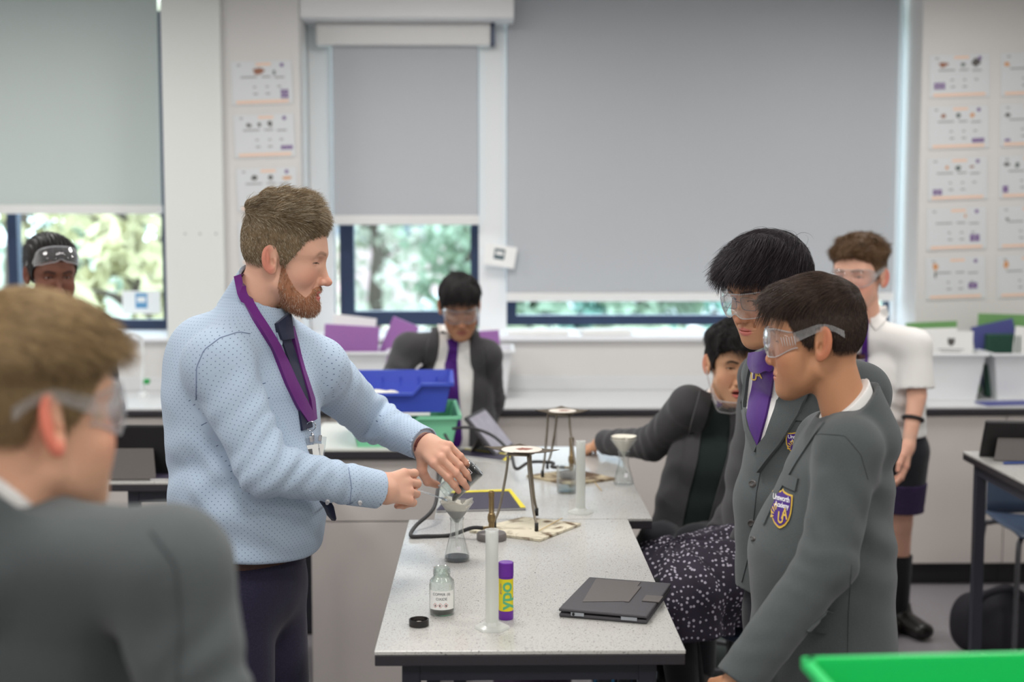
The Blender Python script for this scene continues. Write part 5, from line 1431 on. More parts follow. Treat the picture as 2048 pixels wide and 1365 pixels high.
# ---------------------------------------------------------------- hands
def hand_joints(wr, fwd, back, thumb_side, curls, spread=0.05, size=1.0, thumb=None):
    """chains of (point, radius) for palm, four fingers and thumb. fwd = along the hand, back = out of the back of the hand,
    thumb_side = +1 if the thumb lies along fwd x back, curls = per finger (knuckle, middle, tip) bends in radians"""
    wr = np.asarray(wr, float); f = unit(fwd); b = np.asarray(back, float); b = unit(b - f*(b@f)); t = np.cross(f, b)*thumb_side
    S = size; ch = []
    kn = [(0.030, 0.090, .0095), (0.010, 0.094, .0098), (-0.010, 0.090, .0092), (-0.028, 0.082, .0082)]
    ln = [(0.044, 0.026, 0.022), (0.048, 0.030, 0.023), (0.045, 0.028, 0.022), (0.036, 0.021, 0.020)]
    for i, ((x, y, r), L, cu) in enumerate(zip(kn, ln, curls)):
        k = wr + (t*x + f*y)*S; ch.append(('palm', [(wr + (t*x*0.55 + f*0.018)*S, r*1.35*S), (k, r*1.12*S)]))
        a = 0.0; pts = [(k, r*S)]; d0 = unit(f + t*(x*spread*30))
        for seg, (l, c) in enumerate(zip(L, cu)):
            a += c; dr = d0*cos(a) - b*sin(a)
            k = k + dr*l*S; pts.append((k, (r*(0.94, 0.86, 0.72)[seg])*S))
        ch.append(('finger', pts))
    th = thumb or ((0.55, 0.75, 0.25), (0.35, 0.9, 0.2), (0.1, 1, 0.1))
    k = wr + (t*0.020 + f*0.022 - b*0.006)*S; pts = [(k, .0150*S)]
    for (x, y, z), l, r in zip(th, (0.040, 0.032, 0.027), (.0120, .0105, .0085)):
        k = k + unit(t*x + f*y - b*z)*l*S; pts.append((k, r*S))
    ch.append(('thumb', pts))
    return ch
def hand_field(ch, wr, el=None, rw=0.026, rf=0.033, fwd=None, back=None):
    def fn(p):
        d = None
        for kind, pts in ch:
            if kind != 'palm': continue
            e = sd_limb(p, pts[0][0], pts[1][0], pts[0][1], pts[1][1]); d = e if d is None else smin(d, e, 0.014)
        if el is not None:
            f = unit(np.asarray(wr)-np.asarray(el)); 
            d = smin(d, sd_limb(p, wr + f*0.02, el, rw*0.92, rf), 0.022)
        for kind, pts in ch:
            if kind == 'palm': continue
            e = None
            for (a, ra), (b, rb) in zip(pts, pts[1:]):
                x = sd_limb(p, a, b, ra, rb); e = x if e is None else smin(e, x, 0.003)
            for (a, ra) in pts[1:-1]: e = smin(e, sd_sph(p, a, ra*1.04), 0.003)      # knuckles
            d = smin(d, e, 0.016 if kind == 'thumb' else 0.0045)
        return d
    return fn
def mesh_hand(fn, ch, wr, h=0.0018, pad=0.055):
    pts = np.array([q[0] for _, c in ch for q in c] + [np.asarray(wr)])
    return mesh_field(fn, pts.min(0)-pad*0.4, pts.max(0)+pad*0.4, h, newton=1)

# skin and fabric
def skin_mat(name):
    m = mat(name, (200, 150, 120), rough=0.52, spec=0.4, attr='Col', sss=0.12, bump=0.10, bscale=420)
    return m
M_SKIN = skin_mat('skin')
M_EYE = mat('eyeball', (230, 225, 220), rough=0.12, attr='Col')
M_HAIR = mat('hair', (60, 45, 35), rough=0.5, spec=0.28, attr='Col')
# ---------------------------------------------------------------- clothing fields
def lay(fn_list, k):
    d = fn_list[0]
    for e in fn_list[1:]: d = smin(d, e, k)
    return d
def torso_f(p, k, g=0.0):
    """k: skeleton dict (points N,U,W,H,SL,SR and half sizes cw cd ww wd hw hd)"""
    s = unit(np.asarray(k['SR']) - np.asarray(k['SL'])); s2 = k.get('hip_axis', s)
    d = sd_elimb(p, k['U'], k['W'], s, k['cw']+g, k['cd']+g, k['ww']+g, k['wd']+g)
    d = smin(d, sd_elimb(p, k['W'], k['H'], s2, k['ww']+g, k['wd']+g, k['hw']+g, k['hd']+g), 0.05)
    n = np.asarray(k['N'], float)
    for S in (k['SL'], k['SR']):
        d = smin(d, sd_limb(p, n - np.array((0, 0, .035)), S, 0.050+g, k.get('rs', .056)+g), 0.045)
    return d
def sleeve_f(p, S, E, Wr, ru, re, rw, cut=True, bulge=0.0):
    S, E, Wr = (np.asarray(v, float) for v in (S, E, Wr))
    d = sd_limb(p, S, E, ru, re); f = sd_limb(p, E, Wr, re, rw)
    if cut:
        ax = unit(Wr-E); f = np.maximum(f, ((p - Wr.astype(F32)) @ ax.astype(F32)))
    return smin(d, f, 0.025)
def arm_folds(p, S, E, Wr, amp, seed=0, freq=21):
    S, E, Wr = (np.asarray(v, float) for v in (S, E, Wr))
    ua, fa = unit(E-S), unit(Wr-E); inner = unit(fa-ua) if np.linalg.norm(fa-ua) > .05 else np.zeros(3)
    r = folds(p, E + inner*0.03, .085, unit(ua+fa), freq, amp, seed, .9)
    r = r + folds(p, S + ua*0.07 + inner*0.02, .09, unit(ua*0.8+np.array((.3, .2, .3))), freq*0.7, amp*0.8, seed+2, .9)
    r = r + folds(p, Wr - fa*0.07, .075, unit(fa + np.array((.25, .2, -.3))), freq*1.1, amp*0.7, seed+4, .9)
    return r
def arms_onto(p, d, k, side_sizes, amp=0.0035, seed=0, cut=True):
    for i, sd in enumerate('LR'):
        S, E, Wr = k['S'+sd], k['E'+sd], k['W'+sd]
        ru, re, rw = side_sizes
        a = sleeve_f(p, S, E, Wr, ru, re, rw, cut) + arm_folds(p, S, E, Wr, amp, seed+i*5)
        near = np.exp(-np.sum((p - A(*S))**2, axis=1)/(.085**2))
        d = smin(d, a, (0.010 + 0.035*near).astype(F32))
    return d
def blazer_field(k, ru=.064, re=.053, rw=.041, amp=.003, seed=0, hem=None, g=0.012, collar=True, neck_r=.058, lean=None):
    hem = np.asarray(k['H'], float) if hem is None else np.asarray(hem, float)
    N = np.asarray(k['N'], float); up = unit(k.get('neck_up', (0, 0, 1))); fc = unit(np.array(k['toe'], float))
    def fn(p):
        d = torso_f(p, k, g)
        d = np.maximum(d, (hem[2] - p[:, 2]))
        d = d + amp*0.9*wob(p, 3.2, seed)*sstep(-(p[:, 2]-N[2]), .10, .35)
        d = d + folds(p, np.asarray(k['W'], float), .20, unit((.25, .2, 1)), 11, amp*0.8, seed+1)
        if collar:
            q = p - N.astype(F32); cl = sd_limb(p, N - up*0.05, N + up*0.10, .086, neck_r+.008)
            cl = np.maximum(cl, q @ up.astype(F32) - (k.get('jh', .020) - k.get('jsl', .54)*(q @ fc.astype(F32))))
            d = smin(d, cl, 0.016)
        d = arms_onto(p, d, k, (ru, re, rw), amp, seed)
        d = smax(d, -sd_limb(p, N - up*0.025, N + up*0.30, neck_r, neck_r+.010), 0.004)
        return d
    return fn
def collar_field(k, r=.0572, h=.041, tilt=(0, 0, 0), slope=0.54, face=(0, -1, 0), low=.10):
    """a stand-up shirt collar round the neck, higher at the nape"""
    N = np.asarray(k['N'], float); up = unit(k.get('neck_up', (0, 0, 1))); fc = unit(np.asarray(face, float))
    def fn(p):
        d = sd_limb(p, N - up*low, N + up*0.2, r+.004, r-.004)
        q = p - N.astype(F32)
        top = q @ up.astype(F32) - (h - slope*(q @ fc.astype(F32)))
        d = np.maximum(d, top); d = np.maximum(d, -(q @ up.astype(F32)) - low)
        return d
    return fn
def trouser_field(k, rh=.098, rk=.066, ra=.055, g=0.0, amp=.003, top=None, hem=None, seed=3):
    s = unit(np.asarray(k.get('hip_axis', np.asarray(k['SR']) - np.asarray(k['SL']))))
    H = np.asarray(k['H'], float)
    def fn(p):
        d = sd_elimb(p, H + np.array((0, 0, .06)), k.get('P', H - np.array((0, 0, .05))), s, k['hw']*.93, k['hd']*.90, k['hw']*.95, k['hd']*.92)
        for i, sd in enumerate('LR'):
            hp = np.asarray(k.get('P', H), float) + s*(1 if sd == 'R' else -1)*k['hw']*0.46
            a = sd_limb(p, hp, k['K'+sd], rh, rk); b = sd_limb(p, k['K'+sd], k['A'+sd], rk, ra)
            a = smin(a, b, .03) + folds(p, k['K'+sd], .10, unit(np.asarray(k['A'+sd], float)-np.asarray(k['K'+sd], float)), 22, amp, seed+i)
            d = smin(d, a, 0.03)
        if top is not None: d = np.maximum(d, p[:, 2]-top)
        if hem is not None: d = np.maximum(d, hem - p[:, 2])
        return d
    return fn
def shoe_field(ankle, toe, s=1.0):
    a = np.asarray(ankle, float); a = np.array((a[0], a[1], 0.0)); f = unit((toe[0], toe[1], 0)); sd = np.cross(f, (0, 0, 1))
    def fn(p):
        d = sd_elimb(p, a + np.array((0, 0, .050*s)) - f*.035*s, a + f*.15*s + np.array((0, 0, .034*s)), sd, .040*s, .048*s, .043*s, .030*s)
        d = smin(d, sd_limb(p, a + np.array((0, 0, .05*s)), a + np.array((0, 0, .115*s)), .044*s, .047*s), .03)
        return np.maximum(np.maximum(d, 0.0015 - p[:, 2]), p[:, 2] - .105*s)
    lo = np.minimum(a - .13*s, a + f*.24*s - .08*s); hi = np.maximum(a + .13*s, a + f*.24*s + .08*s); lo[2] = -.01; hi[2] = .13*s
    return fn, lo, hi
def bounds(pts, pad):
    p = np.array([np.asarray(q, float) for q in pts]); return p.min(0)-pad, p.max(0)+pad
def field_obj(name, fn, lo, hi, h, m, parent, uv=None, newton=1, smooth=True):
    V, Q = mesh_field(fn, lo, hi, h, newton=newton)
    at = {'cloth_uv': uv(V)} if uv else None
    o = link(name, mesh_np(name, V, Q, attrs=at), m, parent, smooth)
    o.data.set_sharp_from_angle(angle=radians(62)); return o
SK_T = ['N', 'U', 'W', 'SL', 'SR', 'EL', 'ER', 'WL', 'WR']
def inner_body(k, hem_z=None, legs=True):
    """the body under the clothes, coarse: torso, arms, legs"""
    def fn(p):
        d = torso_f(p, k, -.022)
        for sd in 'LR':
            d = smin(d, sd_limb(p, k['S'+sd], k['E'+sd], .040, .034), .02)
            d = smin(d, sd_limb(p, k['E'+sd], k['W'+sd], .034, .024), .01)
            if legs:
                s = unit(np.asarray(k.get('hip_axis', np.asarray(k['SR']) - np.asarray(k['SL']))))
                hp = np.asarray(k.get('P', k['H']), float) + s*(1 if sd == 'R' else -1)*k['hw']*0.46
                d = smin(d, sd_limb(p, hp, k['K'+sd], .070, .046), .03)
                an = np.asarray(k['A'+sd], float)
                d = smin(d, sd_limb(p, k['K'+sd], an, .046, .032), .01)
                d = smin(d, sd_elimb(p, an*np.array((1, 1, 0)) + np.array((0, 0, .04)), an*np.array((1, 1, 0)) + np.array((0, 0, .035)) + unit(k['toe'+sd] if 'toe'+sd in k else k['toe'])*.12, (k['toe'][1]+1e-3, -k['toe'][0], 0), .028, .026, .030, .018), .02)
        n = np.asarray(k['N'], float); d = smin(d, sd_limb(p, n - np.array((0, 0, .08)), n, .05, .045), .02)
        return d
    pts = [k[a] for a in SK_T] + [k['H']] + ([k['KL'], k['KR'], k['AL'], k['AR']] if legs else [])
    lo, hi = bounds(pts, .20)
    if legs: lo[2] = -.02
    return mesh_field(fn, lo, hi, .012, newton=0)
def join_arrays(parts):
    """parts: (V, Q, colours)"""
    Vs, Fs, Cs, b = [], [], [], 0
    for V, Q, c in parts:
        if not len(V): continue
        Vs.append(V); Fs.append(Q+b); b += len(V)
        Cs.append(np.broadcast_to(np.asarray(c, float), (len(V), 3)))
    return np.concatenate(Vs), np.concatenate(Fs), np.concatenate(Cs)
def hand_cols(V, hd, ch):
    base = np.array(lin(hd.q['skin'])); red = np.array(lin(hd.q.get('blush', hd.q['skin']))); nail = np.array(lin(hd.q.get('nail', (225, 175, 160))))
    c = np.tile(base, (len(V), 1))
    for kind, pts in ch:
        if kind == 'palm': continue
        for (a, r) in pts[:-1]:
            w = 0.30*np.exp(-np.sum((V-a)**2, 1)/(r*1.3)**2)[:, None]; c = c*(1-w) + red*w
        tip, r = pts[-1]; w = 0.35*np.exp(-np.sum((V-tip)**2, 1)/(r*1.6)**2)[:, None]; c = c*(1-w) + red*w
    return c
def person_body(name, hd, k, label, group=None, hv=.0021, hands=(), legs=True, neck_keep=None):
    """one mesh: head and neck, hands, and the body below the clothes"""
    hw = hd.O; r = np.array((.145, .145, .145))*hd.s; lo = hw - r; hi = hw + r
    pts = np.array([hd.w((0, 0, .12)), hd.w((0, .13, -.04)), hd.w((0, -.1, 0)), hd.w((.09, 0, 0)), hd.w((-.09, 0, 0)), hd.w(hd.q.get('neck_to', (0, -.055, -.215))), hd.w((0, .1, -.12))])
    lo = pts.min(0)-.04; hi = pts.max(0)+.04
    V, Q = mesh_field(hd.field, lo, hi, hv)
    parts = [(V, Q, hd.colours(V))]
    for fn, ch, wr, el, hh in hands:
        HV, HQ = mesh_hand(fn, ch, wr, hh)
        parts.append((HV, HQ, hand_cols(HV, hd, ch)))
    BV, BQ = inner_body(k, legs=legs); parts.append((BV, BQ, lin(hd.q['skin'])))
    V, Q, c = join_arrays(parts)
    o = link(name, mesh_np(name, V, Q, cols=c), M_SKIN, None, True)
    tag(o, label, 'person', group)
    hd.build_eyes(o, hd.q.get('iris', (60, 40, 28)), hd.q.get('gaze', (0, .9, -.35)))
    return o

# ---------------------------------------------------------------- safety goggles (clear wrap-round plastic)
def goggles(hd, label, X=None, group=None, vents=True, name='safety_goggles', temple_back=-.058, m=None, wide=1.0):
    """built on the head hd; X = optional map of local points (goggles pushed up or hanging)"""
    f = (lambda l: hd.w(l)) if X is None else (lambda l: hd.w(X(np.asarray(l, float))))
    root = empty(name, f((0, .112, 0)), label, 'goggles', group)
    arc = [(-.074, .040), (-.070, .068), (-.058, .092), (-.036, .108), (-.014, .1135), (.014, .1135), (.036, .108), (.058, .092), (.070, .068), (.074, .040)]
    arc = [np.array((x*wide, y, 0)) for x, y in arc]; arc = spline(arc, 5)
    def band(t0, t1, rows=7):
        n = len(arc); i0, i1 = int(t0*(n-1)), int(t1*(n-1)); G = []
        for j in range(rows):
            v = j/(rows-1); row = []
            for i in range(i0, i1+1):
                a = arc[i]; u = abs(i/(n-1)-.5)*2
                top = .027 - .010*sstep(u, .55, 1); bot = -.030 + .016*sstep(u, .5, 1.0) + .010*np.exp(-((u)/.10)**2)
                z = bot + (top-bot)*v; bul = 1 - .05*(2*v-1)**2
                row.append(f((a[0]*bul, a[1]*bul + .003, z)))
            G.append(row)
        return G
    lens = MB(); lens.grid(band(.16, .84), thick=.0016); lens.build('lens', M_GOGG, root, autosm=40)
    for s, (t0, t1) in ((-1, (0, .16)), (1, (.84, 1))):
        sh = MB(); G = band(t0, t1); sh.grid(G, thick=.0018); o = sh.build('side_shield', M_GOGG, root, autosm=40)
        if vents:
            vt = MB()
            for q in range(6):
                y0 = .044 + .0055*q; x = s*(.0752 - .0018*(q > 3) - .002*(q > 4))*wide
                vt.tube([f((x, y0, -.008)), f((x, y0 + .002, .010))], .0007, 6)
            vt.build('vent', M_GOGG_EDGE, o, True)
        tp = MB()
        path = spline([(s*.0735*wide, .047, .006), (s*.077*wide, .02, .014), (s*.0795*wide, -.01, .0215), (s*.078*wide, -.035, .018), (s*.073*wide, temple_back, .004)], 6)
        rows = [[], [], [], []]
        for i, a in enumerate(path):
            u = i/(len(path)-1); hgt = .0105*(1-u) + .0042*u + .003*np.exp(-((u-1)/.12)**2)
            for r_, (dx, dz) in enumerate(((-.0013, -1), (.0013, -1), (.0013, 1), (-.0013, 1))): rows[r_].append(f((a[0]+dx, a[1], a[2]+dz*hgt)))
        rows.append(rows[0]); tp.grid(rows); tp.build('temple', M_GOGG_ARM, root, autosm=50)
    ed = MB(); G = band(0, 1, 3); ed.tube(G[2], .0016, 6); ed.tube(G[0], .0014, 6)
    ed.build('rim', M_GOGG_EDGE, root, True)
    return root
# ================================================================ the people
def mid(a, b, t=.5): return np.asarray(a, float)*(1-t) + np.asarray(b, float)*t
def adult(**k): d = dict(cw=.175, cd=.120, ww=.175, wd=.140, hw=.175, hd=.130, rs=.060); d.update(k); return d
def child(**k): d = dict(cw=.150, cd=.098, ww=.148, wd=.102, hw=.158, hd=.112, rs=.048); d.update(k); return d
def legs(k, hip, f, sway=0.0, kd=.02, foot=0.0):
    """standing legs from hip point to the floor; f = facing"""
    f = unit((f[0], f[1], 0)); r = np.array((f[1], -f[0], 0))
    for sd, s in (('L', -1), ('R', 1)):
        k['K'+sd] = np.array((hip[0], hip[1], 0)) + r*s*.085 + f*kd + np.array((0, 0, hip[2]*.54))
        k['A'+sd] = np.array((hip[0], hip[1], 0)) + r*s*.095 - f*.02 + f*foot + np.array((0, 0, .085))
    k['toe'] = f
def shoes(parent, k, s=1.0, m=None):
    for sd in 'LR':
        t = k.get('toe'+sd, k['toe']); fn, lo, hi = shoe_field(k['A'+sd], t, s)
        field_obj('shoe', fn, lo, hi, .006, m or M_SHOE, parent)
def badge(fn, parent, c, ex, ey, lett=True, size=1.0):
    """school crest sewn on the breast: pixel frame c + x*ex + y*ey, x,y in -1..1"""
    sh = np.array([(-.92, .78), (-.5, .80), (-.12, .88), (0, 1.0), (.12, .88), (.5, .80), (.92, .78), (.95, .3), (.92, -.15), (.78, -.52), (.5, -.80), (.2, -.95), (0, -1.0), (-.2, -.95), (-.5, -.80), (-.78, -.52), (-.92, -.15), (-.95, .3)])
    def fill(poly, m=5):
        c0 = poly.mean(0); P_ = [poly*t + c0*(1-t) for t in np.linspace(.02, 1, m)]; n = len(poly)
        return np.concatenate(P_), [(i*n+j, i*n+(j+1) % n, (i+1)*n+(j+1) % n, (i+1)*n+j) for i in range(m-1) for j in range(n)]
    o = decal('crest_badge', fn, [fill(sh)], c, ex, ey, .0022, M_GOLD, parent)
    decal('badge_field', fn, [fill(sh*.88)], c, ex, ey, .0034, M_BADGE, o)
    if lett:
        g = 1/10.0
        L1, L2 = text_mesh('Unsworth', .40*size, True, .92), text_mesh('Academy', .36*size, True, .92)
        decal('name_lettering', fn, [shift(L1, 0, .48), shift(L2, .10, .14)], c, ex, ey, .0044, M_THREAD, o)
        U, A_ = text_mesh('U', .78, True), text_mesh('A', .78, True)
        decal('monogram', fn, [shift(U, .10, -.50), shift(A_, .42, -.26)], c, ex, ey, .0046, M_GOLD, o)
        rays = []
        for i in range(5):
            a = radians(100 + i*22); p0, p1 = np.array((-.30, -.42)), np.array((-.30+.62*cos(a)*.8, -.42+.66*sin(a)))
            nn = np.array((-(p1-p0)[1], (p1-p0)[0])); nn = nn/np.linalg.norm(nn); pm = mid(p0, p1, .45)
            rays.append((np.array([pm-nn*.02, p1-nn*.055, p1+nn*.055, pm+nn*.02]), [(0, 1, 2, 3)]))
        decal('sun_rays', fn, rays, c, ex, ey, .0045, M_GOLD, o)
    return o
def buttons(fn, parent, pix, r_px, m=None, name='button', thick=.004):
    for (x, y) in pix:
        a = np.linspace(0, 2*pi, 16, endpoint=False); ring = np.stack([np.cos(a), np.sin(a)], 1)
        V = np.concatenate([ring*1.0, ring*.7, ring*.62, ring*.05]); F = [(k*16+i, k*16+(i+1) % 16, (k+1)*16+(i+1) % 16, (k+1)*16+i) for k in range(3) for i in range(16)]
        q = camhit(fn, np.array((x, y)) + V*r_px).astype(F32); _, g = grad(fn, q, .004)
        t = np.r_[np.full(16, .0002), np.full(16, thick), np.full(16, thick*.7), np.full(16, thick*.7)][:, None]
        me = mesh_np(name, q + g*t, np.array(F)); link(name, me, m or M_BUTTON, parent, True)
def line(fn, pix, w, m, parent, name, lift=.0012):
    pts = camhit(fn, resample(pix, 24)).astype(F32); _, g = grad(fn, pts, .003)
    MB().tube([Vector(p) for p in pts + g*lift*.3], w, 6).build(name, m, parent, True)
FULL = 1.0

# ---------------------------------------------------------------- the teacher
SKIN_T = dict(skin=(214, 166, 142), blush=(205, 128, 108), lipcol=(196, 104, 98), haircol=(96, 80, 60), lids=(-.0035, -.0068), open=.0075, browdark=.45, nose=1.06, brow=1.1,
              iris=(90, 100, 110), gaze=(0, .8, -.6), nail=(226, 178, 164), neck=1.06, neck_to=(0, -.085, -.20), scalp=.7, hairline=0.0)
hf = np.array((cos(radians(3)), -sin(radians(3)), -.205))
TH = Head((P(539, 519, 3.10), (.080, -.0135, -.010)), hf, (0, 0, 1), SKIN_T, (.95, .94, .965))
k = adult(N=P(506, 618, 3.19), U=P(500, 790, 3.20), W=P(497, 985, 3.20), H=P(497, 1085, 3.20), SR=P(436, 728, 3.03), SL=P(632, 738, 3.33),
          ER=P(530, 938, 2.97), WR=P(753, 979, 3.12), EL=P(742, 838, 3.58), WL=P(846, 888, 3.43))
k.update(cw=.180, cd=.118, ww=.178, wd=.150, hw=.170, hd=.140)
tf = unit((.86, -.51, 0)); k['hip_axis'] = unit((-.35, -.94, 0))
k['P'] = P(500, 1175, 3.2); legs(k, k['P'], (.9, -.35)); TK = k
# right hand: a fist round the spatula; left hand: fingers over the beaker
wr = np.array(k['WR']); wl = np.array(k['WL'])
chR = hand_joints(wr + unit(wr-np.array(k['ER']))*.008, P(828, 978, 3.20) - wr + np.array((0, .03, 0)), (.10, -.93, .36), -1,
                  [(.20, 1.45, .85), (.30, 1.60, .95), (.38, 1.65, 1.0), (.48, 1.65, 1.0)], .02, 1.12,
                  ((.15, .9, .55), (-.25, 1, .30), (-.5, .9, .1)))
fR = hand_field(chR, wr, k['ER'], .030, .036)
wl2 = wl + np.array((0, 0, .0))
bkd = unit((.55, -.82, -.15)); tL = unit((-.84, 0, -.54))
chL = hand_joints(wl2, bkd, np.cross(tL, bkd), +1,
                  [(.95, .42, .25), (1.00, .42, .28), (1.02, .42, .30), (1.02, .40, .30)], .010, 1.03,
                  ((.75, .25, .6), (.15, .1, 1), (-.45, .1, .9)))
fL = hand_field(chL, wl2, k['EL'], .030, .036)
person_T = person_body('person', TH, k, 'bearded man in a spotted pale blue shirt tipping a beaker into a funnel', hv=.0018,
                       hands=[(fR, chR, wr, k['ER'], .0018), (fL, chL, wl2, k['EL'], .0018)])
# hair: short, textured on top
def th_T(p, e): return (.0015 + .007*sstep(e, 0, .03)*sstep(p[:, 2], .01, .07) + .021*sstep(p[:, 2], .06, .11)*(1 + .4*wob(p, 22, 2))*(1 - .6*sstep(p[:, 1], .04, .09))).astype(F32)
HV, HQ, hfn = hair_cap(TH, th_T, .0024)
nT = lambda p: sstep(p[:, 2], .045, .10)*(1 - .55*sstep(p[:, 1], .045, .095))
def len_T(p, e): return .007 + .020*nT(p)
def comb_T(p):
    o = np.stack([p[:, 0]*1.5 + .3*wob(p, 14, 4), .75 + .3*wob(p, 12, 1), -.9 + 1.1*nT(p)], 1); return o.astype(F32)
st = [strands(TH, HV, HQ, hfn, 20000, len_T, comb_T, .00042, 4, .55, .2, .28, 3, .30)]
build_hair('hair', TH, HV, HQ, st, M_HAIR, person_T, ((92, 76, 56), (176, 152, 118), .25, (198, 186, 164)), .30)
# beard
def beard_field(hd):
    def fn(w):
        p = hd.l(w); d = head_field(p, hd.q); a = np.abs(np.arctan2(p[:, 0], p[:, 1])); z = p[:, 2]
        up = np.interp(a, [0, .20, .34, .48, .72, .95, 1.15, 1.35, 1.6], [-.053, -.054, -.064, -.082, -.070, -.052, -.030, .004, .01])
        zl = np.interp(a, [0, .5, .9, 1.2, 1.5], [-.135, -.132, -.112, -.088, -.055])
        m = np.minimum(up - z, z - zl); m = np.minimum(m, (1.36-a)*.09); m = np.minimum(m, (p[:, 1]-.012))
        lips = np.sqrt((p[:, 0]/.0235)**2 + ((z+.0755)/.0135)**2) - 1; m = np.minimum(m, lips*.011)
        t = .0010 + .0040*sstep(m, 0, .016)*sstep(-z, .03, .09)
        return smax(d - t, -m, .002)*hd.s
    return fn
bf = beard_field(TH); c = TH.w((0, .05, -.07))
BV, BQ = mesh_field(bf, c-.125, c+.125, .0022)
def strands_on(hd, V, Q, fn, count, L, comb, rad, seed):
    rs = np.random.RandomState(seed); tri = Q[rs.randint(0, len(Q), count)]; w = rs.dirichlet((1, 1, 1, 1), len(tri)); root = (V[tri]*w[:, :, None]).sum(1).astype(F32)
    _, g = grad(fn, root, .002); outw = head_field(hd.l(root), hd.q) > .0004; root, g = root[outw], g[outw]
    d = g*.55 + hd.dirw(comb) + rs.normal(size=root.shape)*.35; d /= np.linalg.norm(d, axis=1)[:, None]
    n = len(root); m = 4; Pt = root[:, None] + (d[:, None]*np.linspace(-.1, 1, m)[None, :, None] + np.array((0, 0, -.25))*(np.linspace(0, 1, m)**2)[None, :, None])*(L*(.6+.8*rs.rand(n)))[:, None, None]
    u = np.cross(d, rs.normal(size=d.shape)); u /= np.linalg.norm(u, axis=1)[:, None]; v = np.cross(d, u); rr = rad*np.linspace(1, .3, m)[None, :, None]
    ring = np.stack([Pt + rr*(u[:, None]*cos(a) + v[:, None]*sin(a)) for a in (0, 2.094, 4.189)], 2).reshape(-1, 3)
    b = (np.arange(n)[:, None, None]*m*3 + np.arange(m-1)[None, :, None]*3); i = np.arange(3); j = (i+1) % 3
    return ring, np.stack([b+i, b+j, b+3+j, b+3+i], -1).reshape(-1, 4), np.repeat(rs.rand(n), m*3)
sb = strands_on(TH, BV, BQ, bf, 9000, .0050, (0, .25, -.75), .00036, 5)
build_hair('beard', TH, BV, BQ, [sb], M_HAIR, person_T, ((136, 86, 60), (200, 146, 112), .22, (214, 196, 178)), .35)
# shirt
m = mat('dotted_blue_shirt', (174, 191, 210), rough=.75, spec=.2, sheen=.1)
nt = m.node_tree; b = nt.nodes['Principled BSDF']; at = nt.nodes.new('ShaderNodeAttribute'); at.attribute_name = 'cloth_uv'
vm = nt.nodes.new('ShaderNodeVectorMath'); vm.operation = 'FRACTION'; s1 = nt.nodes.new('ShaderNodeVectorMath'); s1.operation = 'SUBTRACT'; s1.inputs[1].default_value = (.5, .5, 0)
ln = nt.nodes.new('ShaderNodeVectorMath'); ln.operation = 'LENGTH'; lt = nt.nodes.new('ShaderNodeMath'); lt.operation = 'LESS_THAN'; lt.inputs[1].default_value = .10
sep = nt.nodes.new('ShaderNodeSeparateXYZ'); cmb = nt.nodes.new('ShaderNodeCombineXYZ')
nt.links.new(at.outputs['Vector'], vm.inputs[0]); nt.links.new(vm.outputs[0], s1.inputs[0]); nt.links.new(s1.outputs[0], sep.inputs[0])
nt.links.new(sep.outputs[0], cmb.inputs[0]); nt.links.new(sep.outputs[1], cmb.inputs[1]); nt.links.new(cmb.outputs[0], ln.inputs[0]); nt.links.new(ln.outputs['Value'], lt.inputs[0])
mx = nt.nodes.new('ShaderNodeMix'); mx.data_type = 'RGBA'; mx.inputs['A'].default_value = lin((174, 191, 210)) + (1,); mx.inputs['B'].default_value = lin((72, 84, 122)) + (1,)
nt.links.new(lt.outputs[0], mx.inputs['Factor']); nt.links.new(mx.outputs['Result'], b.inputs['Base Color'])
M_SHIRT = m
def shirt_T(p):
    N = np.asarray(TK['N']); hem = float(TK['H'][2]) - .012
    d = torso_f(p, TK, .012)
    # blousing over the belt
    bl = sd_elimb(p, np.asarray(TK['H']) + np.array((0, 0, .045)), np.asarray(TK['H']) + np.array((0, 0, .03)), TK['hip_axis'], .186, .156, .184, .154)
    d = smin(d, bl, .03)
    d = smin(d, sd_limb(p, N - np.array((0, 0, .06)), P(420, 712, 3.17), .066, .085), .05)
    back = sd_ell(p, P(408, 800, 3.17), (.085, .13, .17)); d = smin(d, back, .06)
    d = d + .0055*wob(p, 2.6, 3)*sstep(-(p[:, 2]-N[2]), .15, .4) + folds(p, P(470, 1010, 3.05), .17, unit((.5, .1, 1)), 12, .0055, 2) + folds(p, P(400, 950, 3.1), .16, unit((-.6, .2, 1)), 10, .005, 4) + folds(p, P(620, 900, 3.1), .12, unit((.8, .2, .7)), 13, .004, 6)
    d = smax(d, (hem + .010*wob(p, 3, 5) - p[:, 2]), .012)
    d = smin(d, sd_limb(p, N - np.array((0, 0, .06)), N + unit(TH.O - N)*.0, .078, .068), .03)
    d = arms_onto(p, d, TK, (.072, .056, .040), .0058, 1)
    ax = unit(TH.w((0, -.03, -.09)) - N)
    d = smax(d, -sd_limb(p, N - ax*.06, N + ax*.25, .056, .060), .004)
    return d
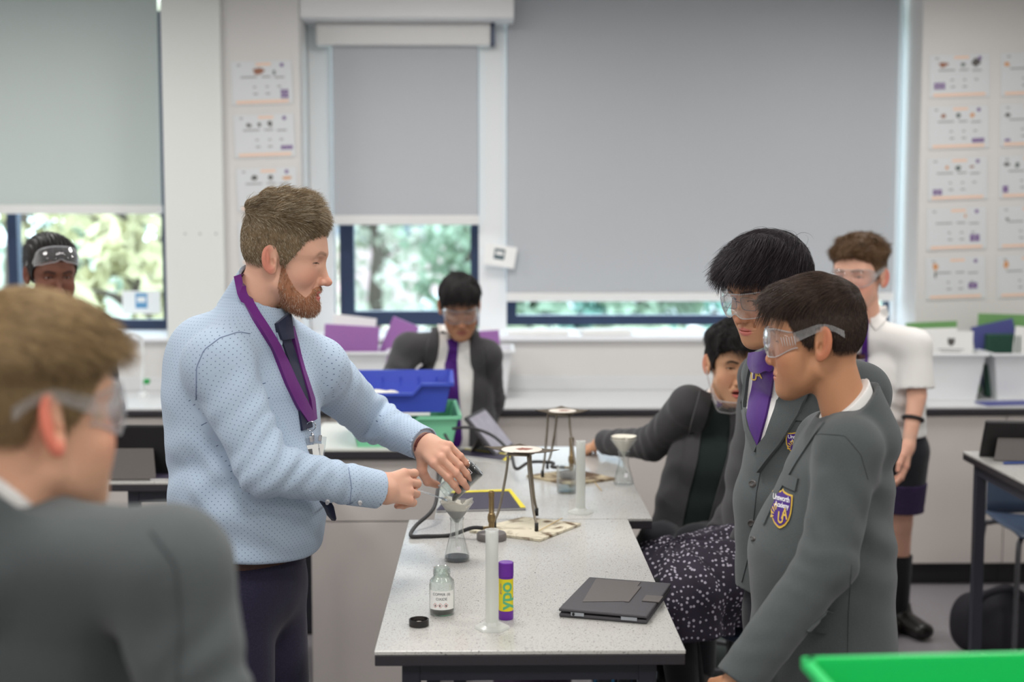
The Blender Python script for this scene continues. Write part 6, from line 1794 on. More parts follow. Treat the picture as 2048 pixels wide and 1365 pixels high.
def uv_shirt(V):
    V = np.asarray(V, float); uv = np.zeros((len(V), 3)); S = .0092
    c = np.array(TK['W']); q = V - c; an = np.arctan2(q[:, 1], q[:, 0]); u, v = an*.185/S, q[:, 2]/S
    best = np.full(len(V), .012)
    for sd in 'RL':
        Sh, E, W_ = (np.array(TK[x+sd]) for x in 'SEW')
        for a, b_, r, o in ((Sh, E, .068, 0.), (E, W_, .05, np.linalg.norm(E-Sh))):
            ax = b_-a; L = np.linalg.norm(ax); ax = ax/L; t = (V-a)@ax; tt = np.clip(t, 0, L); rv = V - a - tt[:, None]*ax; dist = np.linalg.norm(rv, axis=1) - r - .012
            e1 = unit(np.cross(ax, (.3, .9, .3))); e2 = np.cross(ax, e1); aa = np.arctan2(rv@e2, rv@e1)
            ok = (dist < best) & (t > (.035 if o == 0 else 0)); best = np.where(ok, dist, best); u = np.where(ok, aa*.052/S, u); v = np.where(ok, (t+o)/S, v)
    row = np.floor(v*2)
    uv[:, 0] = u; uv[:, 1] = v
    return np.stack([u + v, u - v, np.zeros(len(V))], 1)*.72
lo, hi = bounds([k[a] for a in SK_T] + [k['H']], .22)
shirt = field_obj('shirt', shirt_T, lo, hi, .0042, M_SHIRT, person_T, uv_shirt)
# collar, tie, lanyard lie on shirt and neck
def collar_T(p):
    N = np.asarray(TK['N']); ax = unit(TH.w((0, -.03, -.09)) - N); f = unit(np.array((.80, -.42, -.1)))
    d = sd_limb(p, N - ax*.07, N + ax*.12,   .077, .0655); q = p - N.astype(F32); h = q @ ax.astype(F32); fr = q @ f.astype(F32)
    d = np.maximum(d, h - (.058 - .62*fr)); d = np.maximum(d, -h - .03 - .50*np.maximum(fr, 0))
    return smax(d, -sd_limb(p, N - ax*.1, N + ax*.3, .0610, .0600), .002)
N_ = np.asarray(k['N'])
field_obj('collar', collar_T, N_-.16, N_+.16, .0030, M_SHIRT, person_T, uv_shirt)
both = lambda p: np.minimum(shirt_T(p), collar_T(p))
M_NAVY = cloth_mat('navy_tie', (38, 42, 66), var=.1, rough=.5)
patch('collar_wing', both, [(556, 652), (552, 668), (556, 690)], [(572, 628), (566, 652), (562, 690)], 6, .004, M_SHIRT, person_T, rows=10, attrs=True)
tie = patch('tie', both, [(552, 646), (556, 664), (560, 676), (575, 720), (592, 790), (602, 862)], [(572, 632), (574, 655), (578, 676), (592, 716), (612, 790), (622, 855)], 6, .005, M_NAVY, person_T, rows=34)
patch('knot', both, [(549, 648), (552, 664), (558, 680)], [(573, 628), (577, 652), (580, 677)], 6, .012, M_NAVY, tie, rows=10)
tt = MB(); q0, q1 = P(644, 1010, 3.12), P(664, 1036, 3.12)
tt.grid([[P(640, 1002, 3.12), P(660, 1000, 3.10)], [P(650, 1016, 3.12), P(668, 1014, 3.10)], [P(656, 1030, 3.12), P(673, 1038, 3.10)], [P(665, 1040, 3.12), P(672, 1041, 3.11)]], thick=.003); tt.build('tie_tail', M_NAVY, tie, True)
M_LANY = cloth_mat('purple_ribbon', (104, 34, 118), var=.08, rough=.5, scale=1200)
lan = empty('lanyard', P(600, 790, 3.0), 'purple lanyard round the bearded man\'s neck with badge holders on a ring', 'lanyard')
patch('strap', both, [(474, 556), (480, 592), (505, 640), (543, 700), (570, 770), (592, 815), (612, 846)], [(488, 546), (496, 584), (519, 630), (557, 690), (590, 765), (612, 808), (628, 838)], 4, .0065, M_LANY, lan, rows=40, off=.002)
patch('strap', both, [(578, 655), (586, 690), (600, 745), (616, 800), (622, 842)], [(582, 653), (592, 688), (606, 743), (624, 798), (628, 838)], 2, .0065, M_LANY, lan, rows=24, off=.002)
M_CHROME = mat('chrome', (190, 190, 194), rough=.18, metal=1.0)
rc = camhit(both, [(622, 853)], .012)[0]; up_, rt = np.array((0, 0, 1.)), unit(_R @ np.array((1, 0, 0)))
MB().tube([Vector(rc + rt*.0105*cos(a) + up_*.0105*sin(a)) for a in np.linspace(0, 2*pi, 25)], .0011, 8).build('key_ring', M_CHROME, lan, True)
cl = camhit(both, [(624, 866)], .010)[0]; cl2 = camhit(both, [(627, 884)], .010)[0]
MB().tube([Vector(cl + (cl2-cl)*t) for t in (0, .3, .6, 1)], .003, 10, rr=[.002, .0045, .003, .002]).build('clip', M_CHROME, lan, True)
M_HOLD = thin_glass('clear_holder', (240, 242, 244), .4, .05, .12)
M_CARD = mat('id_card', (238, 234, 226), rough=.5)
for i, (px, py, w_, h_, rot) in enumerate(((624, 898, .034, .050, .10), (637, 896, .030, .052, -.16))):
    c = camhit(both, [(px, py)], .008 + .004*i)[0]; n = unit(CAM - c + np.array((.4, 0, 0))); x = unit(np.cross((0, 0, 1), n)); y = np.cross(n, x)
    x, y = x*cos(rot)+y*sin(rot), y*cos(rot)-x*sin(rot); M = frame(c, x, y, n)
    hld = MB().box((-w_/2, -h_/2, 0), (w_/2, h_/2, .0022), .0009, M).build('badge_holder', M_HOLD, lan)
    MB().box((-w_/2+.003, -h_/2+.003, .0024), (w_/2-.003, h_/2*.35, .0028), 0, M).build('identity_card', M_CARD, hld)
    MB().box((-w_/2+.007, -h_/2+.010, .0029), (-w_/2+.017, -h_/2+.025, .0031), 0, M).build('portrait', M_PRINTS[3], hld)
    MB().box((-.004, h_/2*.55, .0024), (.004, h_/2*1.1, .006), .001, M).build('holder_clip', M_CHROME, hld)
# cuffs, cuff buttons, seam lines
def cuff(nm, E, W_, r, parent):
    E, W_ = np.asarray(E), np.asarray(W_); ax = unit(W_-E)
    def fn(p):
        q = p - W_.astype(F32); t = q @ ax.astype(F32); d = np.linalg.norm(q - t[:, None]*ax.astype(F32), axis=1) - (r - .05*t) - .0012*wob(p, 8, 2)
        d = np.maximum(np.maximum(d, t - .004), -t - .068); inner = np.linalg.norm(q - t[:, None]*ax.astype(F32), axis=1) - (r - .004)
        return smax(d, -np.maximum(inner, -t - .03), .0015)
    return field_obj(nm, fn, W_-.10, W_+.10, .0030, M_SHIRT, parent, uv_shirt), fn
_, cf = cuff('cuff', k['ER'], k['WR'], .0425, person_T); _, cf2 = cuff('cuff', k['EL'], k['WL'], .0425, person_T)
sc = lambda p: np.minimum(shirt_T(p), cf(p))
buttons(sc, person_T, [(720, 1006), (655, 1004)], 4.6, M_WBUTTON)
M_SHSEAM = cloth_mat('shirt_seam', (128, 142, 172), var=.1)
line(shirt_T, [(392, 800), (393, 735), (408, 700), (440, 676), (478, 664), (500, 668)], .0011, M_SHSEAM, shirt, 'seam')
line(sc, [(697, 935), (703, 975), (700, 1008)], .0008, M_SHSEAM, shirt, 'seam')
# bracelet under the far cuff
ax = unit(wl2-np.asarray(k['EL'])); wb = wl2 + ax*.012; e1 = unit(np.cross(ax, (0, 0, 1))); e2 = np.cross(ax, e1)
MB().tube([Vector(wb + (e1*cos(a)*.034 + e2*sin(a)*.029)) for a in np.linspace(0, 2*pi, 33)], .0034, 8).build('wristband', mat('dark_red_beads', (92, 40, 36), rough=.4, var=.5, vscale=150), person_T, True)
# trousers and belt
M_CHINO = cloth_mat('dark_navy_check', (42, 38, 58), var=.45, scale=420)
k['hw'], k['hd'] = .158, .128
tr = trouser_field(k, .092, .076, .066, top=float(k['H'][2])+.03, amp=.005, hem=.03)
lo, hi = bounds([k['H'], k['P'], k['AL'], k['AR']], .20); lo[2] = 0
trs = field_obj('trousers', tr, lo, hi, .0075, M_CHINO, person_T)
line(tr, [(452, 1112), (446, 1165), (440, 1225)], .0016, M_BLACK, trs, 'pocket_edge')
blt = lambda p: np.maximum(np.maximum(tr(p) - .004, p[:, 2]-(float(k['H'][2])+.012)), float(k['H'][2])-.030-p[:, 2])
lo, hi = bounds([k['H']], .22); field_obj('belt', blt, lo, hi, .006, mat('brown_leather', (70, 44, 34), rough=.4), person_T)
shoes(person_T, k, 1.12)
# ================================================================ the pupils
# ---------------------------------------------------------------- the boy nearest on the table's far side, seen from the side
SK1 = dict(child=1, skin=(184, 132, 98), blush=(190, 118, 88), lipcol=(176, 100, 90), haircol=(52, 40, 34), lids=(-.003, -.0068), cheek=1.06, jaw=.92, nose=.82, neck=.92, brow=.7, neck_to=(0, -.045, -.20), ear=1.08,
           scalp=.92, hairline=0.0, blush_=1)
def yaw(deg, pitch=0): a = radians(deg); p = radians(pitch); return np.array((cos(a)*cos(p), sin(a)*cos(p), sin(p)))
H1 = Head((P(1647, 688, 2.77), (-.080, -.0135, -.010)), yaw(180-17, -7), (0, 0, 1), SK1, (.95, .94, 1.0))
k = child(N=H1.w((0, -.046, -.168)), U=P(1676, 965, 2.87), W=P(1642, 1110, 2.87), H=P(1648, 1340, 2.87), SL=P(1697, 900, 2.735), SR=P(1655, 885, 2.99),
          EL=P(1655, 1125, 2.67), WL=P(1474, 1366, 2.62), ER=P(1600, 1130, 3.00), WR=P(1500, 1372, 2.80))
k.update(cw=.146, cd=.100, ww=.152, wd=.122, hw=.158, hd=.132, rs=.048)
f1 = unit((-.95, -.30, 0)); k['hip_axis'] = unit((-.30, .95, 0)); k['P'] = P(1660, 1420, 2.87); legs(k, k['P'], f1)
def clasp(wr, el, tgt, b, ts, sz):
    ch = hand_joints(wr, np.asarray(tgt)-np.asarray(wr), b, ts, [(.5, .7, .4)]*4, .02, sz); return (hand_field(ch, np.asarray(wr), el, .023, .028), ch, np.asarray(wr), el, .003)
p1 = person_body('person', H1, k, 'boy in a grey blazer and clear goggles seen in profile, nearest the table corner', hv=.0018,
                 hands=[clasp(k['WL'], k['EL'], k['WL']+np.array((-.05, .06, -.05)), (-.4, -.6, .5), -1, .85), clasp(k['WR'], k['ER'], k['WR']+np.array((.0, -.06, -.06)), (-.7, .3, .5), +1, .85)])
def th_1(p, e):
    fr = sstep(p[:, 1], -.02, .08); top = sstep(p[:, 2], .045, .095)
    return (.0012 + .010*top*sstep(e, 0, .02) + .006*fr*top + .002*wob(p, 20, 3)*top + .004*sstep(p[:, 1], .04, .09)*sstep(p[:, 2], .05, .08)).astype(F32)
HV, HQ, hfn = hair_cap(H1, th_1, .0024)
t1 = lambda p: sstep(p[:, 2], .040, .085)
st = [strands(H1, HV, HQ, hfn, 16000, lambda p, e: .006 + .026*t1(p), lambda p: np.stack([p[:, 0]*1.2, .9 - .6*(1-t1(p)), -.35 - .6*(1-t1(p))], 1).astype(F32), .00045, 5, .35, .35, .06, 11, .14)]
# the fringe: long strands combed over the forehead
st.append(strands(H1, HV, HQ, hfn, 3400, lambda p, e: .044 + .010*wob(p, 14, 1), lambda p: np.stack([p[:, 0]*2.0 - .25 + .25*wob(p, 20, 5), 1.0 + 0*p[:, 0], -.55 + 0*p[:, 0]], 1).astype(F32), .00055, 8, .12, 2.4, .05, 12, .10,
                  keep=lambda p, e, rs: (p[:, 1] > .035) & (p[:, 2] > .062), drop=.75))
build_hair('hair', H1, HV, HQ, st, M_HAIR, p1, ((34, 26, 23), (86, 68, 58)), .28)
def neck_up(hd, N): return unit(hd.w((0, -.020, -.055)) - np.asarray(N, float))
k['neck_up'] = neck_up(H1, k['N'])
bz = blazer_field(k, .063, .054, .046, .0014, 2, hem=k['H'] - np.array((0, 0, .02)), g=.012, neck_r=.060)
def bz1(p):
    d = bz(p)
    d = d + folds(p, P(1740, 1040, 2.75), .10, unit((.5, 0, .8)), 12, .006, 3) + folds(p, P(1690, 1010, 2.70), .07, unit((.9, 0, .4)), 16, .004, 5)
    q = (p - A(*P(1690, 1100, 2.80)))
    return d
lo, hi = bounds([k[a] for a in SK_T] + [k['H']], .20)
j1 = field_obj('blazer', bz1, lo, hi, .0040, M_BLAZER, p1)
cf1 = collar_field(k, .0590, face=f1)
field_obj('shirt_collar', cf1, np.asarray(k['N'])-.15, np.asarray(k['N'])+.15, .003, M_WHITE, p1)
both1 = lambda p: np.minimum(bz1(p), cf1(p))
# jacket collar and lapel
patch('lapel', bz1, [(1650, 846), (1630, 872), (1594, 926), (1556, 992), (1530, 1050)], [(1624, 850), (1606, 876), (1588, 908), (1564, 950), (1546, 990), (1526, 1048)], 8, .0035, M_BLAZER, j1, rows=26)
patch('breast_pocket', bz1, [(1572, 948), (1566, 972)], [(1598, 958), (1592, 984)], 6, .004, M_BLAZER, j1, rows=5)
badge(bz1, j1, (1564, 1018), np.array((22, 5.0)), np.array((4, -40)))
patch('hip_pocket_flap', bz1, [(1655, 1222), (1613, 1262)], [(1667, 1225), (1655, 1268)], 8, .004, M_BLAZER, j1, rows=8)
line(bz1, [(1703, 1130), (1697, 1230), (1694, 1365)], .0006, M_SEAM, j1, 'seam')
line(bz1, [(1602, 880), (1640, 868), (1690, 872), (1722, 910), (1736, 960)], .0006, M_SEAM, j1, 'seam')
buttons(bz1, j1, [(1506, 1078)], 5.0)
tf1 = trouser_field(k, .085, .066, .058, hem=.05); lo, hi = bounds([k['P'], k['AL'], k['AR']], .2); lo[2] = .0
field_obj('trousers', tf1, lo, hi, .009, M_TROUSER, p1); shoes(p1, k, .95)
goggles(H1, 'clear goggles with slotted side on the boy in profile nearest the table corner', group='safety goggles')

# ---------------------------------------------------------------- the boy with the purple tie
SK2 = dict(child=1, skin=(190, 140, 106), blush=(196, 122, 96), lipcol=(196, 112, 104), haircol=(28, 24, 28), lids=(-.002, -.0066), cheek=1.04, jaw=.92, nose=.95, neck=.92, brow=.9, neck_to=(0, -.06, -.20), lip=1.12, browdark=.9)
H2 = Head((P(1471, 645, 3.22), (0, .124, -.042)), yaw(180+32, -17), (.05, 0, 1), SK2, (.95, .95, .98))
k = child(N=H2.w((0, -.046, -.168)), U=P(1618, 862, 3.36), W=P(1610, 1010, 3.37), H=P(1610, 1180, 3.38), SR=P(1540, 752, 3.46), SL=P(1722, 785, 3.24),
          ER=P(1580, 1000, 3.52), WR=P(1545, 1140, 3.42), EL=P(1728, 985, 3.25), WL=P(1680, 1170, 3.14))
k.update(cw=.158, cd=.112, ww=.158, wd=.116, hw=.164, hd=.122, rs=.05)
f2 = unit((-.60, -.80, 0)); k['hip_axis'] = unit((-.80, .60, 0)); k['P'] = P(1615, 1235, 3.38); legs(k, k['P'], f2)
p2 = person_body('person', H2, k, 'taller boy with thick black hair, purple tie and goggles over spectacles', hv=.0018,
                 hands=[clasp(k['WL'], k['EL'], k['WL']+np.array((-.07, -.02, -.06)), (.2, -.8, .5), -1, .85), clasp(k['WR'], k['ER'], k['WR']+np.array((.0, -.07, -.06)), (-.7, .3, .5), +1, .85)])
def th_2(p, e):
    top = sstep(p[:, 2], .02, .08); fr = sstep(p[:, 1], .02, .09)
    return (.005 + .014*top + .002*fr*top + .0045*wob(p, 16, 6)*top + .004*sstep(e, 0, .03)).astype(F32)
HV, HQ, hfn = hair_cap(H2, th_2, .0026)
t2_ = lambda p: sstep(p[:, 2], .02, .08)
st = [strands(H2, HV, HQ, hfn, 15000, lambda p, e: .018 + .026*t2_(p), lambda p: np.stack([p[:, 0]*1.5 + .35*wob(p, 9, 2), .75 - .5*(1-t2_(p)) + .25*wob(p, 11, 3), -.35 - .55*(1-t2_(p))], 1).astype(F32), .00052, 6, .55, .4, .20, 21, .28),
      strands(H2, HV, HQ, hfn, 4200, lambda p, e: .036 + .009*wob(p, 13, 2), lambda p: np.stack([p[:, 0]*1.6 + .25*wob(p, 18, 7), 1.0 + 0*p[:, 0], -.50 + 0*p[:, 0]], 1).astype(F32), .00058, 8, .10, 3.2, .06, 22, .14, keep=lambda p, e, rs: (p[:, 1] > .030) & (p[:, 2] > .045), drop=.95)]
build_hair('hair', H2, HV, HQ, st, M_HAIR, p2, ((20, 17, 20), (66, 56, 62)), .25)
k['neck_up'] = neck_up(H2, k['N'])
bz2 = blazer_field(k, .064, .055, .044, .0036, 6, hem=k['H'], neck_r=.060)
lo, hi = bounds([k[a] for a in SK_T] + [k['H']], .20)
j2 = field_obj('blazer', bz2, lo, hi, .0044, M_BLAZER, p2)
cf2_ = collar_field(k, .0590, face=f2)
field_obj('shirt_collar', cf2_, np.asarray(k['N'])-.15, np.asarray(k['N'])+.15, .003, M_WHITE, p2)
both2 = lambda p: np.minimum(bz2(p), cf2_(p))
sh2 = patch('shirt_front', both2, [(1512, 712), (1498, 760), (1492, 810), (1500, 850), (1518, 888)], [(1575, 720), (1568, 760), (1552, 820), (1534, 870), (1521, 890)], 10, .003, M_WHITE, p2, rows=24)
patch('collar_wing', both2, [(1552, 684), (1540, 700), (1536, 720)], [(1572, 706), (1568, 728), (1556, 738)], 6, .009, M_WHITE, sh2, rows=8)
tie2 = patch('tie', both2, [(1516, 738), (1506, 790), (1500, 835), (1510, 872), (1519, 890)], [(1552, 738), (1546, 790), (1536, 835), (1526, 872), (1521, 891)], 8, .010, M_PURPLE, p2, rows=28)
patch('knot', both2, [(1508, 716), (1507, 732), (1516, 744)], [(1556, 702), (1560, 720), (1550, 742)], 8, .019, M_PURPLE, tie2, rows=10)
decal('monogram', both2, [shift(text_mesh('U', 20, True), -5, 0), shift(text_mesh('A', 19, True), 5, 5)], (1521, 753), np.array((1, .0)), np.array((0, -1)), .0115, M_GOLD, tie2)
patch('lapel', both2, [(1503, 712), (1494, 760), (1490, 810), (1497, 860), (1516, 905)], [(1512, 712), (1500, 760), (1495, 810), (1503, 852), (1521, 892)], 5, .012, M_BLAZER, j2, rows=26)
patch('lapel', both2, [(1578, 722), (1570, 762), (1554, 822), (1536, 872), (1521, 892)], [(1610, 742), (1622, 775), (1600, 830), (1562, 890), (1520, 946)], 8, .012, M_BLAZER, j2, rows=28)
line(bz2, [(1520, 946), (1513, 985), (1506, 1050), (1498, 1110), (1484, 1165)], .0016, M_SEAM, j2, 'front_edge')
patch('breast_pocket', bz2, [(1564, 826), (1563, 840)], [(1640, 832), (1640, 846)], 8, .004, M_BLAZER, j2, rows=4)
badge(bz2, j2, (1597, 886), np.array((26, 1.0)), np.array((0, -24)))
buttons(bz2, j2, [(1505, 968), (1503, 1047)], 7.5)
tf2 = trouser_field(k, .086, .066, .058, hem=.05); lo, hi = bounds([k['P'], k['AL'], k['AR']], .2); lo[2] = .0
field_obj('trousers', tf2, lo, hi, .010, M_TROUSER, p2); shoes(p2, k, .95)
goggles(H2, 'clear goggles worn over spectacles by the boy with the purple tie', X=lambda l: l*np.array((1.06, 1.05, 1.05)) + np.array((0, .004, -.002)), group='safety goggles')
# spectacles under the goggles
M_SPEC = mat('grey_metal_frame', (92, 90, 88), rough=.35, metal=.6)
sp_ = empty('spectacles', H2.w((0, .108, 0)), 'rectangular spectacles under the goggles of the boy with the purple tie', 'spectacles')
fm = MB()
for s in (-1, 1):
    ang = np.linspace(0, 2*pi, 33); fm.tube([Vector(H2.w((s*.033 + .0245*np.sign(cos(a))*abs(cos(a))**.45, .1035 - .10*(s*.033 + .02*cos(a))**2*8, -.002 + .0155*np.sign(sin(a))*abs(sin(a))**.45))) for a in ang], .0007, 6)
    fm.tube([Vector(H2.w(v)) for v in ((s*.058, .094, .006), (s*.072, .06, .008), (s*.079, .0, .014), (s*.078, -.02, .006))], .0013, 6)
fm.tube([Vector(H2.w(v)) for v in ((-.010, .107, .002), (0, .110, .005), (.010, .107, .002))], .0008, 6)
fm.build('frame', M_SPEC, sp_, True)
for s in (-1, 1):
    MB().grid([[Vector(H2.w((s*.033 + x, .1035 - .10*(s*.033+x)**2*8, -.002 + z))) for x in np.linspace(-.023, .023, 6)] for z in np.linspace(-.014, .014, 4)]).build('lens', thin_glass('spectacle_lens', (245, 248, 246), .3, .02, .03), sp_, True)

# ---------------------------------------------------------------- the boy in the white shirt
SK3 = dict(child=1, skin=(222, 172, 148), blush=(214, 128, 112), lipcol=(206, 130, 122), haircol=(94, 70, 48), lids=(-.0008, -.0062), cheek=1.05, jaw=.95, nose=.85, neck=.95, brow=.7, neck_to=(0, -.04, -.20), iris=(110, 120, 120))
H3 = Head((P(1770, 556, 5.10), (-.080, -.0135, -.010)), yaw(180+52, -4), (0, 0, 1), SK3, (1.10, 1.08, 1.08))
k = child(N=H3.w((0, -.046, -.168)), U=P(1762, 740, 5.22), W=P(1764, 800, 5.24), H=P(1768, 862, 5.26), SR=P(1702, 672, 5.30), SL=P(1830, 692, 5.08),
          ER=P(1690, 800, 5.36), WR=P(1720, 880, 5.40), EL=P(1834, 792, 5.05), WL=P(1818, 884, 5.00))
k.update(cw=.132, cd=.108, ww=.132, wd=.108, hw=.140, hd=.114, rs=.040)
f3 = unit((-.62, -.78, 0)); k['hip_axis'] = unit((-.78, .62, 0)); k['P'] = P(1778, 900, 5.26); legs(k, k['P'], f3)
aL, aR = P(1802, 1232, 5.52), P(1745, 1240, 5.55)
k['KL'], k['KR'] = P(1800, 1045, 5.36), P(1750, 1045, 5.45)
k['AL'], k['AR'] = np.array((aL[0], 5.56, .085)), np.array((aR[0], 5.62, .085)); k['toe'] = unit((.35, -.9, 0))
chh = hand_joints(k['WL'], np.array((-.1, -.1, -1.)), (.8, -.3, 0), +1, [(.3, .4, .3)]*4, .02, .95); hh3 = (hand_field(chh, k['WL'], k['EL'], .024, .032), chh, k['WL'], k['EL'], .0032)
p3 = person_body('person', H3, k, 'boy in a short-sleeved white shirt and black shorts, standing by the far worktop', hv=.0026, hands=[hh3])
HV, HQ, hfn = hair_cap(H3, lambda p, e: (.002 + .022*sstep(p[:, 2], .035, .085) + .004*wob(p, 24, 3)*sstep(p[:, 2], .04, .08)).astype(F32), .0032)
st = [strands(H3, HV, HQ, hfn, 5000, lambda p, e: .006 + .022*sstep(p[:, 2], .04, .09), lambda p: np.stack([p[:, 0] + .8*wob(p, 12, 1), .5 + .8*wob(p, 13, 2), -.2 + .6*wob(p, 12, 3)], 1).astype(F32), .0007, 4, .5, .1, .5, 31, .4)]
build_hair('hair', H3, HV, HQ, st, M_HAIR, p3, ((70, 50, 34), (134, 104, 74)), .35)
def sh3(p):
    d = torso_f(p, k3, .014); d = smax(d, float(k3['H'][2]) - .005 - p[:, 2], .01)
    N = np.asarray(k3['N']); d = smin(d, sd_limb(p, N - np.array((0, 0, .05)), N, .085, .062), .03)
    d = d + .005*wob(p, 4, 3) + folds(p, P(1800, 830, 5.1), .12, unit((.2, .1, 1)), 16, .006, 2)
    for S, E in ((k3['SL'], k3['EL']), (k3['SR'], k3['ER'])):
        ax = unit(np.asarray(E)-np.asarray(S)); a = np.maximum(sd_limb(p, S, E, .056, .064), (p - np.asarray(S, F32)) @ ax.astype(F32) - .155); d = smin(d, a, .03)
    return smax(d, -sd_limb(p, N - np.array((0, 0, .1)), N + np.array((0, 0, .3)), .054, .062), .004)
k3 = k
lo, hi = bounds([k[a] for a in SK_T] + [k['H']], .18); s3 = field_obj('shirt', sh3, lo, hi, .0062, M_WHITE, p3)
k['neck_up'] = neck_up(H3, k['N']); cf3 = collar_field(k, .060, face=f3); field_obj('collar', cf3, np.asarray(k['N'])-.16, np.asarray(k['N'])+.16, .004, M_WHITE, p3)
b3 = lambda p: np.minimum(sh3(p), cf3(p))
patch('collar_wing', b3, [(1738, 632), (1742, 650), (1752, 662)], [(1768, 612), (1774, 632), (1768, 646)], 5, .008, M_WHITE, s3, rows=8)
patch('tie', b3, [(1722, 640), (1724, 680), (1722, 720), (1720, 820)], [(1736, 634), (1736, 680), (1736, 720), (1734, 820)], 4, .008, M_PURPLE, p3, rows=20)
tf3 = trouser_field(k, .088, .078, .078, top=float(k['H'][2])+.05, hem=float(P(1800, 970, 5.3)[2])); lo, hi = bounds([k['P'], k['KL'], k['KR']], .2)
sh = field_obj('shorts', tf3, lo, hi, .009, M_TROUSER, p3)
tf3b = lambda p: np.maximum(np.maximum(tf3_(p) - .004, p[:, 2]-float(P(1800, 962, 5.3)[2])), float(P(1800, 1026, 5.3)[2]) - p[:, 2]); tf3_ = trouser_field(k, .090, .078, .082)
field_obj('patterned_hem', tf3b, lo, hi, .009, mat('plum_tartan', (54, 40, 76), rough=.8, var=.5, vscale=70), sh)
for sd in 'LR':
    a, b_ = k['A'+sd], k['K'+sd]; fn = lambda p, a=a, b_=b_: np.maximum(sd_limb(p, a - np.array((0, 0, .03)), mid(a, b_, .72), .040, .052), p[:, 2] - float(P(1800, 1108, 5.45)[2]))
    lo, hi = bounds([a, mid(a, b_, .8)], .08); field_obj('sock', fn, lo, hi, .008, M_SOCK, p3)
shoes(p3, k, 1.05)
wq, ax = k['WL'] - unit(k['WL']-k['EL'])*.085, unit(k['WL']-k['EL']); e1 = unit(np.cross(ax, (0, 1, 0))); e2 = np.cross(ax, e1)
MB().tube([Vector(wq + e1*cos(a)*.034 + e2*sin(a)*.034) for a in np.linspace(0, 2*pi, 25)], .007, 8).build('watch_strap', M_BLACK, p3, True)
goggles(H3, 'clear goggles on the boy in the white shirt', group='safety goggles')
# white trainers of the pair beside the cabinets
# ---------------------------------------------------------------- the boy leaning at the island bench
SK4 = dict(child=1, skin=(176, 128, 98), blush=(176, 112, 86), lipcol=(150, 88, 78), haircol=(24, 22, 22), lids=(-.0015, -.0062), cheek=1.04, jaw=.92, nose=.95, neck=.92, brow=1.0, neck_to=(0, -.06, -.19), lip=1.15, browdark=.95)
H4 = Head(P(919, 610, 5.60), yaw(-84, -24), (-.04, 0, 1), SK4, (.96, .96, 1.0))
k = child(N=H4.w((0, -.046, -.168)), U=P(908, 780, 5.66), W=P(908, 860, 5.68), H=P(908, 960, 5.70), SR=P(818, 698, 5.60), SL=P(972, 712, 5.64),
          ER=P(776, 785, 5.52), WR=P(768, 850, 5.44), EL=P(982, 800, 5.74), WL=P(962, 880, 5.80))
k.update(cw=.150, cd=.105, ww=.150, wd=.105, hw=.155, hd=.112); f4 = np.array((.05, -1, 0)); k['P'] = P(908, 985, 5.70); legs(k, k['P'], f4)
k['P'] = P(908, 975, 5.72); k['KL'], k['KR'] = np.array((k['P'][0]+.08, 5.72, .45)), np.array((k['P'][0]-.08, 5.72, .45)); k['AL'], k['AR'] = np.array((k['P'][0]+.09, 5.76, .085)), np.array((k['P'][0]-.09, 5.76, .085))
p4 = person_body('person', H4, k, 'boy with bowed head and open dark blazer, standing behind the stacked trays', hv=.0026)
HV, HQ, hfn = hair_cap(H4, lambda p, e: (.003 + .012*sstep(p[:, 2], .03, .09) + .004*sstep(p[:, 1], .04, .09)*sstep(p[:, 2], .03, .07) + .003*wob(p, 18, 5)*sstep(p[:, 2], .03, .07)).astype(F32), .0034)
st = [strands(H4, HV, HQ, hfn, 9000, lambda p, e: .014 + .022*sstep(p[:, 2], .03, .08), lambda p: np.stack([p[:, 0] + .3*wob(p, 12, 2), .8 + 0*p[:, 0], -.5 + 0*p[:, 0]], 1).astype(F32), .0008, 5, .35, .6, .1, 41, .2)]
build_hair('hair', H4, HV, HQ, st, M_HAIR, p4, ((16, 15, 16), (46, 42, 42)), .25)
k['neck_up'] = neck_up(H4, k['N']); bz4 = blazer_field(k, .062, .054, .044, .004, 9, hem=k['H'] - np.array((0, 0, .05)))
lo, hi = bounds([k[a] for a in SK_T] + [k['H']], .2); j4 = field_obj('blazer', bz4, lo, hi, .0064, M_BLAZER_D, p4)
cf4 = collar_field(k, .0572, face=f4); field_obj('shirt_collar', cf4, np.asarray(k['N'])-.15, np.asarray(k['N'])+.15, .004, M_WHITE, p4)
b4 = lambda p: np.minimum(bz4(p), cf4(p))
s4 = patch('shirt_front', b4, [(876, 650), (874, 690), (866, 740), (864, 800), (878, 860), (884, 960)], [(942, 652), (944, 690), (948, 740), (946, 800), (940, 860), (938, 960)], 10, .004, M_WHITE, p4, rows=30)
t4 = patch('tie', b4, [(897, 690), (890, 730), (888, 800), (892, 880), (900, 900)], [(916, 690), (914, 730), (918, 800), (924, 880), (916, 900)], 5, .010, M_PURPLE, p4, rows=26)
patch('knot', b4, [(893, 682), (897, 702)], [(917, 682), (914, 702)], 4, .017, M_PURPLE, t4, rows=6)
patch('lapel', b4, [(864, 660), (852, 692), (842, 740), (842, 800), (862, 860), (866, 960)], [(878, 660), (876, 692), (868, 740), (866, 800), (880, 860), (886, 960)], 5, .012, M_BLAZER_D, j4, rows=28)
patch('lapel', b4, [(940, 660), (942, 692), (946, 740), (944, 800), (938, 860), (936, 960)], [(952, 660), (966, 692), (972, 740), (968, 800), (958, 860), (956, 960)], 5, .012, M_BLAZER_D, j4, rows=28)
badge(bz4, j4, (965, 766), np.array((8, 0)), np.array((0, -13)), False)
tf4 = trouser_field(k, .084, .066, .058, hem=.05); lo, hi = bounds([k['P'], k['AL'], k['AR']], .2); lo[2] = 0; field_obj('trousers', tf4, lo, hi, .012, M_TROUSER, p4); shoes(p4, k, .95)
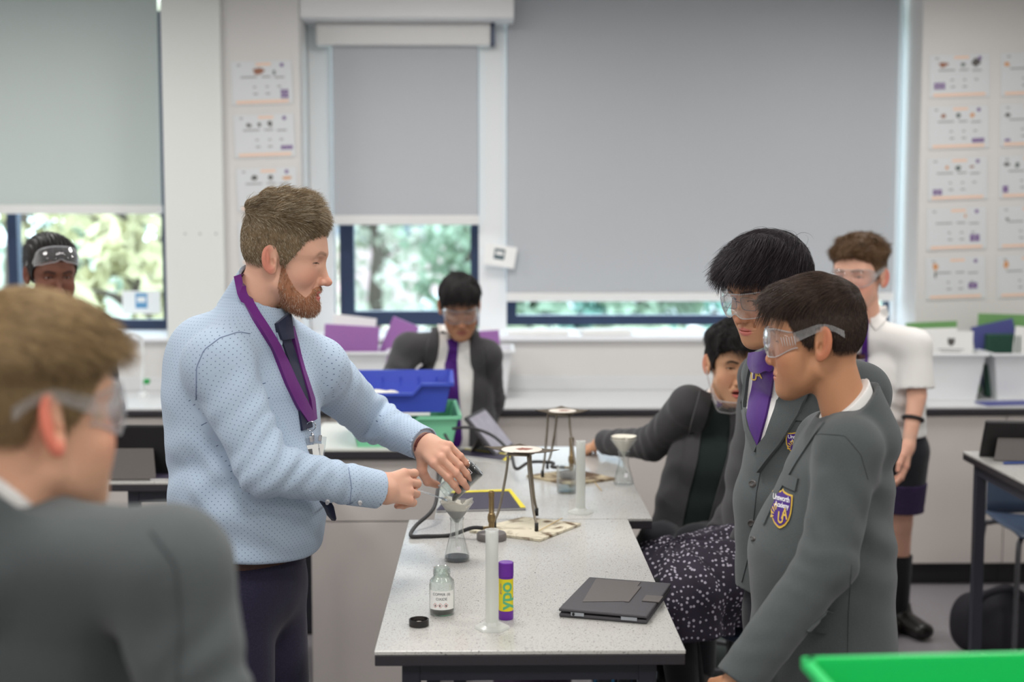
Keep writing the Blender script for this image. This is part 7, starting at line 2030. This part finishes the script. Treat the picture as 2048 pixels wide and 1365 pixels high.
goggles(H4, 'clear goggles on the boy with the bowed head', group='safety goggles')

# ---------------------------------------------------------------- the seated boy reaching over the second table
SK5 = dict(child=1, skin=(206, 158, 124), blush=(200, 130, 104), lipcol=(196, 100, 96), haircol=(26, 24, 24), lids=(-.001, -.0060), open=.012, cheek=1.04, jaw=.9, nose=.9, neck=.9, brow=.9, neck_to=(0, -.05, -.19), browdark=.95, lip=1.1)
H5 = Head((P(1413, 728, 4.44), (.080, -.0135, -.010)), yaw(-80, -9), (.04, 0, 1), SK5, (.95, .95, 1.0))
k = child(N=H5.w((0, -.046, -.168)), U=P(1425, 930, 4.50), W=P(1415, 1000, 4.52), H=P(1400, 1070, 4.52), SR=P(1378, 812, 4.46), SL=P(1505, 830, 4.50),
          ER=P(1305, 888, 4.62), WR=P(1208, 885, 4.83), EL=P(1530, 960, 4.40), WL=P(1480, 1050, 4.28))
k.update(cw=.142, cd=.100, ww=.140, wd=.104, hw=.150, hd=.118)
k['hip_axis'] = unit((1, .25, 0))*-1; k['hip_axis'] = unit((-1, .1, 0)); k['P'] = np.array(k['H']) - np.array((0, 0, .02))
k['KR'], k['KL'] = P(1318, 1092, 4.38), P(1392, 1096, 4.28); k['AR'], k['AL'] = np.array((P(1332, 1200, 4.4)[0], 4.42, .26)), np.array((P(1400, 1200, 4.3)[0], 4.34, .26)); k['toe'] = unit((-.2, -1, 0))
w5 = np.asarray(k['WR']); c5 = hand_joints(w5, P(1178, 895, 4.93) - w5, (0, -.25, 1), -1, [(.15, .3, .2)]*4, .03, .85, ((.5, .8, .2), (.3, .9, .2), (.1, 1, .2)))
p5 = person_body('person', H5, k, 'seated boy with an open mouth and goggles under his chin, arm across the table', hv=.0024, hands=[(hand_field(c5, w5, k['ER'], .022, .028), c5, w5, k['ER'], .003)])
HV, HQ, hfn = hair_cap(H5, lambda p, e: (.005 + .018*sstep(p[:, 2], .03, .09) + .008*sstep(p[:, 1], .04, .09)*sstep(p[:, 2], .03, .07) + .003*wob(p, 20, 4)).astype(F32), .003)
st = [strands(H5, HV, HQ, hfn, 5000, lambda p, e: .012 + .024*sstep(p[:, 2], .03, .08), lambda p: np.stack([p[:, 0] + .5*wob(p, 12, 2), .6 + .4*wob(p, 10, 1), -.3 + .4*wob(p, 9, 3)], 1).astype(F32), .0007, 5, .4, .3, .2, 51, .3)]
build_hair('hair', H5, HV, HQ, st, M_HAIR, p5, ((18, 16, 17), (52, 46, 46)), .25)
k['neck_up'] = neck_up(H5, k['N']); bz5 = blazer_field(k, .060, .053, .043, .005, 4, hem=k['H'] - np.array((0, 0, .05)))
lo, hi = bounds([k[a] for a in SK_T] + [k['H']], .2); j5 = field_obj('blazer', bz5, lo, hi, .0055, M_BLAZER_D, p5)
f5 = unit((.3, -.95, 0)); cf5 = collar_field(k, .0572, face=f5); field_obj('shirt_collar', cf5, np.asarray(k['N'])-.15, np.asarray(k['N'])+.15, .0035, M_WHITE, p5)
b5 = lambda p: np.minimum(bz5(p), cf5(p))
s5 = patch('jumper', b5, [(1418, 790), (1404, 850), (1394, 920), (1376, 990), (1362, 1060)], [(1456, 806), (1460, 850), (1456, 910), (1434, 980), (1412, 1062)], 10, .005, M_JUMPER, p5, rows=28)
patch('collar_wing', b5, [(1420, 792), (1424, 806), (1434, 815)], [(1450, 800), (1448, 812), (1440, 816)], 6, .012, M_WHITE, s5, rows=8)
patch('tie_knot', b5, [(1428, 806), (1432, 816)], [(1440, 808), (1438, 816)], 4, .015, M_PURPLE, s5, rows=5)
patch('lapel', b5, [(1398, 785), (1380, 850), (1370, 920), (1352, 990), (1338, 1064)], [(1420, 792), (1406, 850), (1396, 920), (1378, 990), (1364, 1060)], 6, .012, M_BLAZER_D, j5, rows=28)
patch('lapel', b5, [(1456, 806), (1460, 850), (1454, 910), (1434, 980), (1412, 1062)], [(1480, 820), (1492, 860), (1484, 920), (1462, 990), (1436, 1064)], 6, .012, M_BLAZER_D, j5, rows=28)
tf5 = trouser_field(k, .084, .068, .058, hem=.20); lo, hi = bounds([k['H'], k['P'], k['KL'], k['KR'], k['AL'], k['AR']], .19); field_obj('trousers', tf5, lo, hi, .010, M_TROUSER, p5)
def shoes_at(parent, k, s):
    for sd in 'LR':
        a = np.array(k['A'+sd], float); t = k['toe']; fn0, lo, hi = shoe_field((a[0], a[1], 0), t, s); dz = a[2]-.085; off = A(0, 0, dz)
        V, Q = mesh_field(fn0, lo, hi, .008); V = V + np.array((0, 0, dz)); link('shoe', mesh_np('shoe', V, Q), M_SHOE, parent, True)
shoes_at(p5, k, .92)
sq = np.asarray(k['P']); stool((sq[0]+.02, sq[1]+.03), float(sq[2])-.155, 'stool under the seated boy with goggles below his chin')
goggles(H5, 'clear goggles hanging below the chin of the seated boy', X=lambda l: np.stack([l[..., 0]*1.05, l[..., 1]*.92 + .012, (l[..., 2] - .0)*.62 - .118 + .110*np.clip((.085-l[..., 1])/.14, 0, 1)], -1), group='safety goggles', vents=False)

# ---------------------------------------------------------------- the girl in the spotted skirt, sitting behind the tall boy
SK6 = dict(child=1, skin=(188, 140, 106), blush=(188, 120, 96), lipcol=(170, 100, 92), haircol=(58, 42, 34), lids=(.001, -.006), cheek=1.05, jaw=.88, nose=.85, neck=.85, brow=.6, neck_to=(0, -.05, -.20))
H6 = Head(P(1560, 606, 3.94), yaw(180+20, -6), (0, 0, 1), SK6, (.93, .93, .95))
k = child(N=H6.w((0, -.046, -.168)), U=P(1560, 810, 3.98), W=P(1545, 950, 4.00), H=P(1535, 1085, 4.02), SR=P(1535, 750, 4.10), SL=P(1524, 756, 3.84),
          ER=P(1510, 960, 4.18), WR=P(1440, 1070, 4.06), EL=P(1545, 950, 3.78), WL=P(1490, 1090, 3.74))
k.update(cw=.140, cd=.108, ww=.132, wd=.105, hw=.150, hd=.120); f6 = unit((-.95, -.3, 0)); k['hip_axis'] = unit((-.3, .95, 0)); k['P'] = P(1528, 1115, 4.02)
k['KR'], k['KL'] = P(1345, 1165, 4.00), P(1345, 1185, 3.74); k['AR'], k['AL'] = np.array((k['KR'][0]+.06, 3.98, .27)), np.array((k['KL'][0]+.05, 3.78, .27)); k['toe'] = unit((-1, -.2, 0))
p6 = person_body('person', H6, k, 'girl in a black skirt with white spots sitting behind the boy with the purple tie', hv=.0032)
HV, HQ, hfn = hair_cap(H6, lambda p, e: (.010 + .010*sstep(p[:, 2], .03, .09)).astype(F32), .0036)
build_hair('hair', H6, HV, HQ, [strands(H6, HV, HQ, hfn, 3500, lambda p, e: .04 + 0*e, lambda p: np.stack([p[:, 0], -.8 + 0*p[:, 0], -.7 + 0*p[:, 0]], 1).astype(F32), .0008, 5, .2, .8, .05, 61, .15)], M_HAIR, p6, ((36, 27, 24), (84, 64, 54)), .3)
k['neck_up'] = neck_up(H6, k['N']); bz6 = blazer_field(k, .062, .054, .044, .0045, 8, hem=k['H'] - np.array((0, 0, .03)))
lo, hi = bounds([k[a] for a in SK_T] + [k['H']], .2); j6 = field_obj('blazer', bz6, lo, hi, .0055, M_BLAZER_D, p6)
cf6 = collar_field(k, .0572, face=f6); field_obj('shirt_collar', cf6, np.asarray(k['N'])-.15, np.asarray(k['N'])+.15, .004, M_WHITE, p6)
# skirt over the thighs, hanging at the knee
def skirt(p):
    P_, KL, KR = (np.asarray(v, float) for v in (k6['P'], k6['KL'], k6['KR'])); m_ = mid(KL, KR)
    d = sd_elimb(p, P_ + np.array((.02, 0, .0)), m_ + np.array((.015, 0, .012)), (0, 1, 0), .185, .120, .205, .105)
    hang = sd_elimb(p, m_ + np.array((.0, 0, -.01)), m_ + np.array((.03, 0, -.125)), (0, 1, 0), .215, .125, .222, .135); d = smin(d, hang, .05)
    hb = sd_elimb(p, P_ + np.array((-.02, 0, -.02)), P_ + np.array((-.06, 0, -.10)), (0, 1, 0), .19, .13, .19, .15); d = smin(d, hb, .05)
    a = np.arctan2(p[:, 1]-m_[1], p[:, 0]-m_[0]); d = d + .006*np.sin(a*11 + p[:, 2]*8) + .004*wob(p, 7, 1)
    return smax(d, (float(P(1400, 1262, 3.8)[2]) + .012*np.sin(p[:, 1]*26) - p[:, 2]), .006)
k6 = k
M_SPOT = mat('spotted_skirt', (38, 32, 46), rough=.85)
nt = M_SPOT.node_tree; b = nt.nodes['Principled BSDF']; tc = nt.nodes['Texture Coordinate']; vo = nt.nodes.new('ShaderNodeTexVoronoi'); vo.inputs['Scale'].default_value = 78; vo.inputs['Randomness'].default_value = .75
lt = nt.nodes.new('ShaderNodeMath'); lt.operation = 'LESS_THAN'; lt.inputs[1].default_value = .30; mx = nt.nodes.new('ShaderNodeMix'); mx.data_type = 'RGBA'; mx.inputs['A'].default_value = lin((42, 35, 50)) + (1,); mx.inputs['B'].default_value = lin((176, 170, 184)) + (1,)
nt.links.new(tc.outputs['Object'], vo.inputs['Vector']); nt.links.new(vo.outputs['Distance'], lt.inputs[0]); nt.links.new(lt.outputs[0], mx.inputs['Factor']); nt.links.new(mx.outputs['Result'], b.inputs['Base Color'])
lo, hi = bounds([k['P'], k['KL'], k['KR']], .30); field_obj('skirt', skirt, lo, hi, .0065, M_SPOT, p6)
for sd in 'LR':
    a, b_ = k['A'+sd], k['K'+sd]; fn = lambda p, a=a, b_=b_: smin(sd_limb(p, a, b_, .040, .056), sd_limb(p, b_, mid(b_, k6['P'], .4), .056, .07), .02)
    lo, hi = bounds([a, b_, mid(b_, k['P'], .5)], .09); field_obj('tights', fn, lo, hi, .009, M_SOCK, p6)
shoes_at(p6, k, .9)
sq = np.asarray(k['P']); stool((sq[0]+.01, sq[1]), float(sq[2])-.19, 'stool under the girl in the spotted skirt')

# ---------------------------------------------------------------- the girl by the tree-filled window
SK7 = dict(child=1, skin=(112, 72, 56), blush=(116, 66, 52), lipcol=(120, 70, 66), haircol=(22, 18, 18), lids=(.0005, -.0062), cheek=1.08, jaw=.9, nose=1.0, neck=.85, brow=.8, neck_to=(0, -.05, -.20), lip=1.3, browdark=.8, nail=(190, 140, 124))
H7 = Head(P(102, 545, 4.75), yaw(-58, -12), (.02, 0, 1), SK7, (.95, .95, .98))
k = child(N=H7.w((0, -.046, -.168)), U=P(110, 740, 4.82), W=P(110, 860, 4.84), H=P(110, 960, 4.86), SR=P(22, 672, 4.88), SL=P(190, 664, 4.74), ER=P(10, 820, 4.88), WR=P(40, 930, 4.80), EL=P(212, 818, 4.72), WL=P(172, 930, 4.50))
k.update(cw=.140, cd=.10, ww=.132, wd=.1, hw=.145, hd=.11); f7 = unit((.5, -.86, 0)); k['P'] = P(110, 990, 4.86); legs(k, k['P'], f7)
w7 = np.asarray(k['WL']); c7 = hand_joints(w7, P(188, 985, 4.36) - w7, (.1, -.5, .85), +1, [(.15, .3, .2), (.2, .3, .2), (.3, .4, .2), (.35, .4, .2)], .06, .88)
p7 = person_body('person', H7, k, 'girl with goggles pushed up on her forehead, standing by the tree-filled window', hv=.0026, hands=[(hand_field(c7, w7, k['EL'], .020, .026), c7, w7, k['EL'], .003)])
HV, HQ, hfn = hair_cap(H7, lambda p, e: (.007 + .010*sstep(p[:, 2], .03, .09) + .0016*np.sin(p[:, 0]*420)*sstep(p[:, 2], .0, .05) + .012*sstep(-p[:, 1], .02, .09)).astype(F32), .0028)
bun = lambda p: p
build_hair('hair', H7, HV, HQ, [strands(H7, HV, HQ, hfn, 2500, lambda p, e: .02 + 0*e, lambda p: np.stack([0*p[:, 0], -1 + 0*p[:, 0], -.3 + 0*p[:, 0]], 1).astype(F32), .0007, 4, .12, .2, .05, 71, .12)], M_HAIR, p7, ((14, 12, 13), (44, 36, 36)), .25)
k['neck_up'] = neck_up(H7, k['N']); bz7 = blazer_field(k, .060, .052, .042, .004, 5, hem=k['H'] - np.array((0, 0, .06)))
lo, hi = bounds([k[a] for a in SK_T] + [k['H']], .2); j7 = field_obj('blazer', bz7, lo, hi, .0065, M_BLAZER_D, p7)
cf7 = collar_field(k, .0572, face=f7); field_obj('shirt_collar', cf7, np.asarray(k['N'])-.15, np.asarray(k['N'])+.15, .004, M_WHITE, p7)
b7 = lambda p: np.minimum(bz7(p), cf7(p))
s7 = patch('shirt_front', b7, [(90, 640), (100, 700), (122, 780)], [(160, 632), (158, 700), (130, 780)], 8, .004, M_WHITE, p7, rows=20)
patch('tie', b7, [(120, 652), (118, 700), (124, 780)], [(138, 652), (140, 700), (132, 780)], 4, .009, M_PURPLE, p7, rows=18)
tf7 = trouser_field(k, .082, .064, .056, hem=.05); lo, hi = bounds([k['P'], k['AL'], k['AR']], .2); lo[2] = 0; field_obj('trousers', tf7, lo, hi, .012, M_TROUSER, p7); shoes(p7, k, .92)
a_ = radians(37)
goggles(H7, 'clear goggles pushed up on the forehead of the girl by the window', X=lambda l: np.stack([l[..., 0]*1.04, l[..., 1]*cos(a_) - l[..., 2]*sin(a_) + .014, l[..., 2]*cos(a_) + l[..., 1]*sin(a_)*1.05 + .018], -1), group='safety goggles', vents=False)

# ---------------------------------------------------------------- the boy in front, out of focus
SK8 = dict(child=1, skin=(226, 176, 146), blush=(224, 120, 100), lipcol=(200, 120, 112), haircol=(128, 98, 62), lids=(0, -.006), cheek=1.1, jaw=.95, nose=.85, neck=1.0, brow=.7, neck_to=(0, -.045, -.20), ear=1.1, scalp=.75)
H8 = Head((P(104, 852, 1.57), (.080, -.0135, -.010)), yaw(48, -2), (0, 0, 1), SK8, (.99, .98, 1.05))
k = child(N=H8.w((0, -.046, -.118)), U=P(60, 1170, 1.68), W=P(50, 1430, 1.70), H=P(40, 1750, 1.72), SR=P(336, 1140, 1.555), SL=P(-160, 1110, 1.84), ER=P(412, 1480, 1.52), WR=P(430, 1800, 1.62), EL=P(-260, 1500, 1.9), WL=P(-200, 1800, 1.9))
k.update(cw=.160, cd=.115, ww=.155, wd=.115, hw=.162, hd=.12, rs=.056); f8 = unit((.70, .71, 0)); k['hip_axis'] = unit((.71, -.70, 0)); k['P'] = np.array(k['H']) - np.array((0, 0, .05)); legs(k, k['P'], f8)
p8 = person_body('person', H8, k, 'fair-haired boy in a grey blazer close to the camera, out of focus', hv=.0026)
def th_8(p, e): return (.0015 + .016*sstep(p[:, 2], .030, .062) + .004*sstep(p[:, 1], .02, .09)*sstep(p[:, 2], .04, .08)).astype(F32)
HV, HQ, hfn = hair_cap(H8, th_8, .003)
t8 = lambda p: sstep(p[:, 2], .035, .07)
st = [strands(H8, HV, HQ, hfn, 8000, lambda p, e: .006 + .022*t8(p), lambda p: np.stack([p[:, 0]*.8 + .2 + .2*wob(p, 10, 1), .9 - .5*(1-t8(p)), -.35 - .5*(1-t8(p))], 1).astype(F32), .0006, 6, .3, .5, .08, 81, .16),
      strands(H8, HV, HQ, hfn, 2500, lambda p, e: .022 + 0*e, lambda p: np.stack([p[:, 0]*1.2 + .2, 1.0 + 0*p[:, 0], -.45 + 0*p[:, 0]], 1).astype(F32), .0006, 7, .12, 2.0, .06, 82, .12, keep=lambda p, e, rs: (p[:, 1] > .03) & (p[:, 2] > .06), drop=.2)]
build_hair('hair', H8, HV, HQ, st, M_HAIR, p8, ((92, 74, 52), (178, 150, 108)), .35)
k['neck_up'] = neck_up(H8, k['N']); bz8 = blazer_field(k, .068, .058, .046, .0045, 7, hem=k['H'], neck_r=.064)
lo, hi = bounds([k[a] for a in SK_T] + [k['H']], .2); j8 = field_obj('blazer', bz8, lo, hi, .0060, M_BLAZER, p8)
cf8 = collar_field(k, .0630, face=f8); field_obj('shirt_collar', cf8, np.asarray(k['N'])-.16, np.asarray(k['N'])+.16, .004, M_WHITE, p8)
line(bz8, [(300, 1060), (352, 1130), (362, 1240), (355, 1365)], .0014, M_SEAM, j8, 'seam')
tf8 = trouser_field(k, .086, .066, .058, hem=.05); lo, hi = bounds([k['P'], k['AL'], k['AR']], .2); lo[2] = 0; field_obj('trousers', tf8, lo, hi, .012, M_TROUSER, p8); shoes(p8, k, .95)
goggles(H8, 'clear goggles on the fair-haired boy close to the camera', group='safety goggles')
